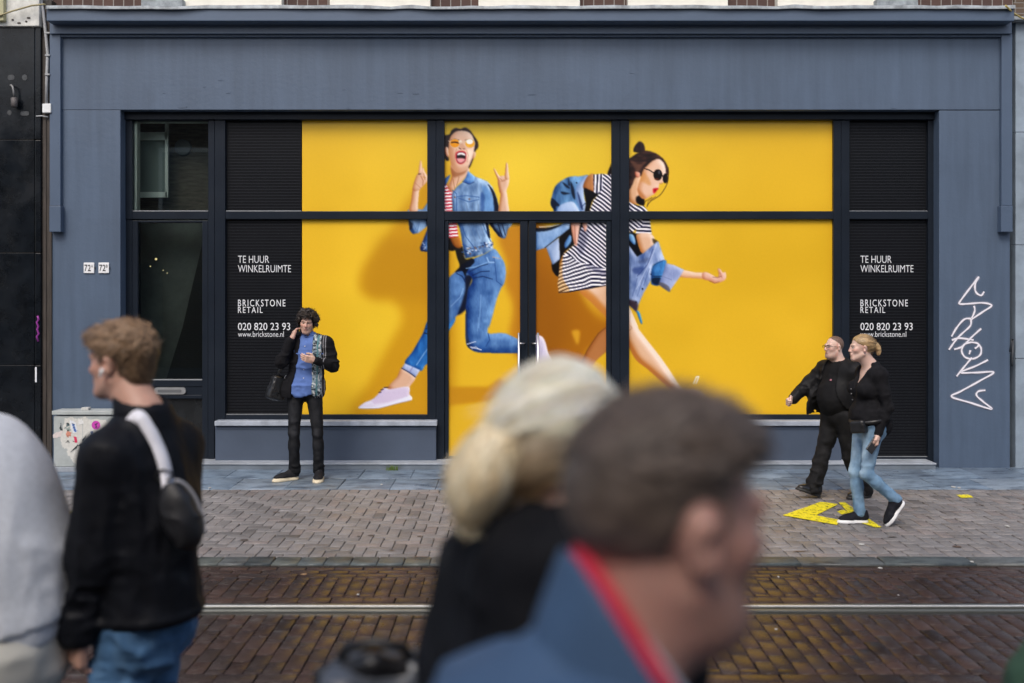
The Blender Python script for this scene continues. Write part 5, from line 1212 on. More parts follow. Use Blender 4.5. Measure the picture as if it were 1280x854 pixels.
def torso(J, off=0., wk=1., belly=0., bust=0., depth=1.):
    sL, sR, pel, nk = J['sL'], J['sR'], J['pel'], J['neck']; mid = (sL+sR)/2; w = np.linalg.norm(sR-sL)/2
    x = (sR-sL)/np.linalg.norm(sR-sL); up = (mid-pel)/np.linalg.norm(mid-pel); y = np.cross(up, x); y /= np.linalg.norm(y); x = np.cross(y, up); T = np.stack([x, y, up], 1)
    o = lambda p, v: p+T @ np.array(v)
    L = [(cap(lerp(mid, sL, .92), lerp(mid, sR, .92), .058+off), .05), (ell(o(mid, (0, .012, -.11)), (w*.90+off, .112*depth+off, .19+off), T), .06),
         (ell(o(lerp(mid, pel, .6), (0, .0, 0)), (w*.80*wk+off, .102*depth*wk+off, .20), T), .06), (ell(o(pel, (0, -.012, 0)), (w*.86*wk+off, .115*depth+off, .14+off), T), .06),
         (cap(nk, lerp(mid, sL, .62), .050+off*.6, .05+off*.6), .05), (cap(nk, lerp(mid, sR, .62), .050+off*.6, .05+off*.6), .05)]
    if belly: L += [(ell(o(lerp(mid, pel, .62), (0, .07, 0)), (w*.78+off, .10+belly+off, .19), T), .06)]
    if bust: L += [(ell(o(mid, (q*.075, .095, -.13)), (.062+off*.5, .055+bust+off*.5, .062+off*.5), T), .045) for q in (-1, 1)]
    return L
def arm(J, s, off=0., end=1., k=1.):
    S, E, Wr = J['s'+s], J['e'+s], J['w'+s]
    return [(cap(S, E, (.057*k+off), (.044*k+off)), .03), (cap(E, lerp(E, Wr, end), .044*k+off, lerp(.044, .028, end)*k+off), .025)]
def leg(J, s, off=0., end=1., k=1., ank=None):
    H, K, A = J['h'+s], J['k'+s], J['a'+s]; ra = .038*k+off if ank is None else ank
    return [(cap(H, K, .088*k+off, .051*k+off), .04), (cap(K, lerp(K, A, .35), .050*k+off, .052*k+off), .03), (cap(lerp(K, A, .3), lerp(K, A, end), .052*k+off, lerp(.05*k+off, ra, end)), .03)]
def body(parent, J, tone, step=.009, fine=.0045, hs=1., fem=False, far=False, jowl=0., hands=(), brow=(.10, .06, .04), lip=(.42, .17, .15), beard=None, lids=True, tor=None, ak=1., lk=1.):
    """one continuous skin surface: head, neck, trunk, arms, hands and legs"""
    c, Mx = J['head'], J['Mh']
    HP, HS, HL, h = head_prims(c, Mx, hs, fem, jowl)
    P = torso(J, -.016, **(tor or {}))+arm(J, 'L', -.008, k=ak)+arm(J, 'R', -.008, k=ak)+leg(J, 'L', -.018, k=lk)+leg(J, 'R', -.018, k=lk)
    nr = .052 if fem else .060
    NP = [(cap(J['neck'], h(0, -.022, -.055), nr, nr*.93), .03), (cap(lerp(J['neck'], h(0, -.022, -.055), .2), h(0, .012, -.075), nr*.8, nr*.7), .03)]
    for s in 'LR':
        A = J['a'+s]; P += [(cap(A, A+J['f'+s]*.07-np.array((0, 0, .065)), .022, .016), .03)]
    hp = []
    for a in hands: hp += hand_prims(*a[0], **a[1])
    allp = P+HP+NP+hp; lo, hi = bounds(allp)
    fx = [[], [], []]
    hb = [prim_box(p, .006) for p, k in HP]; L0 = np.min([b[0] for b in hb], 0); L1 = np.max([b[1] for b in hb], 0)
    for i in range(3): fx[i].append((L0[i], L1[i], fine))
    for a in hands:
        hb = [prim_box(p, .004) for p, k in hand_prims(*a[0], **a[1])]; A0 = np.min([b[0] for b in hb], 0); A1 = np.max([b[1] for b in hb], 0)
        for i in range(3): fx[i].append((A0[i], A1[i], fine))
    F = Field(lo, hi, step, fx)
    for p, k in P+NP: F.add(p, k)
    # head on its own field, so the eye sockets cut only the face
    G = Field(L0, L1, fine); G.ax = [F.ax[i][(F.ax[i] >= L0[i]-.02) & (F.ax[i] <= L1[i]+.02)] for i in range(3)]; G.D = np.full([len(a) for a in G.ax], .3, np.float32)
    for p, k in HP: G.add(p, k*hs)
    for i, (p, k) in enumerate(HS):
        if not (far and i == 0): G.sub(p, k)
    if lids:
        for p, k in HL: G.add(p, k)
    i0 = [np.searchsorted(F.ax[i], G.ax[i][0]) for i in range(3)]; sl = tuple(slice(i0[i], i0[i]+len(G.ax[i])) for i in range(3))
    A = F.D[sl]; k = .02; t = np.clip(.5+.5*(A-G.D)/k, 0, 1); F.D[sl] = A*(1-t)+G.D*t-k*t*(1-t)
    for a in hands:
        pr = hand_prims(*a[0], **a[1])
        for p, k in pr: F.add(p, k)
    V, Q = F.mesh(); V = relax(V, Q, 1, .4)
    col = np.tile(np.array(tone), (len(V), 1)); q = ((V-c) @ Mx)/hs; x, y, z = q.T; hd = (np.abs(z) < .16) & (np.abs(x) < .11) & (np.abs(y) < .14)
    def blend(w, cc, a=1.):
        nonlocal col; w = (w*hd*a)[:, None]; col = col*(1-w)+np.array(cc)*w
    ax = np.abs(x)
    blend(np.exp(-((ax-.042)**2/.02**2+(z+.012)**2/.02**2))*(y > .03), np.array(tone)*(1.08, .80, .76), .7)
    blend(np.exp(-((ax)**2/.016**2+(z+.018)**2/.016**2))*(y > .09), np.array(tone)*(1.08, .78, .74), .6)
    blend((y > .0)*(ax > .07)*1., np.array(tone)*(1.06, .74, .70), .55)
    if beard is not None: blend(sst(-.022, -.045, z)*sst(-.01, .03, y)*(1-np.exp(-(ax**2/.03**2+(z+.03)**2/.010**2))), beard[0], beard[1])
    blend(np.exp(-(np.maximum(ax-.012, 0)/.012)**2-((z+.0572)/.0075)**2)*(y > .07), lip, .85)
    blend(sst(.0042, .0018, np.abs(z-.0285+((ax-.03)/.03)**2*.004))*sst(.010, .014, ax)*sst(.050, .044, ax)*(y > .05), brow, .85)
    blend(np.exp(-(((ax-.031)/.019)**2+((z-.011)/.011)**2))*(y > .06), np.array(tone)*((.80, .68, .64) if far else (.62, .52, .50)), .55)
    o = np_mesh('body', V, Q, M['skin'], parent, col=col)
    return o, h
def shoe(parent, heel, f, up, L, mu, ms, w=.044, high=.10, sole_h=.026, toe_h=.036, name='shoe'):
    f = np.array(f, float); f /= np.linalg.norm(f); up = np.array(up, float); up -= f*(up @ f); up /= np.linalg.norm(up); r = np.cross(f, up); T = np.stack([r, f, up], 1)
    o = lambda x, y, z: np.array(heel)+T @ np.array((x, y, z)); k = L/.28
    pr = [(ell(o(0, .055*k, .045), (w*.82, .055*k, .045), T), .03), (ell(o(0, .20*k, .030), (w, .078*k, toe_h), T), .04), (cap(o(0, .06*k, .05), o(0, .17*k, .042), w*.82, w*.78), .04), (cap(o(0, .055*k, .05), o(0, .05*k, high), w*.90, w*.88), .03), (cap(o(0, .075*k, high*.8), o(0, .125*k, .062), w*.62, w*.6), .03)]
    fu = lambda x, y, z: (x-heel[0])*up[0]+(y-heel[1])*up[1]+(z-heel[2])*up[2]
    s = solid(name, pr, .0065, mu, parent, cuts=((lambda x, y, z: sole_h-.007-fu(x, y, z), .004), (lambda x, y, z: fu(x, y, z)-high-.012, .006)), disp=(cloth(.003, (40, 40, 40), seed=5),))
    sp = [(cap(o(0, .05*k, 0), o(0, .06*k, 0), w*1.06), .01), (cap(o(0, .06*k, 0), o(0, .20*k, 0), w*.98, w*1.12), .02), (ell(o(0, .208*k, 0), (w*1.14, .086*k, w*1.1), T), .02)]
    solid('sole', sp, .006, ms, s, cuts=((lambda x, y, z: -fu(x, y, z), .004), (lambda x, y, z: fu(x, y, z)-sole_h, .004)))
    return s
def strands(name, root, tip_dir, n, length, width, m, parent, cols, rs, lift=.004, segs=5, wave=.0, jitter=.25, shade=None):
    """thin hair locks growing from the scalp surface; tip_dir(P, N) gives the combing direction"""
    V0, N0 = root; idx = rs.randint(len(V0), size=n); P = V0[idx].copy(); Nn = N0[idx]
    d = tip_dir(P, Nn)+rs.randn(n, 3)*jitter; d -= Nn*((d*Nn).sum(1)[:, None])*.75; d /= np.linalg.norm(d, axis=1)[:, None]+1e-9
    side = np.cross(d, Nn); side /= np.linalg.norm(side, axis=1)[:, None]+1e-9
    L = length*(.6+.7*rs.rand(n)); pts = []; p = P+Nn*.001; ph = rs.rand(n)*6.28
    for k in range(segs+1):
        t = k/segs; w = width*(1-.75*t*t)
        q = P+Nn*(lift*np.sin(t*2.6)+.001)[..., None]*np.ones((n, 1))+d*(L*t)[:, None]-Nn*(L*t*t*.22)[:, None]+side*(wave*np.sin(ph+t*9))[:, None]
        pts.append(np.stack([q-side*w/2, q+side*w/2], 1))
    A = np.stack(pts, 1).reshape(n, -1, 3); m2 = (segs+1)*2
    f = np.array([[2*k, 2*k+1, 2*k+3, 2*k+2] for k in range(segs)]); Fq = (f[None]+(np.arange(n)*m2)[:, None, None]).reshape(-1, 4)
    c = np.array(cols)[rs.randint(len(cols), size=n)]*(.8+.4*rs.rand(n, 1))
    if shade is not None: c = np.minimum(c*shade(P), .92)
    return np_mesh(name, A.reshape(-1, 3), Fq, m, parent, col=np.repeat(c, m2, 0))
def vnormals(o):
    me = o.data; n = len(me.vertices); co = np.empty(n*3, np.float32); me.vertices.foreach_get('co', co); no = np.empty(n*3, np.float32); me.vertex_normals.foreach_get('vector', no)
    return co.reshape(-1, 3).astype(float), no.reshape(-1, 3).astype(float)
M['hair'] = mat('hair', (1, 1, 1), .42, attr=True, spec=.4)
def band(name, pts, nrm, w, t, m, parent, close=False):
    """flat strap: a strip of width w and thickness t running along pts, lying on a surface with normals nrm"""
    pts = np.array(pts, float); nrm = np.array(nrm, float); q, qn = [], []
    for i in range(len(pts)-1):
        a, b, c, d = pts[max(i-1, 0)], pts[i], pts[i+1], pts[min(i+2, len(pts)-1)]
        for u in np.linspace(0, 1, 8, endpoint=False): q.append(.5*(2*b+(c-a)*u+(2*a-5*b+4*c-d)*u*u+(3*b-a-3*c+d)*u**3)); qn.append(lerp(nrm[i], nrm[i+1], u))
    q.append(pts[-1]); qn.append(nrm[-1]); q = np.array(q); qn = np.array(qn); qn /= np.linalg.norm(qn, axis=1)[:, None]
    tg = np.gradient(q, axis=0); tg /= np.linalg.norm(tg, axis=1)[:, None]; sd = np.cross(tg, qn); sd /= np.linalg.norm(sd, axis=1)[:, None]
    V = np.stack([q-sd*w/2, q+sd*w/2, q+sd*w/2+qn*t, q-sd*w/2+qn*t], 1).reshape(-1, 3); Fq = []
    for i in range(len(q)-1):
        for k in range(4): Fq.append([i*4+k, i*4+(k+1) % 4, i*4+4+(k+1) % 4, i*4+4+k])
    Fq += [[0, 3, 2, 1], [len(V)-4, len(V)-3, len(V)-2, len(V)-1]]
    return np_mesh(name, V, np.array(Fq), m, parent, smooth=False)
def haircut(hc, Mh, s=1.):
    def cut(x, y, z):
        q = [((x-hc[0])*Mh[0, k]+(y-hc[1])*Mh[1, k]+(z-hc[2])*Mh[2, k])/s for k in range(3)]
        line = np.where(q[1] > .0, .030+q[1]*.55, -.015+np.maximum(q[1], -.08)*1.1); ear = np.sqrt((q[1]+.008)**2+((q[2]+.002)/1.25)**2)-.028
        return np.maximum(line-q[2], -ear)+0*q[0]
    return cut
def person(loc, rz, label):
    p = empty('person', loc, R(rz)); tag(p, label, 'person'); return p
DENIM = lambda n, c: clothmat(n, c, .8, 500, .0008, .22, 16, attr=False)
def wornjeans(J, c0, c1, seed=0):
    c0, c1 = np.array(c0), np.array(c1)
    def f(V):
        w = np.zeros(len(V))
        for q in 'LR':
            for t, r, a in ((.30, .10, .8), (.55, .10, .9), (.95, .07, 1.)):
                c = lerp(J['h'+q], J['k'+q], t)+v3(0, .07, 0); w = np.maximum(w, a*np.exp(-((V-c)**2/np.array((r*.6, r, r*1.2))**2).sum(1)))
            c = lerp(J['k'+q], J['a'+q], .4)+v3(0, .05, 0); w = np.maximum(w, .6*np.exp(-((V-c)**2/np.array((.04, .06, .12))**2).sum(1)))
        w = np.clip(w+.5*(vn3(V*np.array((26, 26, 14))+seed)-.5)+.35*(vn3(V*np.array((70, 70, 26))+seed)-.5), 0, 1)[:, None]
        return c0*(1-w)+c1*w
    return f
PAVE = .002
# ---------------------------------------------------------------- 1. the man on the phone by the window
def man_on_phone():
    d = 10.38; t = person((X(379, d), d, PAVE), 180, 'man in black jacket and blue shirt standing on the stone strip, talking on a phone')
    J = dict(head=v3(-.052, .055, 1.640), Mh=Rm(4, -9, -5), neck=v3(-.065, .0, 1.475), sL=v3(-.245, .0, 1.425), sR=v3(.118, .0, 1.425), pel=v3(-.02, .0, .955),
             eL=v3(-.325, .03, 1.185), wL=v3(-.165, .235, 1.262), eR=v3(.205, .13, 1.225), wR=v3(.088, .150, 1.470),
             hL=v3(-.112, 0, .925), hR=v3(.075, 0, .925), kL=v3(-.158, .03, .49), kR=v3(.092, .03, .49), aL=v3(-.160, -.02, .10), aR=v3(.090, -.01, .10), fL=v3(-.1, .99, 0), fR=v3(.78, .62, 0))
    hands = [((J['wL'], (.95, .22, .22), (-.1, -.85, .25)), dict(thumb=-1, curl=(.25, .45, .3), s=.95, tcurl=.3)),
             ((J['wR'], (-.28, -.34, .92), (-.85, -.35, -.2)), dict(thumb=1, curl=(.25, .6, .4), s=1.0, tcurl=.1))]
    b, h = body(t, J, SKIN['light'], .009, .0042, .95, far=True, hands=hands, brow=(.05, .035, .028), beard=((.30, .20, .165), .35))
    eyes(t, h, .95)
    # trousers, shirt
    blk = clothmat('black_denim', (1, 1, 1), .62, 420, .0008, .3, 16, attr=True, spec=.12)
    g = near((J['kL'], .16, .25), (J['kR'], .16, .25), (J['aL'], .09, 1.4), (J['aR'], .09, 1.4), (J['pel'], .12, .5))
    J2 = dict(J); solid('jeans', [(ell(J['pel']-v3(0, .015, .01), (.155, .100, .12)), .04)]+leg(J, 'L', .002, 1.0, .99, .052)+leg(J, 'R', .002, 1.0, .99, .052), .009, blk, t, cuts=(lambda x, y, z: z-1.0+x*0+y*0, lambda x, y, z: .070-z+x*0+y*0), disp=(cloth(.016, (10, 10, 15), (20, 20, 30), 1, g), cloth(.010, (14, 5, 30), None, 8, lambda P: sst(.20, .10, P[:, 2]))), it=1, col=wornjeans(J, (.009, .0095, .011), (.026, .027, .031)))
    shirt = clothmat('blue_cotton_shirt', (.105, .180, .44), .8, 500, .0003, .10, 8)
    sh = solid('shirt', torso(J, .013, 1.05)+[(ell(J['pel']+v3(0, .0, .0), (.170, .128, .16)), .05)]+[(cap(J['neck']+v3(0, .0, -.01), J['neck']+v3(.0, .02, .055), .070, .066), .02)], .008, shirt, t,
               subs=((cap(J['neck']+v3(0, .005, .0), J['neck']+v3(0, .03, .16), .058, .060), .006), (cap(J['neck']+v3(0.012, .085, .06), J['neck']+v3(0.012, .105, -.03), .024, .005), .01)), cuts=(lambda x, y, z: .895-.02*np.sin(x*14+.6)-z+y*0,), disp=(cloth(.020, (8, 8, 12), (18, 18, 22), 2, lambda P: sst(1.5, 1.2, P[:, 2])*.9+.25),))
    c_ = J['neck']
    for q in (-1, 1): solid('collar_wing', [(rbox(c_+v3(q*.036, .072, .022), (.026, .004, .022), .004, Rm(q*-35, -12, q*30)), .01)], .004, shirt, sh)
    mb = MB()
    for i, zz in enumerate((1.40, 1.32, 1.24, 1.16, 1.07, .98)):
        bmesh.ops.create_uvsphere(mb.bm, u_segments=8, v_segments=6, radius=.006, matrix=Matrix.Translation((-.045+.004*i, [.135, .142, .137, .130, .126, .125][i], zz)))
    mb.build('button', mat('pearl_button', (.7, .72, .78), .3), sh)
    # jacket
    fz = lambda z: sst(.84, 1.46, z)
    xr = lambda z: lerp(.105, .012, fz(z)); xl = lambda z: lerp(-.135, -.120, fz(z))
    pins = clothmat('black_pinstripe_wool', (1, 1, 1), .85, 380, .0006, .15, 9, attr=True)
    def jcol(V):
        c = np.tile((.010, .010, .012), (len(V), 1)); m = (V[:, 0] < -.13) & (V[:, 1] > .0) & (V[:, 0] > -.262)
        s = (np.sin(V[:, 0]*2*np.pi/.021) > .55) & m & ~((V[:, 2] < 1.30) & (V[:, 2] > 1.15) & (V[:, 1] > .2))
        c[s] = (.30, .30, .32); return c
    jk = solid('jacket', torso(J, .022, 1.04)+[(ell(J['pel']+v3(.0, -.005, .02), (.212, .140, .22)), .05), (ell(v3(.135, .03, .93), (.095, .09, .14)), .05)], .0075, pins, t, post=arm(J, 'L', .011, .94)+arm(J, 'R', .012, .94),
               subs=((cap(J['neck']+v3(0, .02, .01), J['neck']+v3(0, .05, .2), .072, .075), .01),),
               cuts=(lambda x, y, z: .845+.02*np.sin(x*9)-z+y*0, (lambda x, y, z: -np.maximum(np.maximum(x-xr(z), xl(z)-x), .015-y), .006)),
               disp=(cloth(.020, (9, 9, 14), (22, 22, 30), 4, near((J['eL'], .12, 1.2), (J['eR'], .13, 1.2), (lerp(J['sL'], J['eL'], .5), .1, .5))),), col=jcol)
    # patterned scarf hanging down the open front, its other end just showing at the collar
    def scol(V):
        rs = np.random.RandomState(3); n = vn3(V*np.array((60, 20, 95))); n2 = vn3(V*np.array((95, 30, 60))+5)
        c = np.tile((.24, .31, .35), (len(V), 1)); c[n > .54] = (.035, .045, .055); c[(n2 > .66)] = (.62, .62, .60)
        c[np.abs(V[:, 0]+.178-.03*(1.5-V[:, 2])) < .008] = (.10, .22, .24); return c
    scm = clothmat('patterned_scarf_wool', (1, 1, 1), .9, 300, .0008, .1, 12, attr=True)
    sx0 = lambda z: lerp(-.205, -.205, fz(z)); sx1 = lambda z: lerp(-.112, -.128, fz(z))
    sc = solid('scarf', torso(J, .035, 1.04)+[(ell(J['pel']+v3(.0, .0, .02), (.215, .156, .22)), .05)], .0075, scm, t,
               cuts=((lambda x, y, z: np.maximum(np.maximum(sx0(z)-x, x-sx1(z)), .03-y), .004), lambda x, y, z: .885+.006*np.sin(x*150)-z+y*0, lambda x, y, z: z-1.515+x*0+y*0), disp=(cloth(.008, (30, 8, 8), None, 6),), col=scol)
    solid('scarf', [(cap(v3(.085, .06, 1.49), v3(.10, .10, 1.40), .022, .020), .02)], .006, scm, t, col=scol, disp=(cloth(.008, (30, 8, 8), None, 6),))
    # hair: loose dark curls
    hc = J['head']; Mh = J['Mh']; hp = lambda x, y, z: hc+Mh @ v3(x, y, z); rs = np.random.RandomState(2)
    pr = [(ell(hp(0, -.022, .036), (.083, .098, .086), Mh), .02), (ell(hp(0, -.06, -.01), (.084, .062, .080), Mh), .03)]
    for i in range(70):
        a = rs.rand()*6.28; b = rs.rand()*1.9-.35; v = v3(math.cos(a)*math.cos(b)*.090, -.022+math.sin(a)*math.cos(b)*.095, .030+math.sin(b)*.084)
        if v[1] > .055 and v[2] < .085: continue
        if v[2] < -.05: continue
        pr.append((cap(hp(*v), hp(*(v*1.04+rs.randn(3)*.008)), .016+.010*rs.rand()), .007))
    for x, y, z in ((-.05, .082, .088), (-.02, .092, .095), (.015, .094, .090), (.045, .086, .082), (.012, .100, .068), (-.038, .092, .072), (-.078, .045, .05), (.08, .04, .045), (-.088, .01, .0), (.088, .01, .0)): pr.append((cap(hp(x, y, z), hp(x*1.05, y, z-.014), .013, .008), .008))
    def face(x, y, z):
        q = [(x-hc[0])*Mh[0, k]+(y-hc[1])*Mh[1, k]+(z-hc[2])*Mh[2, k] for k in range(3)]
        return -np.maximum(np.maximum(.052-q[1], q[2]-.066), np.abs(q[0])-.066)
    hr = solid('hair', pr, .0055, M['hair'], t, cuts=((face, .012),), disp=(cloth(.010, (55, 55, 55), (110, 110, 110), 3),), it=0, col=lambda V: np.tile((.018, .013, .011), (len(V), 1))*(.6+.9*vn3(V*70))[:, None])
    strands('hair_lock', vnormals(hr), lambda P, N: N*.4+v3(0, 0, -.3), 900, .035, .0035, M['hair'], hr, [(.028, .020, .016), (.016, .012, .010), (.045, .032, .025)], rs, .006, 5, .005, .8)
    # shoes: black canvas, cream soles, laces
    ms = mat('cream_rubber_sole', (.66, .57, .40), .55, var=.15, scale=20); mu = clothmat('black_canvas', (.016, .016, .018), .6, 200, .0006, .3, 20)
    for A, f, hl in ((J['aL'], J['fL'], v3(-.158, -.075, 0)), (J['aR'], J['fR'], v3(.058, -.045, 0))):
        s = shoe(t, hl, f, (0, 0, 1), .285, mu, ms, .048, .118, .044, .046)
        T = np.stack([np.cross(f, v3(0, 0, 1)), f, v3(0, 0, 1)], 1); mb = MB()
        for k in range(5):
            y = .115+.022*k; zz = .098-.013*k; mb.tube([hl+T @ v3(-.026, y, zz-.006), hl+T @ v3(0, y+.012, zz+.006), hl+T @ v3(.026, y, zz-.006)], .0028, 6)
        mb.build('laces', mat('lace', (.05, .05, .05), .8), s)
    # phone and satchel
    ph = hp(.088, .030, -.020); Mp = Mh @ Rm(0, 12, 14)
    p = empty('phone', Vector(t.matrix_basis @ Vector(ph))); tag(p, 'dark phone held at the ear of the man in the blue shirt', 'phone')
    o = solid('phone_case', [(rbox(v3(0, 0, 0), (.0015, .034, .070), .0035, Mp), .01)], .004, mat('black_phone', (.012, .012, .014), .2), p); p.rotation_euler = (0, 0, math.pi)
    bg = empty('satchel', t.location, R(180)); tag(bg, 'worn black leather satchel hanging at the side of the man on the phone', 'bag')
    lea = mat('black_leather', (.013, .013, .014), .34, bump=.0012, bscale=60, var=.3, scale=10, rvar=.12)
    Mb = Rm(38, 0, -17); bc = v3(.262, .03, .955)
    bd = solid('bag_body', [(rbox(bc, (.062, .030, .095), .025, Mb), .02)], .008, lea, bg, disp=(cloth(.012, (14, 14, 9), (30, 30, 30), 9),))
    solid('flap', [(rbox(bc+Mb @ v3(0, .040, .035), (.064, .010, .070), .014, Mb), .02)], .007, lea, bg, disp=(cloth(.008, (18, 18, 12), None, 10),))
    band('strap', [bc+Mb @ v3(-.04, .03, .12), v3(.225, .13, 1.12), v3(.175, .14, 1.22), v3(.13, .12, 1.35), v3(.11, .06, 1.475), v3(.10, -.02, 1.50)], [(.3, 1, 0)]*3+[(.2, 1, .2), (.1, .5, 1), (0, -.2, 1)], .026, .004, lea, bg)
    mb = MB(); mb.tube([bc+Mb @ v3(-.03+.018*math.cos(a), .07, .13+.022*math.sin(a)) for a in np.linspace(0, 6.28, 14)], .0035, 6); mb.build('ring_buckle', M['steel'], bg)
# ---------------------------------------------------------------- 2. the man walking left behind the woman
def walking_man():
    d = 9.46; s = FPX/d
    t = person((X(1049, d), d, PAVE), 112, 'stout man in black with glasses walking left, half hidden by the blonde woman')
    J = dict(head=v3(.02, .045, 1.425), Mh=Rm(-4, 2, 2), neck=v3(.0, -.005, 1.265), sL=v3(-.195, -.03, 1.215), sR=v3(.195, .01, 1.215), pel=v3(0, 0, .80),
             eL=v3(-.25, -.13, .985), wL=v3(-.24, -.02, .78), eR=v3(.270, .165, 1.035), wR=v3(.255, .335, .925),
             hL=v3(-.088, -.01, .77), hR=v3(.088, .01, .77), kR=v3(.085, .115, .415), kL=v3(-.08, -.05, .415), aR=v3(.08, .235, .125), aL=v3(-.08, -.235, .10), fR=v3(.05, .93, .36), fL=v3(-.05, .99, -.05))
    hands = [((J['wL'], (0, .1, -1), (1, 0, 0)), dict(thumb=-1, curl=(.5, .7, .5), s=.9)), ((J['wR'], (-.12, .93, -.30), (-.9, -.1, -.3)), dict(thumb=1, curl=(1.25, 1.5, 1.0), s=.92, tcurl=1.))]
    b, h = body(t, J, SKIN['fair'], .010, .0042, .87, jowl=.012, far=True, hands=hands, brow=(.20, .12, .08), beard=((.26, .16, .12), .5), ak=1.05)
    eyes(t, h, .87)
    blk = clothmat('black_cotton', (.010, .010, .011), .85, 400, .0005, .3, 9)
    solid('trousers', [(ell(J['pel'], (.185, .145, .14)), .05)]+leg(J, 'L', .014, 1.08, 1., .070)+leg(J, 'R', .014, 1.06, 1., .070), .010, clothmat('black_trousers', (.014, .014, .015), .7, 300, .0008, .4, 12), t, cuts=(lambda x, y, z: z-.86+x*0+y*0,), disp=(cloth(.020, (8, 8, 16), (18, 18, 34), 11, near((J['kL'], .13, .9), (J['kR'], .13, .9), (J['aL'], .13, 1.5), (J['aR'], .13, 1.5))),))
    te = solid('t_shirt', torso(J, .008, 1.06, .050, depth=1.05), .009, blk, t, subs=((cap(J['neck']+v3(0, .01, .02), J['neck']+v3(0, .05, .2), .062, .07), .008),), cuts=(lambda x, y, z: .74-z+x*0+y*0,), disp=(cloth(.007, (7, 7, 16), (18, 18, 30), 12),))
    mb = MB(); plate(mb, 0, 0, .022, .016, 0, .004, 14); e = mb.build('chest_emblem', mat('pink_embroidery', (.62, .25, .30), .8), te); e.location = (-.075, .163, 1.13); e.rotation_euler = (0, 0, R(190))
    xo = lambda z: lerp(.20, .095, sst(.75, 1.22, z))
    jk = solid('jacket', torso(J, .028, 1.08, .015, depth=1.04)+[(ell(v3(.165, .10, .90), (.075, .11, .14)), .05), (ell(v3(.15, .15, .80), (.05, .10, .09)), .04)], .009, clothmat('black_nylon_jacket', (.012, .012, .013), .55, 200, .0006, .3, 8), t, post=arm(J, 'L', .014, .96, 1.05)+arm(J, 'R', .016, .96, 1.05),
          subs=((cap(J['neck']+v3(0, .03, .01), J['neck']+v3(0, .06, .2), .075, .09), .01),), cuts=(lambda x, y, z: .735+.05*np.sin(y*5+1)-z+x*0, (lambda x, y, z: -np.maximum(np.maximum(x-xo(z), -xo(z)-x), .02-y), .006)),
          disp=(cloth(.022, (9, 9, 13), (20, 20, 26), 13, near((J['eR'], .16, 1.2), (v3(.16, .12, .85), .15, .9))),))
    hc, Mh = J['head'], J['Mh']; hp = lambda x, y, z: hc+Mh @ (v3(x, y, z)*.87); rs = np.random.RandomState(4)
    def cut(x, y, z):
        q = [((x-hc[0])*Mh[0, k]+(y-hc[1])*Mh[1, k]+(z-hc[2])*Mh[2, k])/.87 for k in range(3)]
        return .052+q[1]*.75-q[2]+np.maximum(q[1]-.045, 0)*1.0-np.maximum(-q[1]-.02, 0)*.9+0*q[0]
    hr = solid('hair', [(ell(hp(0, -.016, .038), np.array((.0765, .0985, .0905))*.87, Mh), .02)], .0055, M['hair'], t, cuts=((cut, .006),), disp=(cloth(.003, (120, 120, 120), None, 4),), col=lambda V: np.tile((.155, .095, .068), (len(V), 1))*(.6+.8*vn3(V*160))[:, None])
    gl = empty('glasses', (0, 0, 0)); gl.parent = t; mf = mat('dark_glasses_frame', (.02, .02, .022), .3)
    mb = MB()
    for q in (-1, 1):
        mb.tube([hp(q*.033+.021*math.cos(a), .106, .010+.015*math.sin(a)) for a in np.linspace(0, 6.283, 18)], .0022, 6); mb.tube([hp(q*.055, .102, .014), hp(q*.078, .06, .014), hp(q*.083, -.01, .010)], .0022, 6)
    mb.tube([hp(-.013, .108, .014), hp(.013, .108, .014)], .002, 6); mb.build('frame', mf, gl)
    mu = mat('black_leather_shoe', (.012, .012, .013), .3, var=.3, scale=10); ms = mat('black_rubber', (.02, .02, .02), .6)
    shoe(t, v3(.08, .17, .0), (.05, .93, .34), (0, -.34, .93), .265, mu, ms, .046, .10, .026, .036)
    shoe(t, v3(-.08, -.29, .004), (-.05, 1, .0), (0, 0, 1), .265, mu, ms, .046, .10, .026, .036)
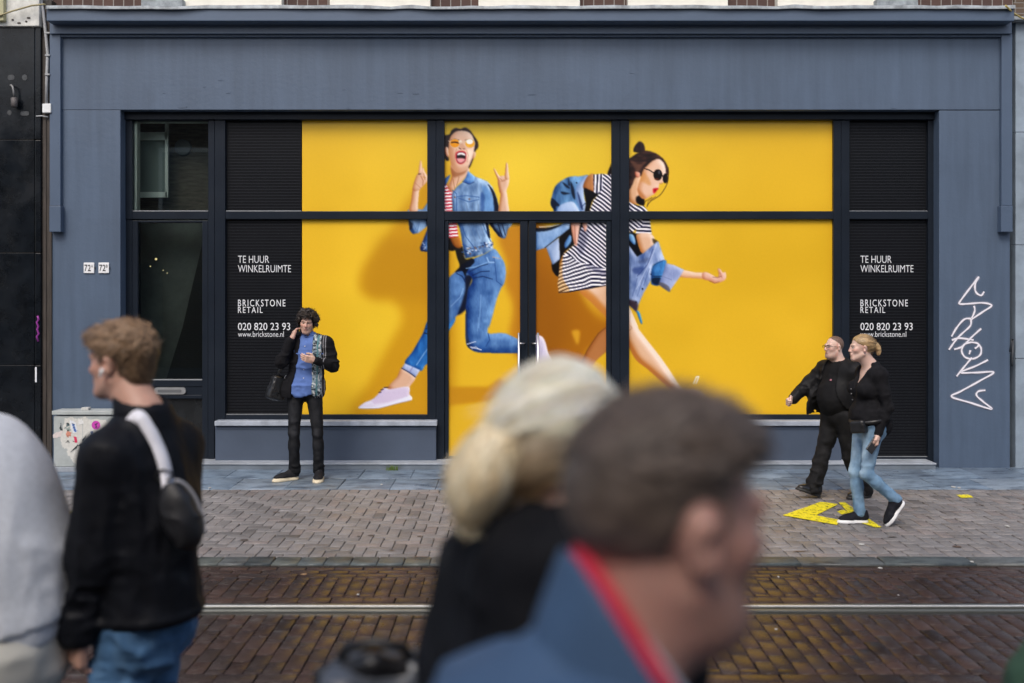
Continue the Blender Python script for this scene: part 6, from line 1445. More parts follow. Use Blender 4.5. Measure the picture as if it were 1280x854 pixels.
# ---------------------------------------------------------------- 3. the woman walking left
def walking_woman():
    d = 8.36
    t = person((X(1084, d), d, PAVE), 98, 'blonde woman in black cardigan and light jeans walking left on the yellow arrow')
    J = dict(head=v3(.0, .052, 1.478), Mh=Rm(-12, -1, 0), neck=v3(.0, -.028, 1.330), sL=v3(-.130, -.045, 1.262), sR=v3(.130, -.03, 1.262), pel=v3(0, -.015, .845),
             eL=v3(-.175, -.090, 1.000), wL=v3(-.165, -.005, .775), eR=v3(.20, -.06, 1.0), wR=v3(.18, -.05, .77),
             hL=v3(-.080, -.015, .81), hR=v3(.080, -.005, .81), kL=v3(-.075, .045, .435), kR=v3(.07, .070, .43), aL=v3(-.075, -.215, .215), aR=v3(.07, .030, .085), fL=v3(0, .62, -.78), fR=v3(0, 1, 0))
    hands = [((J['wL'], (.03, .08, -1), (.55, .8, .0)), dict(thumb=-1, curl=(.75, 1.0, .6), s=.88, tcurl=.7)), ((J['wR'], (0, .3, -1), (-1, 0, 0)), dict(thumb=1, curl=(.5, .6, .4), s=.88))]
    tor = dict(wk=.92, depth=.92, bust=.012)
    b, h = body(t, J, SKIN['fair'], .0095, .0042, .92, fem=True, far=True, hands=hands, brow=(.30, .20, .13), tor=tor, ak=.88, lk=.94, lip=(.55, .29, .26))
    eyes(t, h, .92, iris=(.10, .13, .15))
    jm = clothmat('light_blue_denim', (1, 1, 1), .8, 420, .0008, .16, 22, attr=True)
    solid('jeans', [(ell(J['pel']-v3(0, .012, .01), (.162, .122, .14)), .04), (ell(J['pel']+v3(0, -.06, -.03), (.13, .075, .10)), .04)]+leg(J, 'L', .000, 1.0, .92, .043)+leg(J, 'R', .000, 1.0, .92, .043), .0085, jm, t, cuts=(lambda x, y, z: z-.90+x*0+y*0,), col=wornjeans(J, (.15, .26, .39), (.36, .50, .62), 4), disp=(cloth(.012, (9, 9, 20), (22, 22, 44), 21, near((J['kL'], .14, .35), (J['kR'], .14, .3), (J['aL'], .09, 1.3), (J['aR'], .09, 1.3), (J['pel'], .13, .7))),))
    blk = clothmat('black_knit', (.011, .011, .013), .9, 260, .0009, .3, 20)
    def vneck(x, y, z):
        w = (z-1.150)*.52
        return -np.maximum(np.maximum(np.abs(x)-w, .0-y), 1.150-z)
    cg = solid('cardigan', torso(J, .010, .94, bust=.012, depth=.92)+[(ell(v3(0, -.085, .86), (.155, .080, .16)), .05), (ell(v3(-.03, -.145, .83), (.08, .040, .09)), .04), (ell(J['pel']+v3(0, .02, .07), (.165, .135, .14)), .05)], .008, blk, t, post=arm(J, 'L', .007, .97, .86)+arm(J, 'R', .007, .97, .86),
          subs=((cap(J['neck']+v3(0, .01, -.005), J['neck']+v3(0, .03, .2), .066, .07), .01),), cuts=((vneck, .005), lambda x, y, z: .825-.10*sst(-.02, -.20, y)-z+x*0), disp=(cloth(.014, (9, 9, 11), (22, 22, 28), 22, near((J['eL'], .13, 1.0), (v3(0, .05, .9), .2, .5), (v3(-.05, -.15, .85), .12, .9))),))
    mb = MB()
    for zz, yy in ((1.14, .152), (1.10, .150), (1.05, .140)): bmesh.ops.create_uvsphere(mb.bm, u_segments=8, v_segments=6, radius=.006, matrix=Matrix.Translation((-.018, yy, zz)))
    mb.build('button', mat('grey_button', (.16, .16, .17), .3), cg)
    hc, Mh = J['head'], J['Mh']; s = .92; hp = lambda x, y, z: hc+Mh @ (v3(x, y, z)*s); rs = np.random.RandomState(6)
    def cut(x, y, z):
        q = [((x-hc[0])*Mh[0, k]+(y-hc[1])*Mh[1, k]+(z-hc[2])*Mh[2, k])/s for k in range(3)]
        line = np.where(q[1] > .0, .022+q[1]*.62+np.maximum(q[1]-.05, 0)*.5, .022+q[1]*1.5)
        ear = np.sqrt((q[1]+.008)**2+(q[2]+.004)**2)-.030
        return np.maximum(np.maximum(line, -.085)-q[2], -ear)+0*q[0]
    base = np.array((.40, .27, .135))
    hcol = lambda V: base*(.55+.75*vn3((V-hc) @ Mh*np.array((150, 30, 150))))[:, None]
    bun = hp(.0, -.125, -.005)
    hr = solid('hair', [(ell(hp(0, -.016, .038), np.array((.079, .101, .0925))*s, Mh), .02), (cap(hp(0, -.09, .015), hp(0, -.112, .010), .024), .03)], .005, M['hair'], t, cuts=((cut, .006),), disp=(cloth(.004, (80, 14, 80), None, 23),), col=hcol)
    bn = solid('bun', [(ell(hp(.0, -.136, .014), np.array((.028, .024, .030)), Mh), .01), (ell(hp(.004, -.152, -.022), np.array((.024, .017, .040)), Mh), .012)], .005, M['hair'], hr, disp=(cloth(.009, (60, 60, 24), None, 24),), col=lambda V: base*(.7+.7*vn3(V*np.array((140, 140, 40))))[:, None])
    strands('hair_lock', vnormals(hr), lambda P, N: Mh @ v3(0, -1, -.12)+0*P, 1300, .05, .0024, M['hair'], hr, [tuple(base*1.15), tuple(base*.7), tuple(base*1.5)], rs, .0015, 4, .001, .12)
    mu = clothmat('black_mesh_fabric', (.012, .013, .018), .7, 200, .0008, .3, 20); ms = mat('white_foam_sole', (.74, .75, .76), .5, var=.06)
    shoe(t, v3(.07, -.045, .0), (0.04, 1, 0), (0, 0, 1), .262, mu, ms, .042, .092, .034, .036)
    shoe(t, v3(-.075, -.290, .200), (0, .60, -.80), (0, .80, .60), .255, mu, ms, .042, .092, .034, .036)
    # phone in her hand, bag at her waist
    p = empty('phone', t.location, t.rotation_euler.z); tag(p, 'phone in a dark case held low in the hand of the walking woman', 'phone')
    Mp = Rm(12, -50, 0); c = J['wL']+v3(-.012, .045, -.082)
    solid('phone_case', [(rbox(c, (.004, .066, .033), .004, Mp), .01)], .004, mat('phone_back', (.03, .03, .033), .25), p)
    solid('phone_rim', [(rbox(c+Mp @ v3(.0, 0, 0), (.0005, .070, .037), .001, Mp), .01)], .0035, mat('pale_phone_edge', (.6, .6, .6), .3), p)
    bg = empty('waist_bag', t.location, t.rotation_euler.z); tag(bg, 'black waist bag worn at the front by the walking woman', 'bag')
    lea = mat('black_bag_fabric', (.010, .010, .011), .4, bump=.001, bscale=50, var=.3)
    solid('pouch', [(rbox(v3(-.105, .130, .835), (.045, .024, .036), .018, Rm(42, 0, 8)), .02)], .007, lea, bg, disp=(cloth(.005, (20, 20, 20), None, 25),))
    band('belt', [v3(-.01, .165, .875), v3(-.08, .155, .868), v3(-.15, .10, .872), v3(-.195, .02, .885), v3(-.18, -.09, .90)], [(0, 1, 0), (-.4, 1, 0), (-.8, .6, 0), (-1, .1, 0), (-1, -.4, 0)], .028, .004, lea, bg)
    solid('zip_tag', [(rbox(v3(-.128, .158, .845), (.008, .002, .003), .002, Rm(42, 0, 10)), .01)], .003, M['steel'], bg)
# ---------------------------------------------------------------- 4. the boy in the black jacket, seen from behind left
def boy():
    d = 3.11
    t = person((X(175, d), d, -.02), 60, 'young man in black jacket and blue jeans seen from behind, walking left')
    J = dict(head=v3(-.02, .064, 1.728), Mh=Rm(14, -2, 0), neck=v3(-.005, -.030, 1.565), sL=v3(-.132, -.022, 1.455), sR=v3(.120, -.022, 1.450), pel=v3(0, -.02, .98),
             eL=v3(-.162, .012, 1.145), wL=v3(-.188, .042, .935), eR=v3(.135, .0, 1.16), wR=v3(.13, .12, .90),
             hL=v3(-.068, -.02, .93), hR=v3(.070, -.02, .93), kL=v3(-.10, .06, .50), kR=v3(.10, .12, .50), aL=v3(-.10, -.12, .10), aR=v3(.10, .16, .10), fL=v3(0, 1, 0), fR=v3(0, 1, 0))
    hands = [((J['wL'], (.05, .12, -1), (.85, -.2, 0)), dict(thumb=-1, curl=(.55, .8, .55), s=1.02, tcurl=.5)), ((J['wR'], (0, .1, -1), (-1, 0, 0)), dict(thumb=1, curl=(.5, .7, .5), s=1.))]
    b, h = body(t, J, (.50, .29, .22), .010, .0042, .94, hands=hands, brow=(.14, .09, .06))
    eyes(t, h, .94)
    jm = clothmat('mid_blue_denim', (1, 1, 1), .8, 420, .0008, .16, 22, attr=True)
    solid('jeans', [(ell(J['pel']-v3(0, .02, .03), (.128, .110, .15)), .05), (ell(J['pel']+v3(0, -.050, -.07), (.115, .078, .11)), .05)]+leg(J, 'L', .006, .97, .98, .062)+leg(J, 'R', .006, .97, .98, .062), .009, jm, t, col=wornjeans(J, (.065, .145, .275), (.17, .30, .46), 9), cuts=(lambda x, y, z: z-1.03+x*0+y*0,), disp=(cloth(.016, (9, 9, 16), (20, 20, 34), 31, near((v3(-.1, .0, .8), .22, 1.1), (v3(.1, -.05, .8), .2, 1.))),))
    jk = mat('black_cotton_jacket', (.0052, .006, .0088), .55, var=.3, scale=16, bump=.0012, bscale=120, spec=.14)
    # a loose blouson with a stand-up collar
    nk = J['neck']
    pr = torso(J, .030, 1.14, depth=1.12)+[(ell(v3(0, -.028, 1.28), (.165, .120, .22)), .06), (ell(v3(0, -.02, 1.02), (.148, .130, .16)), .06)]
    folds = cloth(.018, (14, 14, 5), (28, 28, 11), 33, near((J['eL'], .2, .9), (v3(-.15, .0, 1.3), .2, .5), (v3(.05, -.15, 1.15), .2, .6)))
    hd = lambda P: -.010*np.exp(-((P[:, 2]-.965)/.016)**2)*(np.abs(P[:, 0]) < .215)
    jo = solid('jacket', pr, .0075, jk, t, post=arm(J, 'L', .021, .99, 1.0)+arm(J, 'R', .026, .97, 1.0), cuts=((lambda x, y, z: .935-.10*y-z+0*x, .012),), subs=((cap(nk+v3(0, .02, .03), nk+v3(0, .04, .2), .075, .08), .02),), disp=(folds, hd, cloth(.007, (16, 16, 22), (34, 34, 40), 35, near((J['eL'], .13, 1.2), (J['wL'], .13, 1.2)))), it=1)
    n0 = nk+v3(0, .002, -.035); n1 = nk+v3(0, .018, .052)
    solid('collar', [(cap(n0, n1, .092, .086), .02)], .006, jk, t, subs=((cap(n0, n1+(n1-n0), .072, .070), .006),), cuts=(lambda x, y, z: (z-(n1[2]+.0)-(y-nk[1])*.28)+0*x, lambda x, y, z: n0[2]-.05-z+0*x+0*y, (lambda x, y, z: -np.maximum(np.abs(x)-.02, .03+nk[1]-y), .01)), disp=(cloth(.006, (14, 14, 9), None, 34),))
    # hair: short at the neck, longer tousled top, light brown
    hc, Mh = J['head'], J['Mh']; s = .94; hp = lambda x, y, z: hc+Mh @ (v3(x, y, z)*s); rs = np.random.RandomState(8)
    def cut(x, y, z):
        q = [((x-hc[0])*Mh[0, k]+(y-hc[1])*Mh[1, k]+(z-hc[2])*Mh[2, k])/s for k in range(3)]
        line = np.where(q[1] > -.005, .028+q[1]*.62, -.010+np.maximum(q[1], -.075)*1.35)
        side = np.where((q[1] > .0) & (q[1] < .028), -.022, 9.)
        ear = np.sqrt(((q[1]+.010)/1.)**2+((q[2]+.002)/1.3)**2)-.027
        return np.maximum(np.minimum(line, side)-q[2], -ear)+0*q[0]
    base = np.array((.195, .122, .070))
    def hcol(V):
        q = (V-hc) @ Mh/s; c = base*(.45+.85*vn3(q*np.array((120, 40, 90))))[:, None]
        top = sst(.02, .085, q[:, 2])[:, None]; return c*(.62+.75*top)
    pr = [(ell(hp(0, -.018, .038), np.array((.080, .103, .094))*s, Mh), .02), (ell(hp(0, .008, .066), np.array((.074, .098, .066))*s, Mh), .03), (ell(hp(0, -.045, .055), np.array((.074, .076, .078))*s, Mh), .03), (ell(hp(0, -.07, -.03), np.array((.055, .040, .06))*s, Mh), .03)]
    for i in range(26):
        x = rs.uniform(-.062, .062); y = rs.uniform(-.08, .095); zz = .118-.55*max(0, y-.05)-x*x*6-.25*max(0, -y-.03)*1.6
        pr.append((cap(hp(x, y, zz), hp(x*1.05+rs.randn()*.006, y+.018, zz-.006), .012, .007), .012))
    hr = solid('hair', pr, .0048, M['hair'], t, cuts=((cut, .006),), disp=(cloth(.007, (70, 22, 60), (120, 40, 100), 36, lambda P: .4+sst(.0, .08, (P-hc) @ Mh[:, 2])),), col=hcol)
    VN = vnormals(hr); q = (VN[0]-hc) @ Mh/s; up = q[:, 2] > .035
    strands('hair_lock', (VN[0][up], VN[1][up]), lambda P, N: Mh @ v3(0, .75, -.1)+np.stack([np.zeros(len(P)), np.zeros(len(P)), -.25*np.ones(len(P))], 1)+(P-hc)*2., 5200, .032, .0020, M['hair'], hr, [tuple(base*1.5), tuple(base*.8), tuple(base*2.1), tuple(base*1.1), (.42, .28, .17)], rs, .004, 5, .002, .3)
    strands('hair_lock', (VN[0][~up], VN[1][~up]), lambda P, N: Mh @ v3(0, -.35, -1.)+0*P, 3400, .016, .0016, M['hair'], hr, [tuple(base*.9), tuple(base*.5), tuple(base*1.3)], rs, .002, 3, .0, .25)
    mu = mat('white_sneaker', (.6, .6, .6), .5); ms = mat('white_sole', (.7, .7, .7), .5)
    shoe(t, v3(-.10, -.18, .0), (0, 1, 0), (0, 0, 1), .29, mu, ms); shoe(t, v3(.10, .10, .0), (0, 1, 0), (0, 0, 1), .29, mu, ms)
    # earbud
    e = empty('earbud', t.matrix_basis @ Vector(hp(-.086, .004, -.012))); tag(e, 'white wireless earbud in the ear of the boy in black', 'earbud'); mb = MB(); v = Vector(t.matrix_basis.to_3x3() @ Vector(Mh @ v3(-.25, .25, -1)))
    mb.tube([(0, 0, 0), v*.004, v*.010, v*.026], [.006, .0085, .006, .0035], 10); mb.build('earpiece', mat('white_gloss_plastic', (.8, .8, .8), .2), e)
    # white strap over the shoulder and the round black bag on his back
    from mathutils.bvhtree import BVHTree
    mw = t.matrix_basis; me = jo.data; bv = BVHTree.FromPolygons([mw @ v.co for v in me.vertices], [p.vertices[:] for p in me.polygons])
    def hit(px, py):
        dv = Vector(((px-640)/FPX, 1, -(py-HOR)/FPX)).normalized(); l, n, i, dd = bv.ray_cast(Vector((0, 0, EYE)), dv); return (np.array(l)-np.array(dv)*.006, np.array(n)) if l else None
    l_ = hit(208, 608) or hit(200, 608); bg = empty('crossbody_bag', l_[0]+v3(.056, -.02, -.085)); tag(bg, 'black crossbody bag with a wide white strap on the back of the boy', 'bag'); o0 = np.array(bg.location)
    hs = [hit(*q) for q in ((147, 515), (156, 512), (172, 520), (186, 537), (196, 556), (203, 574), (207, 590))]; hs = [q for q in hs if q]
    wht = mat('white_webbing', (.74, .74, .80), .7, bump=.0006, bscale=300, var=.05)
    pts = [q[0]-o0 for q in hs]; ns = [q[1] for q in hs]
    pts = [pts[0]+v3(-.035, -.0, -.05)]+pts; ns = [ns[0]]+ns
    band('strap', pts, ns, .038, .004, wht, bg)
    e_ = pts[-1]; nb = ns[-1]; lp = [e_, e_+v3(.010, -.014, -.035), e_+v3(.012, -.02, -.075), e_+v3(.022, -.01, -.11)]
    band('strap_end', lp, [nb]*4, .036, .006, wht, bg)
    mb = MB(); cc = e_+v3(.0, -.012, -.008); mb.tube([cc+v3(.024*math.cos(a), -.004, .016*math.sin(a)) for a in np.linspace(0, 6.28, 14)], .004, 6); mb.build('buckle', mat('black_buckle', (.012, .012, .013), .35), bg)
    Mb = Rm(35, 0, 0) @ np.array(Matrix.Rotation(R(-18), 3, 'Y'))
    bb = mat('black_nylon_bag', (.010, .010, .012), .5, bump=.001, bscale=160, var=.3)
    k0 = v3(.000, -.02, .005)
    pch = solid('pouch', [(ell(k0, (.048, .046, .106), Mb), .02), (ell(k0+v3(.010, 0, -.02), (.046, .046, .085), Mb), .03)], .006, bb, bg, disp=(cloth(.008, (16, 16, 20), None, 41),))
    rim = [k0+Mb @ v3(.052*math.cos(a)+.004, -.012, .112*math.sin(a)) for a in np.linspace(-.75, 1.35, 16)]
    mb = MB(); mb.tube(rim, .0055, 8); mb.build('pale_piping', mat('grey_piping', (.34, .34, .36), .6), bg)
# ---------------------------------------------------------------- 5. the person in the pale grey sweater at the left edge
def grey_sweater():
    d = 3.0
    t = person((X(9, d), d, -.02), 90, 'person in pale grey sweater and cream trousers cut off by the left edge')
    J = dict(head=v3(-.02, .320, 1.71), Mh=Rm(0, -6, 0), neck=v3(0, .195, 1.56), sL=v3(-.18, .125, 1.45), sR=v3(.18, .125, 1.45), pel=v3(0, -.035, .96),
             eL=v3(-.25, .09, 1.16), wL=v3(-.20, .27, 1.0), eR=v3(.25, .09, 1.16), wR=v3(.22, .26, 1.0),
             hL=v3(-.10, -.03, .92), hR=v3(.10, -.03, .92), kL=v3(-.10, .06, .52), kR=v3(.10, .16, .52), aL=v3(-.10, -.12, .10), aR=v3(.10, .2, .10), fL=v3(0, 1, 0), fR=v3(0, 1, 0))
    hands = [((J['wL'], (.2, .9, -.2), (1, 0, 0)), dict(thumb=-1)), ((J['wR'], (-.2, .9, -.2), (-1, 0, 0)), dict(thumb=1))]
    b, h = body(t, J, SKIN['light'], .011, .006, 1., hands=hands); eyes(t, h, 1.)
    gm = mat('pale_grey_sweatshirt', (.60, .63, .68), .95, var=.09, scale=60, bump=.0012, bscale=220, sheen=.05)
    pr = torso(J, .035, 1.12, depth=1.12)+[(ell(v3(0, -.035, 1.10), (.205, .165, .22)), .06), (ell(v3(0, .045, 1.37), (.19, .135, .21)), .08), (ell(v3(0, .0, 1.24), (.20, .150, .24)), .08)]
    rib = lambda P: np.where((P[:, 2]+.18*P[:, 1] < .955), .012, 0)+.0018*np.sin(P[:, 0]*700)*(P[:, 2]+.18*P[:, 1] < .955)
    solid('sweater', pr, .0085, gm, t, post=arm(J, 'L', .036, .95, 1.05)+arm(J, 'R', .036, .95, 1.05), subs=((cap(J['neck']+v3(0, .02, .02), J['neck']+v3(0, .06, .2), .07, .08), .02),), cuts=((lambda x, y, z: .885-.18*y-z+0*x, .012),), disp=(cloth(.010, (9, 9, 6), (18, 18, 14), 51, near((v3(-.1, -.1, 1.05), .22, .9), (J['eL'], .2, .7))), rib))
    solid('trousers', [(ell(J['pel']-v3(0, .01, .02), (.175, .14, .16)), .05), (ell(J['pel']+v3(0, -.065, -.09), (.15, .085, .13)), .05)]+leg(J, 'L', .028, .97, 1.05, .07)+leg(J, 'R', .028, .97, 1.05, .07), .012, clothmat('cream_cotton', (.56, .55, .50), .9, 350, .0006, .06, 8), t, cuts=(lambda x, y, z: z-1.04+x*0+y*0,), disp=(cloth(.014, (8, 8, 14), None, 52),))
    solid('hair', [(ell(h(0, -.018, .042), (.082, .106, .095), J['Mh']), .02)], .007, M['hair'], t, cuts=((haircut(J['head'], J['Mh']), .006),), col=lambda V: np.tile((.08, .05, .03), (len(V), 1)))
    mu = mat('grey_sneaker', (.4, .4, .4), .5); ms = mat('white_sole', (.7, .7, .7), .5)
    shoe(t, v3(-.10, -.18, 0), (0, 1, 0), (0, 0, 1), .29, mu, ms); shoe(t, v3(.10, .14, 0), (0, 1, 0), (0, 0, 1), .29, mu, ms)
# ---------------------------------------------------------------- 6. the blonde woman in front, seen from behind
def blonde():
    d = 1.45
    t = person((X(708, d), d, -.02), -58, 'blonde woman with a ponytail and black hooded jacket seen from behind, close up')
    J = dict(head=v3(.0, .004, 1.722), Mh=Rm(-4, -3, 4), neck=v3(0, -.04, 1.565), sL=v3(-.17, -.02, 1.475), sR=v3(.17, -.03, 1.475), pel=v3(0, -.04, 1.0),
             eL=v3(-.21, -.06, 1.18), wL=v3(-.18, .04, .94), eR=v3(.23, -.06, 1.18), wR=v3(.22, .05, .95),
             hL=v3(-.09, -.04, .95), hR=v3(.09, -.04, .95), kL=v3(-.09, .06, .51), kR=v3(.09, .1, .51), aL=v3(-.09, -.12, .10), aR=v3(.09, .15, .10), fL=v3(0, 1, 0), fR=v3(0, 1, 0))
    hands = [((J['wL'], (0, .2, -1), (1, 0, 0)), dict(thumb=-1, s=.9)), ((J['wR'], (0, .2, -1), (-1, 0, 0)), dict(thumb=1, s=.9))]
    b, h = body(t, J, SKIN['fair'], .011, .0055, .93, fem=True, hands=hands, tor=dict(wk=.95)); eyes(t, h, .93)
    hc, Mh = J['head'], J['Mh']; s = .93; hp = lambda x, y, z: hc+Mh @ (v3(x, y, z)*s); rs = np.random.RandomState(12)
    base = np.array((.97, .87, .68))
    def cut(x, y, z):
        q = [((x-hc[0])*Mh[0, k]+(y-hc[1])*Mh[1, k]+(z-hc[2])*Mh[2, k])/s for k in range(3)]
        line = np.where(q[1] > .0, .022+q[1]*.6, .022+np.maximum(q[1], -.09)*1.25); return np.maximum(line, -.09)-q[2]+0*q[0]
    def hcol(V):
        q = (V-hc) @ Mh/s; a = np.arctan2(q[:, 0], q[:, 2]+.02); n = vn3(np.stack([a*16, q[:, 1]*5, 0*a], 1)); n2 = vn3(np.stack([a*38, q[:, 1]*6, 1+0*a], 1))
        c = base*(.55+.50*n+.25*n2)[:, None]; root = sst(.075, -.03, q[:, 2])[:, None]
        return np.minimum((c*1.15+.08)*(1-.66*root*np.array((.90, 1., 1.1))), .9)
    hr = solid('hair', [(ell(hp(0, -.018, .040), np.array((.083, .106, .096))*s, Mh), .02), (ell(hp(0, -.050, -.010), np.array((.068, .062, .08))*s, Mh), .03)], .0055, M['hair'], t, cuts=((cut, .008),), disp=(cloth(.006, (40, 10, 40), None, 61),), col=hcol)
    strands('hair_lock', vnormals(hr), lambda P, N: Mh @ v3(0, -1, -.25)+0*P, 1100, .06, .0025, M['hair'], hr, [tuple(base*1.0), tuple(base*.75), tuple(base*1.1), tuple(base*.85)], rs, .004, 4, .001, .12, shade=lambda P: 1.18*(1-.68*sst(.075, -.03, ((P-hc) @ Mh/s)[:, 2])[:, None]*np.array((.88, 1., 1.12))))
    tail = [hp(.004, -.085, .000), hp(.005, -.122, .004), hp(.006, -.142, -.012), hp(.006, -.154, -.038), hp(.004, -.160, -.060), hp(.0, -.158, -.076)]; rr = [.018, .028, .034, .036, .029, .014]
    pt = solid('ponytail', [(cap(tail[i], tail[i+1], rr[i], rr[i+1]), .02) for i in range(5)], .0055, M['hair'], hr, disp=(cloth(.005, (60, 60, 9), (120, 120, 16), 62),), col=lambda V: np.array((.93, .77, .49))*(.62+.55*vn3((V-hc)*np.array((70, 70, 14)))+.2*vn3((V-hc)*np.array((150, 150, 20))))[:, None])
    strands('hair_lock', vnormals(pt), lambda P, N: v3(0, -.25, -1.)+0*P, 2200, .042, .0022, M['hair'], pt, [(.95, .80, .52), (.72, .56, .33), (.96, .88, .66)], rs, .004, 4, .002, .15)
    solid('loose_lock', [(cap(hp(.074, -.006, -.02), hp(.084, -.012, -.085), .014, .018), .02), (cap(hp(.084, -.012, -.085), hp(.088, .0, -.125), .018, .010), .02)], .005, M['hair'], hr, disp=(cloth(.006, (60, 60, 12), None, 63),), col=lambda V: base*(.9+.4*vn3(V*60))[:, None])
    solid('hair_tie', [(cap(tail[0], tail[0]+(tail[1]-tail[0])*.35, .030), .01)], .005, mat('beige_hair_tie', (.45, .36, .22), .8), hr)
    jk = mat('black_soft_jacket', (.005, .0055, .008), .75, var=.3, scale=7, bump=.0008, bscale=300, spec=.15)
    nk = J['neck']
    solid('jacket', torso(J, .035, 1.10, depth=1.08)+[(ell(nk+v3(0, -.062, -.010), (.100, .058, .070)), .04), (ell(nk+v3(.07, -.02, .02), (.05, .075, .05)), .04), (ell(nk+v3(-.07, -.02, .02), (.05, .075, .05)), .04), (ell(v3(0, -.065, 1.28), (.175, .11, .25)), .06)]+arm(J, 'L', .036, .97, 1.05)+arm(J, 'R', .036, .97, 1.05), .009, jk, t,
          subs=((cap(nk+v3(0, .02, .04), nk+v3(0, .06, .2), .07, .09), .02),), cuts=(lambda x, y, z: .90-z+x*0+y*0,), disp=(cloth(.020, (10, 10, 6), (22, 22, 14), 64),))
    solid('trousers', [(ell(J['pel']-v3(0, .02, .03), (.17, .13, .15)), .05)]+leg(J, 'L', .01, .97)+leg(J, 'R', .01, .97), .013, clothmat('dark_denim', (.03, .04, .07)), t, cuts=(lambda x, y, z: z-1.03+x*0+y*0,))
    mu = mat('dark_sneaker', (.05, .05, .05), .5); ms = mat('white_sole', (.7, .7, .7), .5)
    shoe(t, v3(-.09, -.18, 0), (0, 1, 0), (0, 0, 1), .25, mu, ms); shoe(t, v3(.09, .10, 0), (0, 1, 0), (0, 0, 1), .25, mu, ms)
    # the grey and black backpack held behind her
    db = 1.66; bg = empty('handbag', (X(470, db), db, Z(860, db))); tag(bg, 'black and grey handbag with carrying straps at the bottom, beside the blonde woman', 'bag')
    gl = mat('grey_shiny_leather', (.06, .07, .09), .3, bump=.001, bscale=60, var=.35, scale=14); bk = mat('black_bag_leather', (.010, .010, .012), .4, var=.3)
    bd = solid('bag_body', [(rbox(v3(0, 0, -.12), (.055, .035, .13), .035, Rm(15)), .02)], .007, gl, bg, disp=(cloth(.018, (13, 13, 12), (30, 30, 30), 66),))
    solid('rim', [(cap(v3(-.078, -.03, .030), v3(.0, -.045, .055), .018), .02), (cap(v3(.0, -.045, .055), v3(.082, -.02, .030), .018), .02), (cap(v3(-.078, -.03, .03), v3(-.094, -.02, -.12), .017), .02), (cap(v3(.082, -.02, .03), v3(.09, -.01, -.12), .016), .02)], .006, bk, bg)
    mb = MB(); mb.tube([v3(-.06, -.02, .045), v3(-.045, -.03, .078), v3(.0, -.035, .088), v3(.05, -.03, .078), v3(.068, -.02, .04)], .010, 8); mb.build('top_handle', bk, bg)
    mb = MB(); mb.tube([v3(.062, -.02, .02), v3(.095, -.03, .075), v3(.12, -.04, .15), v3(.15, -.06, .22)], .009, 8); mb.build('shoulder_strap', mat('thin_strap', (.03, .032, .04), .5), bg)
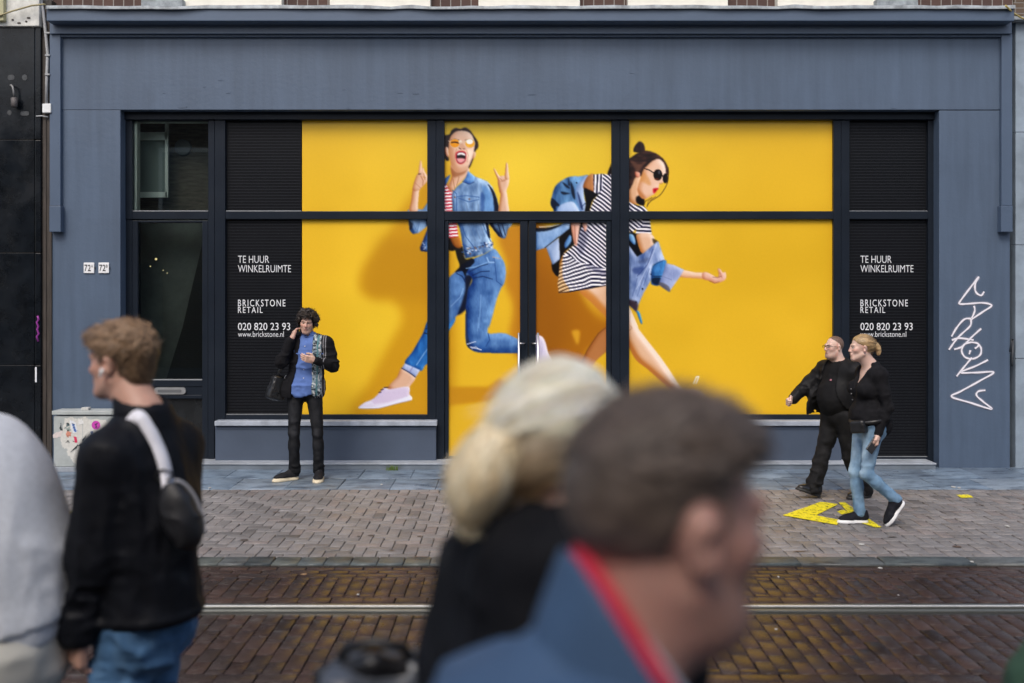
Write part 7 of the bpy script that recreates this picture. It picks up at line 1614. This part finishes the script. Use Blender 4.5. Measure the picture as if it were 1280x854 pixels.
# ---------------------------------------------------------------- 7. the man in the blue jacket, nearest the viewer
def near_man():
    d = .95
    t = person((X(697, d), d, -.02), -80, 'man in blue jacket with short brown hair passing very close on the right')
    J = dict(head=v3(.0, .108, 1.716), Mh=Rm(15, -6, 0), neck=v3(0, .052, 1.570), sL=v3(-.172, .0, 1.455), sR=v3(.172, -.005, 1.450), pel=v3(0, -.10, .98),
             eL=v3(-.25, -.02, 1.16), wL=v3(-.2, .12, .95), eR=v3(.26, -.04, 1.16), wR=v3(.22, .10, .95),
             hL=v3(-.10, -.10, .94), hR=v3(.10, -.10, .94), kL=v3(-.10, .0, .51), kR=v3(.10, .06, .51), aL=v3(-.10, -.2, .10), aR=v3(.10, .1, .10), fL=v3(0, 1, 0), fR=v3(0, 1, 0))
    hands = [((J['wL'], (0, .3, -1), (1, 0, 0)), dict(thumb=-1)), ((J['wR'], (0, .3, -1), (-1, 0, 0)), dict(thumb=1))]
    b, h = body(t, J, (.47, .26, .21), .011, .005, .97, hands=hands, jowl=.006, beard=((.22, .13, .10), .45), tor=dict(depth=1.1)); eyes(t, h, .97)
    hc, Mh = J['head'], J['Mh']; s = .97; hp = lambda x, y, z: hc+Mh @ (v3(x, y, z)*s); rs = np.random.RandomState(14)
    def cut(x, y, z):
        q = [((x-hc[0])*Mh[0, k]+(y-hc[1])*Mh[1, k]+(z-hc[2])*Mh[2, k])/s for k in range(3)]
        line = np.where(q[1] > .0, .032+q[1]*.50+np.maximum(.0+np.abs(q[0])-.030, 0)*1.1*(q[1] > .03)+np.maximum(q[1]-.075, 0)*.9, -.018+np.maximum(q[1], -.08)*1.0); side = np.where((q[1] > .002) & (q[1] < .03), -.03, 9.)
        ear = np.sqrt((q[1]+.008)**2+((q[2]+.002)/1.25)**2)-.028
        return np.maximum(np.minimum(line, side)-q[2], -ear)+0*q[0]
    base = np.array((.120, .092, .076))
    def hcol(V):
        q = (V-hc) @ Mh/s; c = base*(.6+.7*vn3(q*np.array((140, 60, 140))))[:, None]; sd = sst(.075, .045, q[:, 2])[:, None]
        fade = sst(.05, -.055, q[:, 2])[:, None]*.55; c = c*(1-.15*sd); f2 = (sst(-.015, .045, q[:, 1])*sst(.100, .055, q[:, 2])*.75)[:, None]; c = c*(1-fade)+np.array((.26, .17, .13))*fade; return c*(1-f2)+np.array((.40, .27, .21))*f2
    hr = solid('hair', [(ell(hp(0, -.016, .038), np.array((.0765, .0985, .0905))*s, Mh), .02), (ell(hp(0, .020, .082), np.array((.056, .068, .040))*s, Mh), .03), (ell(hp(0, -.005, .070), np.array((.060, .064, .052))*s, Mh), .03)], .005, M['hair'], t, cuts=((cut, .006),), disp=(cloth(.004, (60, 24, 60), None, 71),), col=hcol)
    VN = vnormals(hr); q = (VN[0]-hc) @ Mh/s; up = q[:, 2] > .06
    strands('hair_lock', (VN[0][up], VN[1][up]), lambda P, N: Mh @ v3(.1, .7, .1)+0*P+N*.5, 3600, .026, .0015, M['hair'], hr, [tuple(base*1.2), tuple(base*.7), tuple(base*2.0)], rs, .006, 4, .001, .3)
    strands('hair_lock', (VN[0][~up], VN[1][~up]), lambda P, N: Mh @ v3(0, -.3, -1)+0*P, 2600, .009, .0013, M['hair'], hr, [tuple(base*1.1), tuple(base*.7), tuple(base*1.6)], rs, .002, 3, 0, .3) if False else None
    jk = mat('blue_outdoor_jacket', (.045, .095, .185), .7, var=.12, scale=6, bump=.0008, bscale=240); rd = mat('red_jacket_lining', (.60, .012, .045), .7); wh = mat('pale_blue_shirt_collar', (.55, .60, .68), .8)
    nk = J['neck']
    solid('jacket', torso(J, .034, 1.08, depth=1.0)+[(ell(v3(0, -.030, 1.40), (.18, .10, .19)), .06)]+arm(J, 'L', .034, .97, 1.05)+arm(J, 'R', .034, .97, 1.05), .009, jk, t, subs=((cap(nk+v3(0, .03, .0), nk+v3(0, .09, .22), .080, .092), .02),), cuts=(lambda x, y, z: .90-z+x*0+y*0,), disp=(cloth(.022, (6, 6, 7), (13, 13, 15), 73),))
    # stand-up collar: blue outside, red lining showing over the edge, pale shirt collar inside
    a0, a1 = nk+v3(0, .012, -.03), nk+v3(0, .045, .085)
    dr = (a1-a0)/np.linalg.norm(a1-a0)
    for nm, ro, ri, top, m, sl in (('collar', .104, .088, .055, jk, 1.7), ('red_lining', .0935, .078, .083, rd, 1.7), ('shirt_collar', .0785, .066, .080, wh, 1.32)):
        solid(nm, [(cap(a0, a1, ro, ro*.96), .02)], .0055, m, t, subs=((cap(a0-dr*.06, a1+dr*.1, ri, ri*.96), .004),), cuts=((lambda x, y, z, top=top, sl=sl: (z-(nk[2]+top))+(y-nk[1])*sl+0*x, .004), lambda x, y, z: nk[2]-.095-z-(y-nk[1])*1.1+0*x, (lambda x, y, z: -np.maximum(np.abs(x)-.03, nk[1]+.05-y), .01)), disp=(cloth(.005, (14, 14, 10), None, 75),))
    solid('trousers', [(ell(J['pel']-v3(0, .02, .03), (.18, .14, .15)), .05)]+leg(J, 'L', .015, .97)+leg(J, 'R', .015, .97), .013, clothmat('dark_trousers', (.04, .04, .05)), t, cuts=(lambda x, y, z: z-1.03+x*0+y*0,))
    mu = mat('brown_shoe', (.08, .05, .03), .5); ms = mat('dark_sole', (.05, .05, .05), .5)
    shoe(t, v3(-.10, -.26, 0), (0, 1, 0), (0, 0, 1), .29, mu, ms); shoe(t, v3(.10, .04, 0), (0, 1, 0), (0, 0, 1), .29, mu, ms)
# ---------------------------------------------------------------- 8. someone in green at the right edge: only an elbow reaches into the picture
def green_elbow():
    d = 2.1; s = FPX/d
    t = person((X(1494, d), d, -.02), 180, 'person in a green jacket whose elbow shows at the bottom right corner')
    J = dict(head=v3(0, .02, 1.58), Mh=Rm(0), neck=v3(0, -.01, 1.42), sL=v3(-.18, 0, 1.36), sR=v3(.15, 0, 1.34), pel=v3(0, 0, .90),
             eL=v3(-.22, .0, 1.08), wL=v3(-.2, .1, .84), eR=v3(.300, -.03, 1.075), wR=v3(.16, .16, 1.06),
             hL=v3(-.09, 0, .87), hR=v3(.09, 0, .87), kL=v3(-.09, .03, .47), kR=v3(.09, .03, .47), aL=v3(-.1, 0, .10), aR=v3(.1, 0, .10), fL=v3(0, 1, 0), fR=v3(0, 1, 0))
    hands = [((J['wL'], (0, .2, -1), (1, 0, 0)), dict(thumb=-1)), ((J['wR'], (-.8, .3, .1), (0, -1, .2)), dict(thumb=1))]
    b, h = body(t, J, SKIN['light'], .012, .007, .97, hands=hands); eyes(t, h, .97)
    solid('jacket', torso(J, .035, 1.1, depth=1.1)+arm(J, 'L', .032, .96)+arm(J, 'R', .036, .96), .011, mat('green_jacket', (.03, .075, .045), .8, var=.2, bump=.0008, bscale=260), t, subs=((cap(J['neck']+v3(0, .02, .03), J['neck']+v3(0, .05, .2), .07, .08), .02),), cuts=(lambda x, y, z: .82-z+x*0+y*0,), disp=(cloth(.02, (8, 8, 10), None, 81),))
    solid('trousers', [(ell(J['pel']-v3(0, .0, .03), (.17, .13, .15)), .05)]+leg(J, 'L', .01, .97)+leg(J, 'R', .01, .97), .014, clothmat('dark_trousers', (.04, .04, .05)), t)
    solid('hair', [(ell(h(0, -.018, .042), (.082, .106, .095), J['Mh']), .02)], .008, M['hair'], t, cuts=((haircut(J['head'], J['Mh']), .006),), col=lambda V: np.tile((.05, .03, .02), (len(V), 1)))
    mu = mat('dark_shoe', (.04, .04, .04), .5); ms = mat('dark_sole', (.05, .05, .05), .5)
    shoe(t, v3(-.10, -.06, 0), (0, 1, 0), (0, 0, 1), .28, mu, ms); shoe(t, v3(.10, -.06, 0), (0, 1, 0), (0, 0, 1), .28, mu, ms)
bpy.context.view_layer.update()
import time as _tm
for fn in (man_on_phone, walking_man, walking_woman, boy, grey_sweater, blonde, near_man, green_elbow):
    _t = _tm.time(); fn(); bpy.context.view_layer.update(); print('built', fn.__name__, round(_tm.time()-_t, 1))
